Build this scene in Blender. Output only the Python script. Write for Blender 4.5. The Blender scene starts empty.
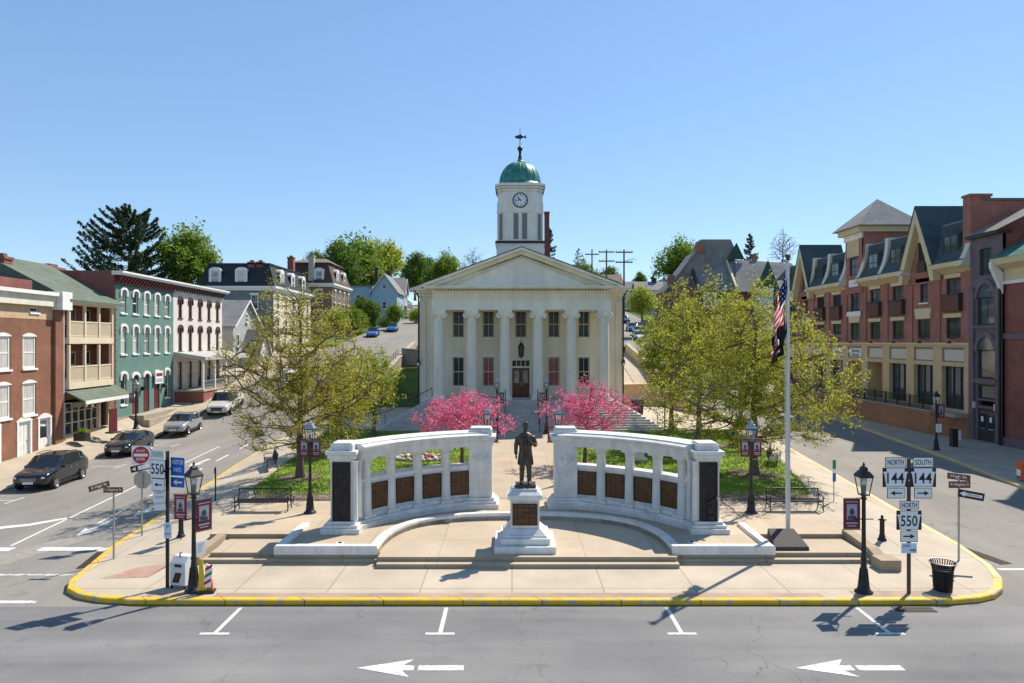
import bpy, bmesh, math, random
import numpy as np
from mathutils import Vector, Matrix, Euler

R = math.radians
SC = bpy.context.scene
COL = SC.collection
RNG = random.Random(7)

# ------------------------------------------------------------------ camera
cam_d = bpy.data.cameras.new("camera")
cam = bpy.data.objects.new("camera", cam_d)
COL.objects.link(cam)
cam.location = (0, 0, 8.0)
cam.rotation_euler = (R(90), 0, 0)
cam_d.lens = 24.0
cam_d.sensor_width = 36.0
cam_d.clip_start = 0.1
cam_d.clip_end = 5000
SC.camera = cam

# ------------------------------------------------------------------ light
SUN_EL, SUN_AZ = 50.0, 44.0        # azimuth measured from +Y towards +X
world = bpy.data.worlds.new("World")
SC.world = world
world.use_nodes = True
wn = world.node_tree.nodes
sky = wn.new("ShaderNodeTexSky")
sky.sky_type = 'NISHITA'
sky.sun_disc = False
sky.sun_elevation = R(SUN_EL)
sky.sun_rotation = R(SUN_AZ)
sky.altitude = 250
sky.air_density = 1.0
sky.dust_density = 0.1
sky.ozone_density = 4.0
gam = wn.new("ShaderNodeGamma")
gam.inputs[1].default_value = 0.62
tint = wn.new("ShaderNodeMix")
tint.data_type = 'RGBA'
tint.blend_type = 'MULTIPLY'
tint.inputs[0].default_value = 1.0
tint.inputs[7].default_value = (0.92, 1.0, 1.09, 1)
hsv = wn.new("ShaderNodeHueSaturation")
hsv.inputs["Saturation"].default_value = 1.16
hsv.inputs["Value"].default_value = 1.0
world.node_tree.links.new(sky.outputs[0], gam.inputs[0])
world.node_tree.links.new(gam.outputs[0], tint.inputs[6])
world.node_tree.links.new(tint.outputs[2], hsv.inputs["Color"])
world.node_tree.links.new(hsv.outputs[0], wn["Background"].inputs[0])
wn["Background"].inputs[1].default_value = 0.15

sun_d = bpy.data.lights.new("sun", 'SUN')
sun_d.energy = 3.6
sun_d.angle = R(0.5)
sun_d.color = (1.0, 0.91, 0.78)
sun = bpy.data.objects.new("sun", sun_d)
COL.objects.link(sun)
_d = Vector((math.sin(R(SUN_AZ)) * math.cos(R(SUN_EL)), math.cos(R(SUN_AZ)) * math.cos(R(SUN_EL)), math.sin(R(SUN_EL))))
sun.rotation_euler = _d.to_track_quat('Z', 'Y').to_euler()
sun.location = (40, 40, 80)

SC.view_settings.view_transform = 'Standard'
SC.view_settings.look = 'None'
SC.view_settings.gamma = 1.0
SC.view_settings.use_curve_mapping = False
SC.view_settings.exposure = 0.95
SC.cycles.max_bounces = 8
SC.cycles.diffuse_bounces = 6
SC.cycles.transparent_max_bounces = 4

# ------------------------------------------------------------------ materials
MATS = {}


def M(name, rgb, rough=0.7, var=0.12, scale=1.5, bump=0.0, bscale=20.0, metal=0.0, spec=0.4, rgb2=None, detail=5.0,
      island=0.0):
    """Principled material whose colour wanders a little with procedural noise."""
    if name in MATS:
        return MATS[name]
    m = bpy.data.materials.new(name)
    m.use_nodes = True
    nt = m.node_tree
    N, L = nt.nodes, nt.links
    b = N["Principled BSDF"]
    b.inputs["Roughness"].default_value = rough
    b.inputs["Metallic"].default_value = metal
    b.inputs["Specular IOR Level"].default_value = spec
    tc = N.new("ShaderNodeTexCoord")
    no = N.new("ShaderNodeTexNoise")
    no.inputs["Scale"].default_value = scale
    no.inputs["Detail"].default_value = detail
    no.inputs["Roughness"].default_value = 0.62
    L.new(tc.outputs["Object"], no.inputs["Vector"])
    ra = N.new("ShaderNodeValToRGB")
    lo = [max(0, c * (1 - var)) for c in rgb]
    hi = [min(1, c * (1 + var)) for c in (rgb2 or rgb)]
    ra.color_ramp.elements[0].position = 0.32
    ra.color_ramp.elements[1].position = 0.68
    ra.color_ramp.elements[0].color = (*lo, 1)
    ra.color_ramp.elements[1].color = (*hi, 1)
    L.new(no.outputs["Fac"], ra.inputs["Fac"])
    L.new(ra.outputs["Color"], b.inputs["Base Color"])
    if bump:
        n2 = N.new("ShaderNodeTexNoise")
        n2.inputs["Scale"].default_value = bscale
        n2.inputs["Detail"].default_value = 4
        L.new(tc.outputs["Object"], n2.inputs["Vector"])
        bu = N.new("ShaderNodeBump")
        bu.inputs["Strength"].default_value = bump
        bu.inputs["Distance"].default_value = 0.03
        L.new(n2.outputs["Fac"], bu.inputs["Height"])
        L.new(bu.outputs["Normal"], b.inputs["Normal"])
    MATS[name] = m
    return m


def nd(m, typ, **kw):
    n = m.node_tree.nodes.new(typ)
    for k, v in kw.items():
        if k.startswith("_"):
            setattr(n, k[1:], v)
        else:
            n.inputs[k.replace("_", " ")].default_value = v
    return n


def mixrgb(m, fac, a, b, blend='MIX'):
    n = m.node_tree.nodes.new("ShaderNodeMix")
    n.data_type = 'RGBA'
    n.blend_type = blend
    L = m.node_tree.links
    for sock, val in ((n.inputs[0], fac), (n.inputs[6], a), (n.inputs[7], b)):
        if isinstance(val, bpy.types.NodeSocket):
            L.new(val, sock)
        elif isinstance(val, tuple):
            sock.default_value = (*val, 1) if len(val) == 3 else val
        else:
            sock.default_value = val
    return n.outputs[2]


def base_sock(m):
    b = m.node_tree.nodes["Principled BSDF"]
    return b.inputs["Base Color"].links[0].from_socket


def set_base(m, s):
    m.node_tree.links.new(s, m.node_tree.nodes["Principled BSDF"].inputs["Base Color"])


def ramp(m, s, p0, p1, c0=(0, 0, 0), c1=(1, 1, 1)):
    r = m.node_tree.nodes.new("ShaderNodeValToRGB")
    r.color_ramp.elements[0].position = p0
    r.color_ramp.elements[1].position = p1
    r.color_ramp.elements[0].color = (*c0, 1)
    r.color_ramp.elements[1].color = (*c1, 1)
    m.node_tree.links.new(s, r.inputs[0])
    return r.outputs[0]


def noise_s(m, scale, detail=4, rough=0.6, distort=0.0, stretch=None):
    N, L = m.node_tree.nodes, m.node_tree.links
    tc = N.new("ShaderNodeTexCoord")
    v = tc.outputs["Object"]
    if stretch:
        mp = N.new("ShaderNodeMapping")
        mp.inputs["Scale"].default_value = stretch
        L.new(v, mp.inputs["Vector"])
        v = mp.outputs["Vector"]
    n = N.new("ShaderNodeTexNoise")
    n.inputs["Scale"].default_value = scale
    n.inputs["Detail"].default_value = detail
    n.inputs["Roughness"].default_value = rough
    n.inputs["Distortion"].default_value = distort
    L.new(v, n.inputs["Vector"])
    return n.outputs["Fac"]


def cracks(m, scale, width, amount, warp=0.6):
    """thin dark wandering cracks"""
    N, L = m.node_tree.nodes, m.node_tree.links
    tc = N.new("ShaderNodeTexCoord")
    n = N.new("ShaderNodeTexNoise")
    n.inputs["Scale"].default_value = scale * 2.5
    n.inputs["Detail"].default_value = 6
    L.new(tc.outputs["Object"], n.inputs["Vector"])
    mv = N.new("ShaderNodeVectorMath")
    mv.operation = 'MULTIPLY_ADD'
    mv.inputs[1].default_value = (warp / scale,) * 3
    L.new(n.outputs["Color"], mv.inputs[0])
    L.new(tc.outputs["Object"], mv.inputs[2])
    vo = N.new("ShaderNodeTexVoronoi")
    vo.feature = 'DISTANCE_TO_EDGE'
    vo.inputs["Scale"].default_value = scale
    L.new(mv.outputs[0], vo.inputs["Vector"])
    f = ramp(m, vo.outputs["Distance"], 0.0, width, (amount,) * 3, (0, 0, 0))
    gate = ramp(m, noise_s(m, scale * 0.8, 2), 0.45, 0.6)
    return mixrgb(m, 1.0, f, gate, 'MULTIPLY')


def brick_tex(m, c1, c2, mortar, bw, bh, mort=0.012, vert=True, mscale=1.0, offset=0.5):
    """brick / joint pattern: on walls (x+y, z), on floors (x, y)"""
    N, L = m.node_tree.nodes, m.node_tree.links
    tc = N.new("ShaderNodeTexCoord")
    v = tc.outputs["Object"]
    if vert:
        se = N.new("ShaderNodeSeparateXYZ")
        L.new(v, se.inputs[0])
        ad = N.new("ShaderNodeMath")
        L.new(se.outputs[0], ad.inputs[0])
        L.new(se.outputs[1], ad.inputs[1])
        co = N.new("ShaderNodeCombineXYZ")
        L.new(ad.outputs[0], co.inputs[0])
        L.new(se.outputs[2], co.inputs[1])
        v = co.outputs[0]
    br = N.new("ShaderNodeTexBrick")
    br.offset = offset
    br.inputs["Scale"].default_value = mscale
    br.inputs["Brick Width"].default_value = bw
    br.inputs["Row Height"].default_value = bh
    br.inputs["Mortar Size"].default_value = mort
    br.inputs["Color1"].default_value = (*c1, 1)
    br.inputs["Color2"].default_value = (*c2, 1)
    br.inputs["Mortar"].default_value = (*mortar, 1)
    L.new(v, br.inputs["Vector"])
    return br.outputs["Color"]


def brick_mat(name, c1, c2, mortar, stain=0.25):
    if name in MATS:
        return MATS[name]
    m = M(name, c1, rough=0.85, bump=0.2, bscale=25)
    col = brick_tex(m, c1, c2, mortar, 0.22, 0.075, 0.01)
    st = ramp(m, noise_s(m, 0.5, 6), 0.35, 0.7, (1 - stain,) * 3, (1.08, 1.05, 1.0))
    col = mixrgb(m, 1.0, col, st, 'MULTIPLY')
    patch = ramp(m, noise_s(m, 2.2, 4), 0.3, 0.75, (0.82, 0.84, 0.86), (1.15, 1.06, 1.0))
    set_base(m, mixrgb(m, 1.0, col, patch, 'MULTIPLY'))
    return m


def siding_mat(name, c, step=0.14, dark=0.55):
    m = M(name, c, rough=0.6)
    set_base(m, mixrgb(m, 1.0, base_sock(m), brick_tex(m, (1, 1, 1), (0.97, 0.97, 0.97), (dark,) * 3, 60.0, step, 0.012), 'MULTIPLY'))
    return m


def shingle_mat(name, c1, c2):
    m = M(name, c1, rough=0.9, bump=0.2)
    col = brick_tex(m, c1, c2, tuple(c * 0.6 for c in c1), 0.3, 0.16, 0.012)
    st = ramp(m, noise_s(m, 0.6, 5), 0.3, 0.7, (0.8, 0.8, 0.8), (1.15, 1.15, 1.12))
    set_base(m, mixrgb(m, 1.0, col, st, 'MULTIPLY'))
    return m


# --- ground materials
asphalt = M("asphalt", (0.19, 0.188, 0.186), rough=0.9, var=0.30, scale=38, bump=0.25, bscale=90)
_a = mixrgb(asphalt, 1.0, base_sock(asphalt), ramp(asphalt, noise_s(asphalt, 0.22, 6), 0.3, 0.7, (0.8, 0.8, 0.81), (1.16, 1.15, 1.13)), 'MULTIPLY')
_a = mixrgb(asphalt, 1.0, _a, ramp(asphalt, noise_s(asphalt, 0.5, 5, 0.6, 0.3, (0.10, 1.5, 1)), 0.32, 0.68, (0.78, 0.78, 0.79), (1.13, 1.13, 1.12)), 'MULTIPLY')
_a = mixrgb(asphalt, 1.0, _a, ramp(asphalt, noise_s(asphalt, 1.3, 4, 0.6, 0.4), 0.62, 0.70, (1, 1, 1), (0.84, 0.84, 0.85)), 'MULTIPLY')
_a = mixrgb(asphalt, 1.0, _a, ramp(asphalt, noise_s(asphalt, 3.5, 2), 0.74, 0.80, (1, 1, 1), (0.72, 0.72, 0.73)), 'MULTIPLY')
_a = mixrgb(asphalt, cracks(asphalt, 0.24, 0.006, 0.7), _a, (0.07, 0.07, 0.07))
set_base(asphalt, _a)
asphalt_side = M("asphalt_side", (0.225, 0.212, 0.195), rough=0.9, var=0.28, scale=34, bump=0.25, bscale=90)
_a = mixrgb(asphalt_side, 1.0, base_sock(asphalt_side), ramp(asphalt_side, noise_s(asphalt_side, 0.3, 6, 0.6, 0.2, (1.5, 0.25, 1)), 0.3, 0.7, (0.8, 0.8, 0.8), (1.17, 1.15, 1.1)), 'MULTIPLY')
_a = mixrgb(asphalt_side, cracks(asphalt_side, 0.2, 0.006, 0.7), _a, (0.07, 0.07, 0.065))
_a = mixrgb(asphalt_side, 1.0, _a, ramp(asphalt_side, noise_s(asphalt_side, 1.1, 4, 0.6, 0.4), 0.6, 0.68, (1, 1, 1), (0.83, 0.83, 0.83)), 'MULTIPLY')
set_base(asphalt_side, _a)


def paving(name, c, jx, jy, joint=0.6, stain=0.16, off=0.0):
    m = M(name, c, rough=0.85, var=0.07, scale=30, bump=0.1, bscale=60)
    a = mixrgb(m, 1.0, base_sock(m), ramp(m, noise_s(m, 0.55, 7), 0.3, 0.72, tuple(1 - stain * k for k in (1, 1.05, 1.15)), (1.1, 1.1, 1.08)), 'MULTIPLY')
    a = mixrgb(m, 1.0, a, brick_tex(m, (1, 1, 1), (0.93, 0.93, 0.92), (joint,) * 3, jx, jy, 0.022, vert=False, offset=off), 'MULTIPLY')
    spots = ramp(m, noise_s(m, 7, 3), 0.66, 0.73, (1, 1, 1), (0.76, 0.75, 0.74))
    set_base(m, mixrgb(m, 1.0, a, spots, 'MULTIPLY'))
    return m


concrete = paving("concrete_walk", (0.47, 0.40, 0.315), 2.9, 3.1)
plaza_m = paving("plaza_aggregate", (0.47, 0.385, 0.285), 2.6, 2.6, 0.75)
step_m = paving("brown_step_stone", (0.36, 0.285, 0.2), 3.0, 50, 0.6)
sidewalk_m = paving("town_sidewalk", (0.42, 0.36, 0.285), 1.6, 1.6, 0.65)
brickpave = brick_mat("brick_paving", (0.34, 0.14, 0.105), (0.42, 0.20, 0.15), (0.40, 0.30, 0.24))
white_paint = M("road_white", (0.64, 0.64, 0.62), rough=0.8, var=0.1, scale=12)
set_base(white_paint, mixrgb(white_paint, ramp(white_paint, noise_s(white_paint, 9, 6), 0.50, 0.66), base_sock(white_paint), (0.33, 0.33, 0.32)))
worn_paint = M("worn_white", (0.62, 0.61, 0.58), rough=0.85)
set_base(worn_paint, mixrgb(worn_paint, ramp(worn_paint, noise_s(worn_paint, 5, 6), 0.4, 0.62), base_sock(worn_paint), (0.24, 0.23, 0.21)))
yellow = M("kerb_yellow", (0.68, 0.43, 0.025), rough=0.6, var=0.12, scale=3)
set_base(yellow, mixrgb(yellow, ramp(yellow, noise_s(yellow, 4, 7), 0.51, 0.63), base_sock(yellow), (0.40, 0.34, 0.22)))
set_base(yellow, mixrgb(yellow, 1.0, base_sock(yellow), brick_tex(yellow, (1, 1, 1), (0.9, 0.9, 0.88), (0.35, 0.33, 0.3), 2.4, 9.0, 0.02, offset=0), 'MULTIPLY'))
yellow_pale = M("kerb_yellow_pale", (0.62, 0.49, 0.20), rough=0.7, var=0.15, scale=3)
set_base(yellow_pale, mixrgb(yellow_pale, ramp(yellow_pale, noise_s(yellow_pale, 3, 7), 0.5, 0.68), base_sock(yellow_pale), (0.48, 0.42, 0.32)))
grass_m = M("lawn_green", (0.12, 0.20, 0.02), rough=0.95, var=0.3, scale=0.9, bump=0.5, bscale=40, rgb2=(0.19, 0.265, 0.04), spec=0.1)
blade_m = M("grass_blade", (0.14, 0.235, 0.025), rough=0.8, var=0.3, scale=0.7, rgb2=(0.21, 0.29, 0.045), spec=0.2)
hill_m = M("hill_grass", (0.09, 0.13, 0.03), rough=0.95, var=0.4, scale=0.15, spec=0.1)
mulch_m = M("mulch", (0.10, 0.075, 0.055), rough=0.95, var=0.4, scale=8, bump=0.8, bscale=30, rgb2=(0.2, 0.15, 0.11))
bed_m = M("bed_gravel", (0.30, 0.24, 0.20), rough=0.95, var=0.4, scale=6, bump=0.8, bscale=30)
# --- building / object materials
marble = M("white_marble", (0.70, 0.69, 0.66), rough=0.5, var=0.07, scale=1.2, bump=0.04)
set_base(marble, mixrgb(marble, 1.0, base_sock(marble), ramp(marble, noise_s(marble, 2.2, 6, 0.65, 0.5, (1, 1, 0.25)), 0.34, 0.66, (0.80, 0.81, 0.82), (1.06, 1.06, 1.05)), 'MULTIPLY'))
set_base(marble, mixrgb(marble, 1.0, base_sock(marble), brick_tex(marble, (1, 1, 1), (0.955, 0.955, 0.95), (0.72, 0.71, 0.69), 1.5, 0.72, 0.008), 'MULTIPLY'))
set_base(marble, mixrgb(marble, 1.0, base_sock(marble), ramp(marble, noise_s(marble, 5, 7, 0.7, 0.4, (1, 1, 0.12)), 0.6, 0.78, (1, 1, 1), (0.74, 0.73, 0.70)), 'MULTIPLY'))
granite_dark = M("dark_granite", (0.06, 0.052, 0.05), rough=0.8, var=0.3, scale=40)
bronze = M("bronze", (0.06, 0.046, 0.034), rough=0.42, var=0.35, scale=9, metal=0.55, rgb2=(0.08, 0.066, 0.048))
bronze_plate = M("bronze_plate", (0.11, 0.06, 0.03), rough=0.5, metal=0.3)
set_base(bronze_plate, mixrgb(bronze_plate, 1.0, base_sock(bronze_plate), brick_tex(bronze_plate, (2.6, 2.3, 1.6), (0.8, 0.75, 0.7), (0.45, 0.42, 0.38), 0.21, 0.045, 0.016, offset=0), 'MULTIPLY'))
bronze_relief = M("bronze_relief", (0.03, 0.024, 0.022), rough=0.6, var=0.4, scale=12, spec=0.25)
black_iron = M("black_iron", (0.018, 0.018, 0.02), rough=0.45, var=0.25, scale=6)
steel = M("galvanised_steel", (0.36, 0.36, 0.35), rough=0.5, var=0.15, scale=8, metal=0.6)
alu_pole = M("aluminium_pole", (0.55, 0.56, 0.57), rough=0.4, var=0.06, scale=3, metal=0.5)
sign_white = M("sign_white", (0.78, 0.79, 0.79), rough=0.35, var=0.03, scale=4)
sign_black = M("sign_black", (0.015, 0.015, 0.016), rough=0.4, var=0.1)
sign_red = M("sign_red", (0.42, 0.02, 0.03), rough=0.4, var=0.06)
sign_blue = M("sign_blue", (0.01, 0.12, 0.5), rough=0.4, var=0.06)
sign_brown = M("sign_brown", (0.16, 0.055, 0.035), rough=0.45, var=0.1)
sign_back = M("sign_back", (0.42, 0.38, 0.31), rough=0.5, var=0.06, metal=0.2)
sign_green = M("sign_green", (0.02, 0.22, 0.10), rough=0.45, var=0.08)
sign_yellow = M("sign_yellow", (0.72, 0.48, 0.02), rough=0.45, var=0.06)
maroon = M("banner_maroon", (0.16, 0.02, 0.035), rough=0.7, var=0.12)
banner_pale = M("banner_pale", (0.36, 0.36, 0.40), rough=0.7, var=0.15, scale=9)
cream = M("cream_paint", (0.80, 0.715, 0.565), rough=0.6, var=0.05, scale=0.7)
set_base(cream, mixrgb(cream, 1.0, base_sock(cream), ramp(cream, noise_s(cream, 1.1, 6, 0.65, 0.2, (1, 1, 0.18)), 0.36, 0.66, (0.87, 0.86, 0.84), (1.05, 1.05, 1.05)), 'MULTIPLY'))
cream_white = M("cream_white", (0.82, 0.775, 0.68), rough=0.55, var=0.05, scale=1.2)
set_base(cream_white, mixrgb(cream_white, 1.0, base_sock(cream_white), ramp(cream_white, noise_s(cream_white, 1.1, 6, 0.65, 0.2, (1, 1, 0.18)), 0.36, 0.66, (0.88, 0.875, 0.865), (1.05, 1.05, 1.05)), 'MULTIPLY'))
white_trim = M("white_trim", (0.72, 0.72, 0.70), rough=0.55, var=0.06, scale=2)
copper = M("copper_verdigris", (0.03, 0.17, 0.135), rough=0.42, var=0.25, scale=1.6, rgb2=(0.07, 0.24, 0.19), metal=0.25)
slate = shingle_mat("slate_roof", (0.11, 0.11, 0.115), (0.14, 0.14, 0.15))
grey_shingle = shingle_mat("grey_shingle", (0.20, 0.20, 0.205), (0.26, 0.255, 0.25))
brown_shingle = shingle_mat("brown_shingle", (0.17, 0.125, 0.10), (0.22, 0.165, 0.13))
green_shingle = shingle_mat("green_shingle", (0.11, 0.14, 0.105), (0.14, 0.17, 0.13))
teal_slate = shingle_mat("teal_slate", (0.05, 0.08, 0.095), (0.065, 0.098, 0.112))
dark_mansard = shingle_mat("dark_mansard", (0.022, 0.03, 0.036), (0.03, 0.04, 0.046))
flat_roof = M("flat_roof", (0.16, 0.16, 0.16), rough=0.9, var=0.2)
brick_orange = brick_mat("brick_orange", (0.215, 0.08, 0.048), (0.275, 0.11, 0.065), (0.27, 0.17, 0.12))
brick_red = brick_mat("brick_red", (0.37, 0.15, 0.11), (0.43, 0.185, 0.14), (0.30, 0.17, 0.15))
brick_dark = brick_mat("brick_dark", (0.26, 0.075, 0.06), (0.32, 0.10, 0.08), (0.24, 0.15, 0.13))
brick_tan = brick_mat("brick_tan", (0.50, 0.34, 0.20), (0.58, 0.41, 0.25), (0.5, 0.42, 0.32), 0.1)
tan_stone = M("tan_stone", (0.58, 0.43, 0.235), rough=0.75, var=0.1, scale=1.5, bump=0.1)
tan_trim = M("tan_trim", (0.60, 0.50, 0.30), rough=0.6, var=0.06, scale=1.5)
purple_stone = brick_mat("purple_stone", (0.17, 0.14, 0.165), (0.21, 0.175, 0.205), (0.16, 0.14, 0.17))
stone_wall = brick_mat("stone_wall", (0.28, 0.25, 0.2), (0.36, 0.32, 0.26), (0.4, 0.37, 0.32))
teal_paint = brick_mat("teal_paint", (0.115, 0.225, 0.205), (0.125, 0.24, 0.22), (0.105, 0.21, 0.19), 0.12)
white_brick = brick_mat("white_painted_brick", (0.66, 0.62, 0.60), (0.70, 0.66, 0.64), (0.60, 0.57, 0.55), 0.1)
blue_siding = siding_mat("blue_siding", (0.34, 0.48, 0.60))
grey_siding = siding_mat("grey_siding", (0.40, 0.42, 0.42))
white_siding = siding_mat("white_siding", (0.66, 0.68, 0.70))
darkred = M("dark_red_paint", (0.115, 0.02, 0.022), rough=0.5, var=0.12)
wood = M("oak_door", (0.17, 0.07, 0.03), rough=0.45, var=0.3, scale=5)
tree_bark = M("bark", (0.13, 0.10, 0.075), rough=0.95, var=0.35, scale=6, bump=0.6, bscale=18)
glass = M("window_glass", (0.022, 0.028, 0.035), rough=0.06, var=0.3, scale=0.8, spec=0.5)
car_glass = M("car_glass", (0.012, 0.014, 0.017), rough=0.03, var=0.2, spec=1.0)
glass_blind = M("window_blind_glass", (0.50, 0.49, 0.45), rough=0.12, var=0.12, scale=0.9, spec=0.6)
glass_dim = M("window_glass_dim", (0.03, 0.036, 0.045), rough=0.12, var=0.4, scale=1.2, spec=0.25)
brick_terrace = brick_mat("brick_terrace", (0.34, 0.14, 0.065), (0.42, 0.19, 0.09), (0.36, 0.26, 0.19))
glass_curtain = M("window_glass_curtained", (0.26, 0.27, 0.28), rough=0.08, var=0.55, scale=1.4, spec=0.8)
glass_red = M("window_red_curtain", (0.20, 0.045, 0.06), rough=0.12, var=0.35, scale=2.5, spec=0.7)
glass_blue = M("window_glass_blue", (0.055, 0.075, 0.085), rough=0.05, var=0.3, scale=0.9, spec=0.9)
lamp_glass = M("lamp_glass", (0.62, 0.62, 0.58), rough=0.2, var=0.08)
dark_frame = M("dark_frame", (0.02, 0.03, 0.035), rough=0.5, var=0.1)
tyre_m = M("tyre_rubber", (0.02, 0.02, 0.02), rough=0.85, var=0.2)
rim_m = M("alloy_rim", (0.42, 0.43, 0.44), rough=0.3, metal=0.7, var=0.08)
chrome = M("chrome", (0.6, 0.6, 0.6), rough=0.15, metal=0.9, var=0.03)
headl = M("headlight_lens", (0.62, 0.64, 0.66), rough=0.1, var=0.1)
taill = M("tail_light", (0.35, 0.015, 0.015), rough=0.2, var=0.1)


def leafmat(name, c1, c2, transl=0.35, rough=0.6):
    m = bpy.data.materials.new(name)
    m.use_nodes = True
    N, L = m.node_tree.nodes, m.node_tree.links
    b = N["Principled BSDF"]
    b.inputs["Roughness"].default_value = rough
    b.inputs["Specular IOR Level"].default_value = 0.25
    g = N.new("ShaderNodeNewGeometry")
    r = N.new("ShaderNodeValToRGB")
    r.color_ramp.elements[0].color = (*c1, 1)
    r.color_ramp.elements[1].color = (*c2, 1)
    L.new(g.outputs["Random Per Island"], r.inputs[0])
    L.new(r.outputs[0], b.inputs["Base Color"])
    t = N.new("ShaderNodeBsdfTranslucent")
    L.new(r.outputs[0], t.inputs[0])
    mx = N.new("ShaderNodeMixShader")
    mx.inputs[0].default_value = transl
    L.new(b.outputs[0], mx.inputs[1])
    L.new(t.outputs[0], mx.inputs[2])
    L.new(mx.outputs[0], N["Material Output"].inputs[0])
    MATS[name] = m
    return m


leaf_spring = leafmat("leaf_spring", (0.25, 0.27, 0.025), (0.54, 0.53, 0.08), 0.55)
leaf_golden = leafmat("leaf_golden", (0.27, 0.25, 0.035), (0.56, 0.49, 0.085), 0.55)
leaf_fresh = leafmat("leaf_fresh", (0.21, 0.27, 0.025), (0.48, 0.52, 0.07), 0.55)
leaf_green = leafmat("leaf_green", (0.13, 0.215, 0.022), (0.25, 0.35, 0.04), 0.45)
leaf_deep = leafmat("leaf_deep", (0.08, 0.15, 0.025), (0.16, 0.25, 0.035), 0.4)
leaf_pink = leafmat("leaf_pink", (0.62, 0.06, 0.20), (0.94, 0.34, 0.50), 0.45)
needle = leafmat("needle", (0.028, 0.055, 0.025), (0.075, 0.105, 0.045), 0.15)
bare_twig = leafmat("bare_twig", (0.13, 0.11, 0.10), (0.2, 0.17, 0.15), 0.0)


def paint(name, c, rough=0.25, metal=0.1):
    m = M(name, c, rough=rough, var=0.04, metal=metal, spec=0.6)
    m.node_tree.nodes["Principled BSDF"].inputs["Coat Weight"].default_value = 0.6
    return m


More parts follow.
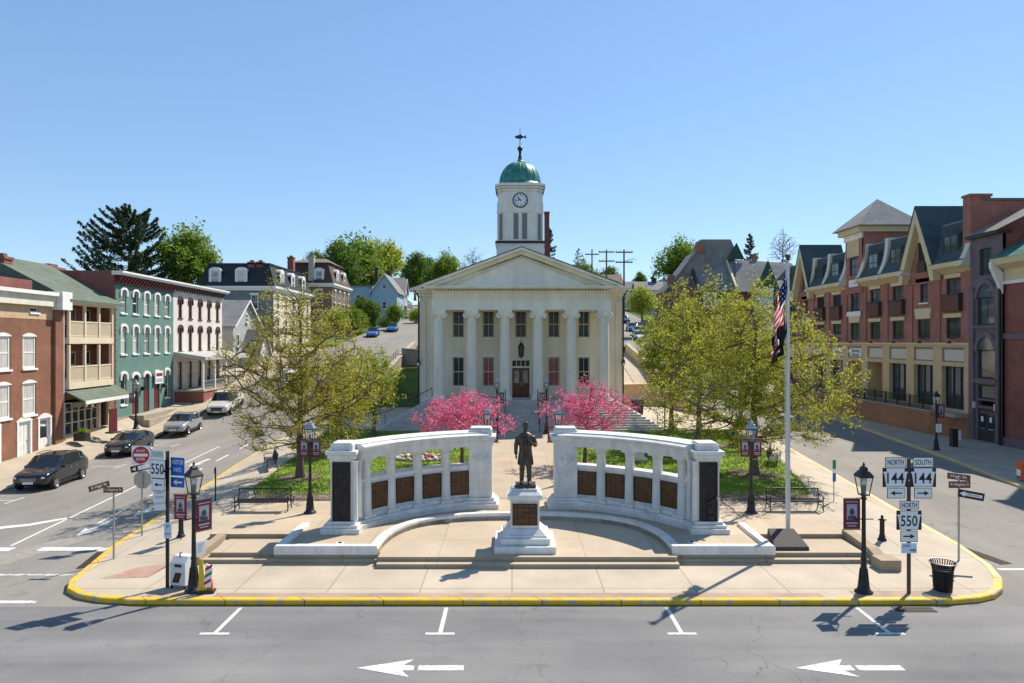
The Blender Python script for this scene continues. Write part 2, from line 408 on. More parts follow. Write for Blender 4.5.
# ------------------------------------------------------------------ mesh builder
class MB:
    """collects faces (with material slots) and links them as ONE mesh object"""

    def __init__(s):
        s.v, s.f, s.mi, s.mats, s.sm = [], [], [], [], []
        s.T = None

    def slot(s, m):
        if m not in s.mats:
            s.mats.append(m)
        return s.mats.index(m)

    def add(s, verts, faces, m, smooth=False):
        o = len(s.v)
        if s.T is not None:
            verts = [tuple(s.T @ Vector(v)) for v in verts]
        s.v += [tuple(v) for v in verts]
        k = s.slot(m)
        for f in faces:
            s.f.append([i + o for i in f])
            s.mi.append(k)
            s.sm.append(smooth)
        return s

    def box(s, x0, x1, y0, y1, z0, z1, m):
        v = [(x0, y0, z0), (x1, y0, z0), (x1, y1, z0), (x0, y1, z0), (x0, y0, z1), (x1, y0, z1), (x1, y1, z1), (x0, y1, z1)]
        return s.add(v, [(0, 3, 2, 1), (4, 5, 6, 7), (0, 1, 5, 4), (1, 2, 6, 5), (2, 3, 7, 6), (3, 0, 4, 7)], m)

    def cbox(s, cx, cy, z0, sx, sy, sz, m):
        return s.box(cx - sx / 2, cx + sx / 2, cy - sy / 2, cy + sy / 2, z0, z0 + sz, m)

    def quad(s, a, b, c, d, m):
        return s.add([a, b, c, d], [(0, 1, 2, 3)], m)

    def poly(s, pts, m):
        return s.add(pts, [tuple(range(len(pts)))], m)

    def prism(s, pts, z0, z1, m, mside=None):
        """vertical prism over an xy outline (counter-clockwise)"""
        n = len(pts)
        s.add([(x, y, z1) for x, y in pts], [tuple(range(n))], m)
        v = [(x, y, z0) for x, y in pts] + [(x, y, z1) for x, y in pts]
        return s.add(v, [(i, (i + 1) % n, n + (i + 1) % n, n + i) for i in range(n)], mside or m)

    def xprism(s, pts, y0, y1, m, caps=True):
        """outline in xz pushed along y"""
        n = len(pts)
        v = [(x, y0, z) for x, z in pts] + [(x, y1, z) for x, z in pts]
        f = [(i, (i + 1) % n, n + (i + 1) % n, n + i) for i in range(n)]
        if caps:
            f += [tuple(range(n - 1, -1, -1)), tuple(range(n, 2 * n))]
        return s.add(v, f, m)

    def yprism(s, pts, x0, x1, m):
        """outline in yz pushed along x"""
        n = len(pts)
        v = [(x0, y, z) for y, z in pts] + [(x1, y, z) for y, z in pts]
        return s.add(v, [(i, (i + 1) % n, n + (i + 1) % n, n + i) for i in range(n)] + [tuple(range(n - 1, -1, -1)), tuple(range(n, 2 * n))], m)

    def lathe(s, prof, m, cx=0, cy=0, seg=16, smooth=True, a0=0.0, cap=True):
        v, f = [], []
        n = len(prof)
        for r, z in prof:
            for k in range(seg):
                a = a0 + 2 * math.pi * k / seg
                v.append((cx + r * math.cos(a), cy + r * math.sin(a), z))
        for i in range(n - 1):
            for k in range(seg):
                k2 = (k + 1) % seg
                f.append((i * seg + k, i * seg + k2, (i + 1) * seg + k2, (i + 1) * seg + k))
        s.add(v, f, m, smooth)
        if cap:
            for i, fl in ((0, True), (n - 1, False)):
                if prof[i][0] > 1e-4:
                    ring = [v[i * seg + k] for k in range(seg)]
                    s.add(ring[::-1] if fl else ring, [tuple(range(seg))], m)
        return s

    def tube(s, pts, r, m, seg=8, smooth=True, caps=True):
        """round bar through points; r number or list"""
        P = [Vector(p) for p in pts]
        n = len(P)
        rr = r if isinstance(r, (list, tuple)) else [r] * n
        v, f = [], []
        up = None
        for i in range(n):
            t = (P[min(i + 1, n - 1)] - P[max(i - 1, 0)])
            if t.length < 1e-9:
                t = Vector((0, 0, 1))
            t.normalize()
            if up is None:
                up = Vector((0, 0, 1)) if abs(t.z) < 0.9 else Vector((1, 0, 0))
            u = up - t * up.dot(t)
            if u.length < 1e-4:
                u = t.orthogonal()
            u.normalize()
            up = u
            w = t.cross(u)
            for k in range(seg):
                a = 2 * math.pi * k / seg
                v.append(tuple(P[i] + (u * math.cos(a) + w * math.sin(a)) * rr[i]))
        for i in range(n - 1):
            for k in range(seg):
                k2 = (k + 1) % seg
                f.append((i * seg + k, i * seg + k2, (i + 1) * seg + k2, (i + 1) * seg + k))
        s.add(v, f, m, smooth)
        if caps:
            s.add(v[:seg][::-1], [tuple(range(seg))], m)
            s.add(v[-seg:], [tuple(range(seg))], m)
        return s

    def ball(s, c, r, m, seg=12, rings=8):
        rx, ry, rz = r if isinstance(r, (list, tuple)) else (r, r, r)
        v, f = [], []
        for i in range(rings + 1):
            p = math.pi * i / rings
            for k in range(seg):
                a = 2 * math.pi * k / seg
                v.append((c[0] + rx * math.sin(p) * math.cos(a), c[1] + ry * math.sin(p) * math.sin(a), c[2] - rz * math.cos(p)))
        for i in range(rings):
            for k in range(seg):
                k2 = (k + 1) % seg
                f.append((i * seg + k, i * seg + k2, (i + 1) * seg + k2, (i + 1) * seg + k))
        return s.add(v, f, m, True)

    def sweep(s, sec, path, m, closed_sec=True, smooth=False, caps=True):
        """sec: list of (offset, z); path: list of ((x,y),(nx,ny)): point = p + n*offset"""
        n, k = len(sec), len(path)
        v = []
        for (px, py), (nx, ny) in path:
            for o, z in sec:
                v.append((px + nx * o, py + ny * o, z))
        f = []
        for i in range(k - 1):
            for j in range(n if closed_sec else n - 1):
                j2 = (j + 1) % n
                f.append((i * n + j, (i + 1) * n + j, (i + 1) * n + j2, i * n + j2))
        if caps and closed_sec:
            f.append(tuple(range(n)))
            f.append(tuple((k - 1) * n + j for j in range(n - 1, -1, -1)))
        return s.add(v, f, m, smooth)

    def mesh(s, name):
        me = bpy.data.meshes.new(name)
        me.from_pydata(s.v, [], s.f)
        for m in s.mats:
            me.materials.append(m)
        me.polygons.foreach_set("material_index", s.mi)
        me.polygons.foreach_set("use_smooth", s.sm)
        bm = bmesh.new()
        bm.from_mesh(me)
        bmesh.ops.recalc_face_normals(bm, faces=bm.faces)
        bm.to_mesh(me)
        bm.free()
        me.update()
        return me

    def build(s, name, parent=None, loc=(0, 0, 0), rot=(0, 0, 0), bevel=0.0):
        return link(name, s.mesh(name), parent, loc, rot, bevel)


def link(name, me, parent=None, loc=(0, 0, 0), rot=(0, 0, 0), bevel=0.0):
    o = bpy.data.objects.new(name, me)
    COL.objects.link(o)
    o.location = loc
    o.rotation_euler = rot
    if parent is not None:
        o.parent = parent
    if bevel:
        b = o.modifiers.new("bevel", 'BEVEL')
        b.width = bevel
        b.segments = 2
        b.limit_method = 'ANGLE'
    return o


def tag(o, label=None, cat=None, group=None, kind=None):
    if label:
        o["label"] = label
    if cat:
        o["category"] = cat
    if group:
        o["group"] = group
    if kind:
        o["kind"] = kind
    return o


def thing(name, label, cat, loc=(0, 0, 0), rz=0.0, group=None):
    o = bpy.data.objects.new(name, None)
    o.empty_display_size = 0.3
    COL.objects.link(o)
    o.location = loc
    o.rotation_euler = (0, 0, rz)
    return tag(o, label, cat, group)


KIDS = {}


def copy_tree(o, parent=None):
    c = o.copy()
    COL.objects.link(c)
    c.parent = parent
    for ch in list(o.children):
        copy_tree(ch, c)
    return c


def dup(o, loc, rz, label, group=None):
    c = copy_tree(o)
    c.location = loc
    c.rotation_euler = (0, 0, rz)
    c["label"] = label
    if group:
        c["group"] = group
    return c


# ------------------------------------------------------------------ lettering (made early, while the scene is small)
TEXTS = {}


def text_geo(s, bold=0.0):
    key = (s, bold)
    if key in TEXTS:
        return TEXTS[key]
    cu = bpy.data.curves.new("t", 'FONT')
    cu.body = s
    cu.size = 1.0
    cu.align_x = 'CENTER'
    cu.offset = bold
    cu.resolution_u = 3
    o = bpy.data.objects.new("t", cu)
    COL.objects.link(o)
    dg = bpy.context.evaluated_depsgraph_get()
    me = bpy.data.meshes.new_from_object(o.evaluated_get(dg))
    V = [tuple(v.co) for v in me.vertices]
    F = [tuple(p.vertices) for p in me.polygons]
    bpy.data.objects.remove(o)
    bpy.data.curves.remove(cu)
    bpy.data.meshes.remove(me)
    xs = [v[0] for v in V] or [0]
    ys = [v[1] for v in V] or [0]
    cx, cy = (min(xs) + max(xs)) / 2, (min(ys) + max(ys)) / 2
    V = [(v[0] - cx, v[1] - cy) for v in V]
    TEXTS[key] = (V, F, max(xs) - min(xs), max(ys) - min(ys))
    return TEXTS[key]


for _t in ("NORTH", "SOUTH", "144", "550", "DO NOT", "ENTER", "ONE WAY", "VISITOR", "INFO", "High St", "W Allegheny St", "E High St",
           "S Allegheny St", "Garman", "House", "TRUCKS", "Banners", "MIA", "POW", "P", "NO", "PARKING", "STATE", "PARK", "DOWNTOWN",
           "LIBRARY", "COURT", "HOUSE"):
    text_geo(_t, 0.012)


def letter(mb, s, cx, cz, w, h, y, m):
    """flat lettering in the xz plane facing -y, fitted to w x h"""
    V, F, tw, th = text_geo(s, 0.012)
    if not V:
        return
    kx, kz = w / max(tw, 1e-6), h / max(th, 1e-6)
    mb.add([(cx + x * kx, y, cz + z * kz) for x, z in V], F, m)


# bronze man: built once as a voxel-fused body
def fused(mb, name, voxel, smooth_it=4):
    o = mb.build(name)
    r = o.modifiers.new("r", 'REMESH')
    r.mode = 'VOXEL'
    r.voxel_size = voxel
    s_ = o.modifiers.new("s", 'SMOOTH')
    s_.iterations = smooth_it
    s_.factor = 0.5
    dg = bpy.context.evaluated_depsgraph_get()
    me = bpy.data.meshes.new_from_object(o.evaluated_get(dg))
    old = o.data
    o.modifiers.clear()
    o.data = me
    bpy.data.meshes.remove(old)
    for p in me.polygons:
        p.use_smooth = True
    return o


def ring_loft(mb, rings, m, seg=20, closed=True):
    """rings: (cx, cy, z, rx, ry)"""
    v, f = [], []
    n = len(rings)
    for cx, cy, z, rx, ry in rings:
        for k in range(seg):
            a = 2 * math.pi * k / seg
            v.append((cx + rx * math.cos(a), cy + ry * math.sin(a), z))
    for i in range(n - 1):
        for k in range(seg):
            k2 = (k + 1) % seg
            f.append((i * seg + k, i * seg + k2, (i + 1) * seg + k2, (i + 1) * seg + k))
    f.append(tuple(range(seg))[::-1])
    f.append(tuple((n - 1) * seg + k for k in range(seg)))
    mb.add(v, f, m, True)


def hand(mb, wrist, d, side, m, curl=0.35, palm_n=(0, -1, 0)):
    """palm and five bent fingers; d points along the hand, side is the thumb side"""
    w, d, n = Vector(wrist), Vector(d).normalized(), Vector(palm_n).normalized()
    s_ = Vector(side).normalized()
    mb.tube([w - d * 0.03, w + d * 0.03, w + d * 0.09], [0.03, 0.037, 0.034], m, 8)
    mb.ball(tuple(w + d * 0.06), (0.042, 0.035, 0.045), m, 8, 6)
    for i, ln in enumerate((0.075, 0.085, 0.08, 0.062)):
        b = w + d * 0.085 + s_ * (0.032 - 0.021 * i)
        k1 = b + (d + n * curl * 0.4).normalized() * ln * 0.5
        k2 = k1 + (d + n * curl * 1.5).normalized() * ln * 0.5
        mb.tube([b, k1, k2], [0.013, 0.012, 0.009], m, 6)
    b = w + d * 0.03 + s_ * 0.035
    k1 = b + (d * 0.6 + s_ * 0.7).normalized() * 0.045
    k2 = k1 + (d + n * curl).normalized() * 0.04
    mb.tube([b, k1, k2], [0.016, 0.014, 0.010], m, 6)


def make_bronze_man():
    b = MB()
    m = bronze
    # legs and shoes (viewer sees the front, -y)
    for sx, fy in ((-1, -0.02), (1, -0.10)):
        b.tube([(sx * 0.10, 0, 1.08), (sx * 0.115, -0.02, 0.62), (sx * 0.125, fy * 0.6, 0.5), (sx * 0.135, fy + 0.02, 0.12), (sx * 0.135, fy, 0.05)],
               [0.125, 0.105, 0.092, 0.078, 0.075], m, 12)
        b.ball((sx * 0.14, fy - 0.075, 0.05), (0.062, 0.165, 0.055), m, 12, 8)
        b.ball((sx * 0.135, fy + 0.03, 0.06), (0.06, 0.07, 0.065), m, 10, 6)
    # frock coat as the torso
    ring_loft(b, [(0, 0, 0.66, 0.285, 0.215), (0, 0, 0.72, 0.288, 0.215), (0, 0, 0.95, 0.262, 0.19), (0, 0.01, 1.15, 0.228, 0.165), (0, 0.01, 1.24, 0.222, 0.16),
                  (0, 0, 1.42, 0.255, 0.18), (0, 0.005, 1.58, 0.275, 0.18), (0, 0.015, 1.68, 0.262, 0.155), (0, 0.02, 1.745, 0.19, 0.12), (0, 0.01, 1.80, 0.085, 0.085)], m, 24)
    # open coat front: vest ridge and long lapel edges
    b.tube([(0.0, -0.205, 1.0), (0, -0.185, 1.3), (0, -0.185, 1.62)], [0.03, 0.05, 0.03], m, 8)
    for sx in (-1, 1):
        b.tube([(sx * 0.04, -0.10, 1.78), (sx * 0.11, -0.185, 1.55), (sx * 0.065, -0.195, 1.25), (sx * 0.10, -0.215, 0.9), (sx * 0.13, -0.215, 0.67)],
               [0.022, 0.034, 0.022, 0.02, 0.024], m, 8)
        b.tube([(sx * 0.24, -0.12, 1.0), (sx * 0.26, -0.14, 0.68)], [0.015, 0.03], m, 6)
    # arm hanging down (viewer's left)
    b.tube([(-0.16, 0.02, 1.64), (-0.27, 0.02, 1.60), (-0.335, 0.03, 1.36), (-0.345, -0.02, 1.12), (-0.335, -0.04, 1.02)], [0.075, 0.092, 0.078, 0.066, 0.062], m, 12)
    hand(b, (-0.333, -0.045, 0.98), (0.02, -0.08, -1), (0.2, -1, 0), m, 0.5, (1, 0, 0))
    # arm bent to the lapel
    b.tube([(0.16, 0.02, 1.64), (0.27, 0.02, 1.60), (0.365, 0.03, 1.36), (0.345, -0.11, 1.345), (0.245, -0.225, 1.42)], [0.075, 0.092, 0.08, 0.07, 0.058], m, 12)
    hand(b, (0.215, -0.24, 1.44), (-0.75, -0.1, 0.5), (0.3, 0, 1), m, 0.8, (0, 1, 0))
    # neck, collar, head
    b.tube([(0, 0.01, 1.70), (0, 0.0, 1.90)], [0.085, 0.068], m, 12)
    b.tube([(-0.08, -0.07, 1.76), (0, -0.11, 1.735), (0.08, -0.07, 1.76)], 0.03, m, 8)
    b.ball((0, -0.005, 2.0), (0.094, 0.118, 0.142), m, 16, 12)
    b.ball((0, -0.03, 1.93), (0.072, 0.085, 0.085), m, 12, 8)
    b.tube([(0, -0.112, 2.025), (0, -0.142, 1.975), (0, -0.118, 1.965)], [0.014, 0.022, 0.018], m, 8)
    b.tube([(-0.06, -0.098, 2.035), (0, -0.118, 2.04), (0.06, -0.098, 2.035)], 0.016, m, 6)
    b.tube([(-0.032, -0.108, 1.925), (0, -0.118, 1.925), (0.032, -0.108, 1.925)], 0.013, m, 6)
    for sx in (-1, 1):
        b.ball((sx * 0.097, 0.01, 1.985), (0.018, 0.03, 0.04), m, 8, 6)
        b.ball((sx * 0.038, -0.104, 2.01), (0.016, 0.012, 0.011), m, 8, 6)
    # hair swept over the crown and sides
    b.ball((0, 0.03, 2.045), (0.108, 0.118, 0.118), m, 14, 10)
    b.ball((0.03, -0.045, 2.115), (0.075, 0.06, 0.04), m, 10, 8)
    o = fused(b, "statue", 0.013, 3)
    return o


STATUE = make_bronze_man()
# ------------------------------------------------------------------ terrain
def lerp(x, tab):
    if x <= tab[0][0]:
        return tab[0][1]
    for (a, va), (b, vb) in zip(tab, tab[1:]):
        if x <= b:
            return va + (vb - va) * (x - a) / (b - a)
    return tab[-1][1]


H_HILL = [(57, 0), (62, 0.5), (67, 1.35), (75, 2.8), (85, 4.6), (100, 7.0), (150, 12.2), (200, 17.6), (260, 22), (320, 24.5), (420, 26), (900, 27)]
H_FLAT = [(88, 0), (100, 1.6), (112, 4.5), (130, 8.5), (150, 12.2), (200, 17.6), (260, 22), (320, 24.5), (420, 26), (900, 27)]


def sstep(a, b, x):
    t = min(1, max(0, (x - a) / (b - a)))
    return t * t * (3 - 2 * t)


def H(x, y):
    w = sstep(23, 33, x)
    return (1 - w) * lerp(y, H_HILL) + w * lerp(y, H_FLAT)


# island outline
XL = [(20.72, -11.6), (20.9, -12.7), (21.2, -13.5), (21.7, -14.15), (22.4, -14.55), (23.2, -14.72), (26.2, -15.4), (31.5, -16.05), (43.2, -17.6), (52, -18.5), (56, -18.8), (60, -17.2), (66, -15.3), (101, -14.4)]
XR = [(20.72, 13.3), (20.9, 14.3), (21.2, 15.0), (21.7, 15.6), (22.6, 16.25), (24, 16.85), (26.6, 17.4), (29.5, 17.75), (50, 20.5), (56, 21.3), (60, 20.2), (66, 17.9), (101, 17.0)]
HI = [(23.9, 0.15), (27.5, 0.59), (52, 0.95), (300, 0.95)]


def island_z(x, y):
    l, r = lerp(y, XL), lerp(y, XR)
    hi = lerp(y, HI)
    if 25.0 < y < 31.4 and -10.6 < x < 12.2:
        return 0.1
    d = min(x - l, r - x)
    edge = max(0.15, H(l if x - l < r - x else r, y) + 0.15) if y < 58 else hi
    t = sstep(0, 3.4, d)
    z = edge + (hi - edge) * t
    if y > 71:                                  # bank climbing beside the courthouse
        z += (lerp(y, [(71, 0), (74, 0.3), (88, 3.5), (101, 5.5)]))
    return z


def in_yard(x, y):
    return 55 < y < 101 and lerp(y, XL) - 0.6 < x < lerp(y, XR) + 0.6


def ground_sheet():
    xs = sorted(set([-900, -500, -300, -200, -150, -120, -100] + list(range(-84, 85, 2)) + [100, 120, 150, 200, 300, 500, 900]))
    ys = sorted(set([-300, -120, -60, -30] + list(range(-10, 150, 3)) + list(range(150, 330, 12)) + [360, 420, 600, 900, 1600]))
    mb = MB()
    v = []
    for y in ys:
        for x in xs:
            z = H(x, y) - 0.10
            if 54 <= y <= 103 and lerp(y, XL) - 1.2 < x < lerp(y, XR) + 1.2:
                z = -0.4
            if y < 60 and abs(x) < 60:
                z = min(z, -0.12)
            v.append((x, y, z))
    n = len(xs)
    f = [(j * n + i, j * n + i + 1, (j + 1) * n + i + 1, (j + 1) * n + i) for j in range(len(ys) - 1) for i in range(n - 1)]
    mb.add(v, f, hill_m, True)
    return tag(mb.build("ground"), kind="structure")


ground_sheet()


def strip(name, xl, xr, ys, mat_, zf, ncol=6, kind="structure", parent=None):
    mb = MB()
    v = []
    for y in ys:
        a, b = xl(y), xr(y)
        for i in range(ncol + 1):
            x = a + (b - a) * i / ncol
            v.append((x, y, zf(x, y)))
    n = ncol + 1
    f = [(j * n + i, j * n + i + 1, (j + 1) * n + i + 1, (j + 1) * n + i) for j in range(len(ys) - 1) for i in range(ncol)]
    mb.add(v, f, mat_, True)
    o = mb.build(name, parent)
    if kind:
        tag(o, kind=kind)
    return o


def frange(a, b, s):
    out = []
    while a < b - 1e-6:
        out.append(a)
        a += s
    return out + [b]


# kerb line of the left and right blocks
CL = [(20, -26.2), (37.6, -27.1), (49, -28.7), (60, -29.6), (72, -29.6), (85, -28.0), (100, -26.5), (150, -27.2), (195, -31.5), (250, -36), (320, -40)]
CR = [(20, 24.6), (36.8, 27.6), (46, 29.4), (60, 31.6), (70, 33.0), (80, 33.6), (112, 33.8), (150, 30), (320, 36)]
LB = lambda y: -31.24 - 0.04 * y                # left building line
RB = lambda y: 37.3         # right building line

strip("road", lambda y: -70, lambda y: 70, [-60, -30, -10, 0, 5, 10, 15, 18, 20.6], asphalt, lambda x, y: 0.0, 8)
# side streets, from the crossing to the top of the hill
RXL = XL + [(110, -14.6), (150, -13.8), (195, -21), (250, -26), (320, -30)]
RXR = XR + [(110, 17.2), (150, 16), (320, 18)]
YS = frange(20.6, 26, 0.6) + frange(27, 100, 1.5) + frange(103, 320, 6)
strip("side_street", lambda y: lerp(y, CL) - (45 if y < 21.5 else 0), lambda y: lerp(y, RXL) + 0.1, YS, asphalt_side, lambda x, y: H(x, y) - 0.002, 8)
strip("side_street", lambda y: lerp(y, RXR) - 0.1, lambda y: lerp(y, CR) + (45 if y < 21.5 else 0), YS, asphalt_side, lambda x, y: H(x, y) - 0.002, 8)

# island top
IY = [20.72, 20.8, 20.9, 21.05, 21.2, 21.45, 21.7, 22, 22.4, 22.8, 23.2, 23.9] + frange(24.6, 101, 0.9)
strip("island_pavement", lambda y: lerp(y, XL) + 0.12, lambda y: lerp(y, XR) - 0.12, IY, concrete, island_z, 44)


def kerb(name, pts, mat_, zf, w=0.2, top=0.165, flip=1):
    path = []
    for i, (x, y) in enumerate(pts):
        a, b = pts[max(0, i - 1)], pts[min(len(pts) - 1, i + 1)]
        tx, ty = b[0] - a[0], b[1] - a[1]
        l = math.hypot(tx, ty) or 1
        path.append(((x, y), (-ty / l * flip, tx / l * flip)))
    mb = MB()
    v, f = [], []
    sec = [(0.0, -0.08), (0.0, top - 0.03), (0.03, top), (w, top), (w, -0.08)]
    for (px, py), (nx, ny) in path:
        for o, z in sec:
            v.append((px + nx * o, py + ny * o, z + zf(px, py)))
    k = len(sec)
    for i in range(len(path) - 1):
        for j in range(k - 1):
            f.append((i * k + j, (i + 1) * k + j, (i + 1) * k + j + 1, i * k + j + 1))
    f.append(tuple(range(k)))
    f.append(tuple((len(path) - 1) * k + j for j in range(k)))
    mb.add(v, f, mat_)
    return tag(mb.build(name), kind="structure")


left_side = [(x, y) for y, x in XL if y <= 57][::-1]
right_side = [(x, y) for y, x in XR if y <= 57]
dens = lambda P: [((P[i][0] * (1 - t) + P[i + 1][0] * t), (P[i][1] * (1 - t) + P[i + 1][1] * t)) for i in range(len(P) - 1) for t in (0, .25, .5, .75)] + [P[-1]]
kerb("yellow_kerb", dens(left_side + [(-9, 20.70), (-4, 20.69), (1, 20.68), (6, 20.68), (10, 20.69)] + right_side[:5]), yellow, lambda x, y: max(0, H(x, y)), 0.24, 0.165, 1)
kerb("worn_yellow_kerb", dens(right_side[4:]), yellow_pale, lambda x, y: max(0, H(x, y)), 0.24, 0.165, 1)
kerb("town_kerb", [(x, y) for y, x in CL if y <= 100], sidewalk_m, lambda x, y: H(x, y), 0.16, 0.15, 1)
kerb("town_kerb", [(x, y) for y, x in CR if y <= 112], yellow_pale, lambda x, y: H(x, y), 0.16, 0.15, -1)

ZL = [(30, 0.16), (44, 0.2), (47, 0.35), (50, 0.62), (58, 1.25), (68, 1.75), (76, 3.2), (85, 4.75), (100, 7.15)]
strip("town_sidewalk", lambda y: lerp(y, CL) - 0.14, lambda y: LB(y) - 0.5, frange(20, 100, 1.5), sidewalk_m,
      lambda x, y: (lambda t: (H(lerp(y, CL), y) + 0.148) * (1 - t) + max(lerp(y, ZL), H(lerp(y, CL), y) + 0.148) * t)(sstep(0.6, 1.0, (lerp(y, CL) - x) / (lerp(y, CL) - LB(y) + 1e-6))), 8)
strip("town_sidewalk", lambda y: lerp(y, CR) + 0.14, lambda y: RB(y) + 0.5, frange(20, 112, 1.5), sidewalk_m, lambda x, y: H(x, y) + 0.148, 4)
# brick band and patches behind the front kerb
mb = MB()
mb.quad((-9.2, 20.95, 0.158), (9.6, 20.95, 0.158), (9.6, 21.3, 0.158), (-9.2, 21.3, 0.158), brickpave)
mb.quad((10.6, 20.95, 0.158), (14.0, 20.95, 0.158), (13.2, 21.5, 0.158), (10.6, 21.5, 0.158), brickpave)
tag(mb.build("brick_pavement"), kind="structure")
mb = MB()
mb.poly([(-13.6, 22.6, 0.158), (-12.1, 22.7, 0.158), (-12.0, 24.0, 0.21), (-13.0, 23.7, 0.17)], brick_mat("faded_brick_paving", (0.43, 0.27, 0.21), (0.47, 0.31, 0.24), (0.44, 0.36, 0.29)))
mb.quad((-11.6, 20.97, 0.157), (-10.0, 20.97, 0.157), (-10.0, 21.35, 0.157), (-11.2, 21.3, 0.157), brickpave)
tag(mb.build("brick_ramp_pavement"), kind="structure")

# ------------------------------------------------------------------ plaza steps and terraces
CX, CY, RAD = 0.5, 23.1, 7.93
SUP = []
for k in range(0, 41):
    a = math.pi * k / 40
    c, s_ = math.cos(a), math.sin(a)
    p = 2 / 2.75
    SUP.append((0.45 - 5.2 * (abs(c) ** p) * (1 if c > 0 else -1), 24.25 + 4.65 * abs(s_) ** p))
mb = MB()
mb.prism([(-11.0, 24.1), (-4.7, 24.1), (-4.7, 23.6), (5.8, 23.6), (5.8, 24.1), (13.0, 24.1), (13.0, 27), (-11.0, 27)], 0.0, 0.30, plaza_m, step_m)
tag(mb.build("steps", bevel=0.012), kind="structure")
mb = MB()
mb.prism([(-10.8, 24.42), (-4.7, 24.42), (-4.7, 23.92), (5.8, 23.92), (5.8, 24.42), (12.6, 24.42), (12.6, 29.3), (-10.8, 29.3)], 0.02, 0.45, plaza_m, step_m)
tag(mb.build("steps", bevel=0.012), kind="structure")
mb = MB()
mb.prism([(-11.6, 26.2), (-8.45, 26.2), (-8.45, 24.23)] + SUP + [(9.35, 24.23), (9.35, 26.2), (13.2, 26.2), (13.2, 32.3), (-11.6, 32.3)], 0.04, 0.612, plaza_m, step_m)
tag(mb.build("upper_terrace", bevel=0.012), kind="structure")


# white granite edging round the exedra terrace
def offset_path(pts, flip=1):
    path = []
    for i, (x, y) in enumerate(pts):
        a, b = pts[max(0, i - 1)], pts[min(len(pts) - 1, i + 1)]
        d0 = Vector((x - a[0], y - a[1])) if i else Vector((b[0] - x, b[1] - y))
        d1 = Vector((b[0] - x, b[1] - y)) if i < len(pts) - 1 else d0.copy()
        d0.normalize()
        d1.normalize()
        n0, n1 = Vector((-d0.y, d0.x)), Vector((-d1.y, d1.x))
        n = n0 + n1
        n = n / max(0.35, n.length_squared / 2) if n.length > 1e-6 else n0
        path.append(((x, y), (n.x * flip, n.y * flip)))
    return path


edge = [(-8.45, 27.4), (-8.45, 24.2), (-4.78, 24.2)] + SUP[1:-1] + [(5.68, 24.2), (9.35, 24.2), (9.35, 27.4)]
mb = MB()
mb.sweep([(0, 0.44), (0, 0.70), (0.03, 0.74), (0.30, 0.74), (0.33, 0.70), (0.33, 0.58)], offset_path(edge, 1), marble)
tag(mb.build("terrace_edging_kerb"), kind="structure")
# end cheek of the steps
mb = MB()
mb.yprism([(23.85, 0.0), (23.85, 0.42), (24.45, 0.62), (26.4, 0.74), (26.4, 0.0)], 12.75, 13.15, step_m)
mb.box(12.6, 13.3, 23.3, 23.95, 0.1, 0.52, step_m)
mb.yprism([(23.95, 0.0), (23.95, 0.42), (24.45, 0.6), (26.2, 0.66), (26.2, 0.0)], -11.25, -10.95, step_m)
tag(mb.build("step_cheek_wall", bevel=0.015), "low brown stone cheek walls closing the ends of the plaza steps", "wall")

# ------------------------------------------------------------------ lawn, walk, paths
ly = frange(32.6, 54.6, 0.8)


def lawn(name, xl, xr, ys, zoff=0.03, ncol=16, m=None):
    return strip(name, xl, xr, ys, m or grass_m, lambda x, y: island_z(x, y) + zoff, ncol)


lawn("lawn", lambda y: lerp(y, [(32.6, -12.3), (34, -12.9), (42, -13.5), (54.6, -14.6)]), lambda y: -1.45, ly)
lawn("lawn", lambda y: 3.15, lambda y: lerp(y, [(32.6, 14.2), (34, 14.7), (41, 16.2), (54.6, 17.6)]), ly)
strip("central_walk", lambda y: -1.3, lambda y: 3.0, frange(32.0, 53.4, 0.8), paving("walk_aggregate", (0.44, 0.36, 0.27), 2.1, 3.4, 0.8), lambda x, y: island_z(x, y) + 0.02, 4)
# mulched planting strips in front of the lawns
strip("planting_bed", lambda y: -12.2, lambda y: -6.9, frange(31.3, 32.7, 0.35), mulch_m, lambda x, y: island_z(x, y) + 0.04, 12)
strip("planting_bed", lambda y: 7.9, lambda y: 14.0, frange(31.3, 32.7, 0.35), mulch_m, lambda x, y: island_z(x, y) + 0.04, 12)
# grassed bank and yard beside the courthouse
strip("bank_lawn", lambda y: lerp(y, XL) + 0.5, lambda y: -8.6, frange(72, 96, 1.2), hill_m, lambda x, y: island_z(x, y) + 0.05, 6)
strip("bank_lawn", lambda y: 14.6, lambda y: lerp(y, XR) - 0.4, frange(76, 96, 1.2), sidewalk_m, lambda x, y: island_z(x, y) + 0.05, 6)


def tufts(name, zones, n, seed, hgt=0.08):
    r = np.random.default_rng(seed)
    V, F = [], []
    k = 0
    for (xl, xr, y0, y1, share) in zones:
        m = int(n * share)
        ys = y0 + (y1 - y0) * r.random(m)
        for y in ys:
            x = xl(y) + (xr(y) - xl(y)) * r.random()
            z = island_z(x, y) + 0.03
            a = r.random() * 6.283
            w, h = 0.012 + 0.016 * r.random(), hgt * (0.5 + r.random())
            dx, dy = math.cos(a) * w, math.sin(a) * w
            lx, ly_ = r.normal(0, 0.03), r.normal(0, 0.03)
            V += [(x - dx, y - dy, z), (x + dx, y + dy, z), (x + lx, y + ly_, z + h)]
            F.append((k, k + 1, k + 2))
            k += 3
    me = bpy.data.meshes.new(name)
    me.from_pydata(V, [], F)
    me.materials.append(blade_m)
    return tag(link(name, me), kind="stuff")


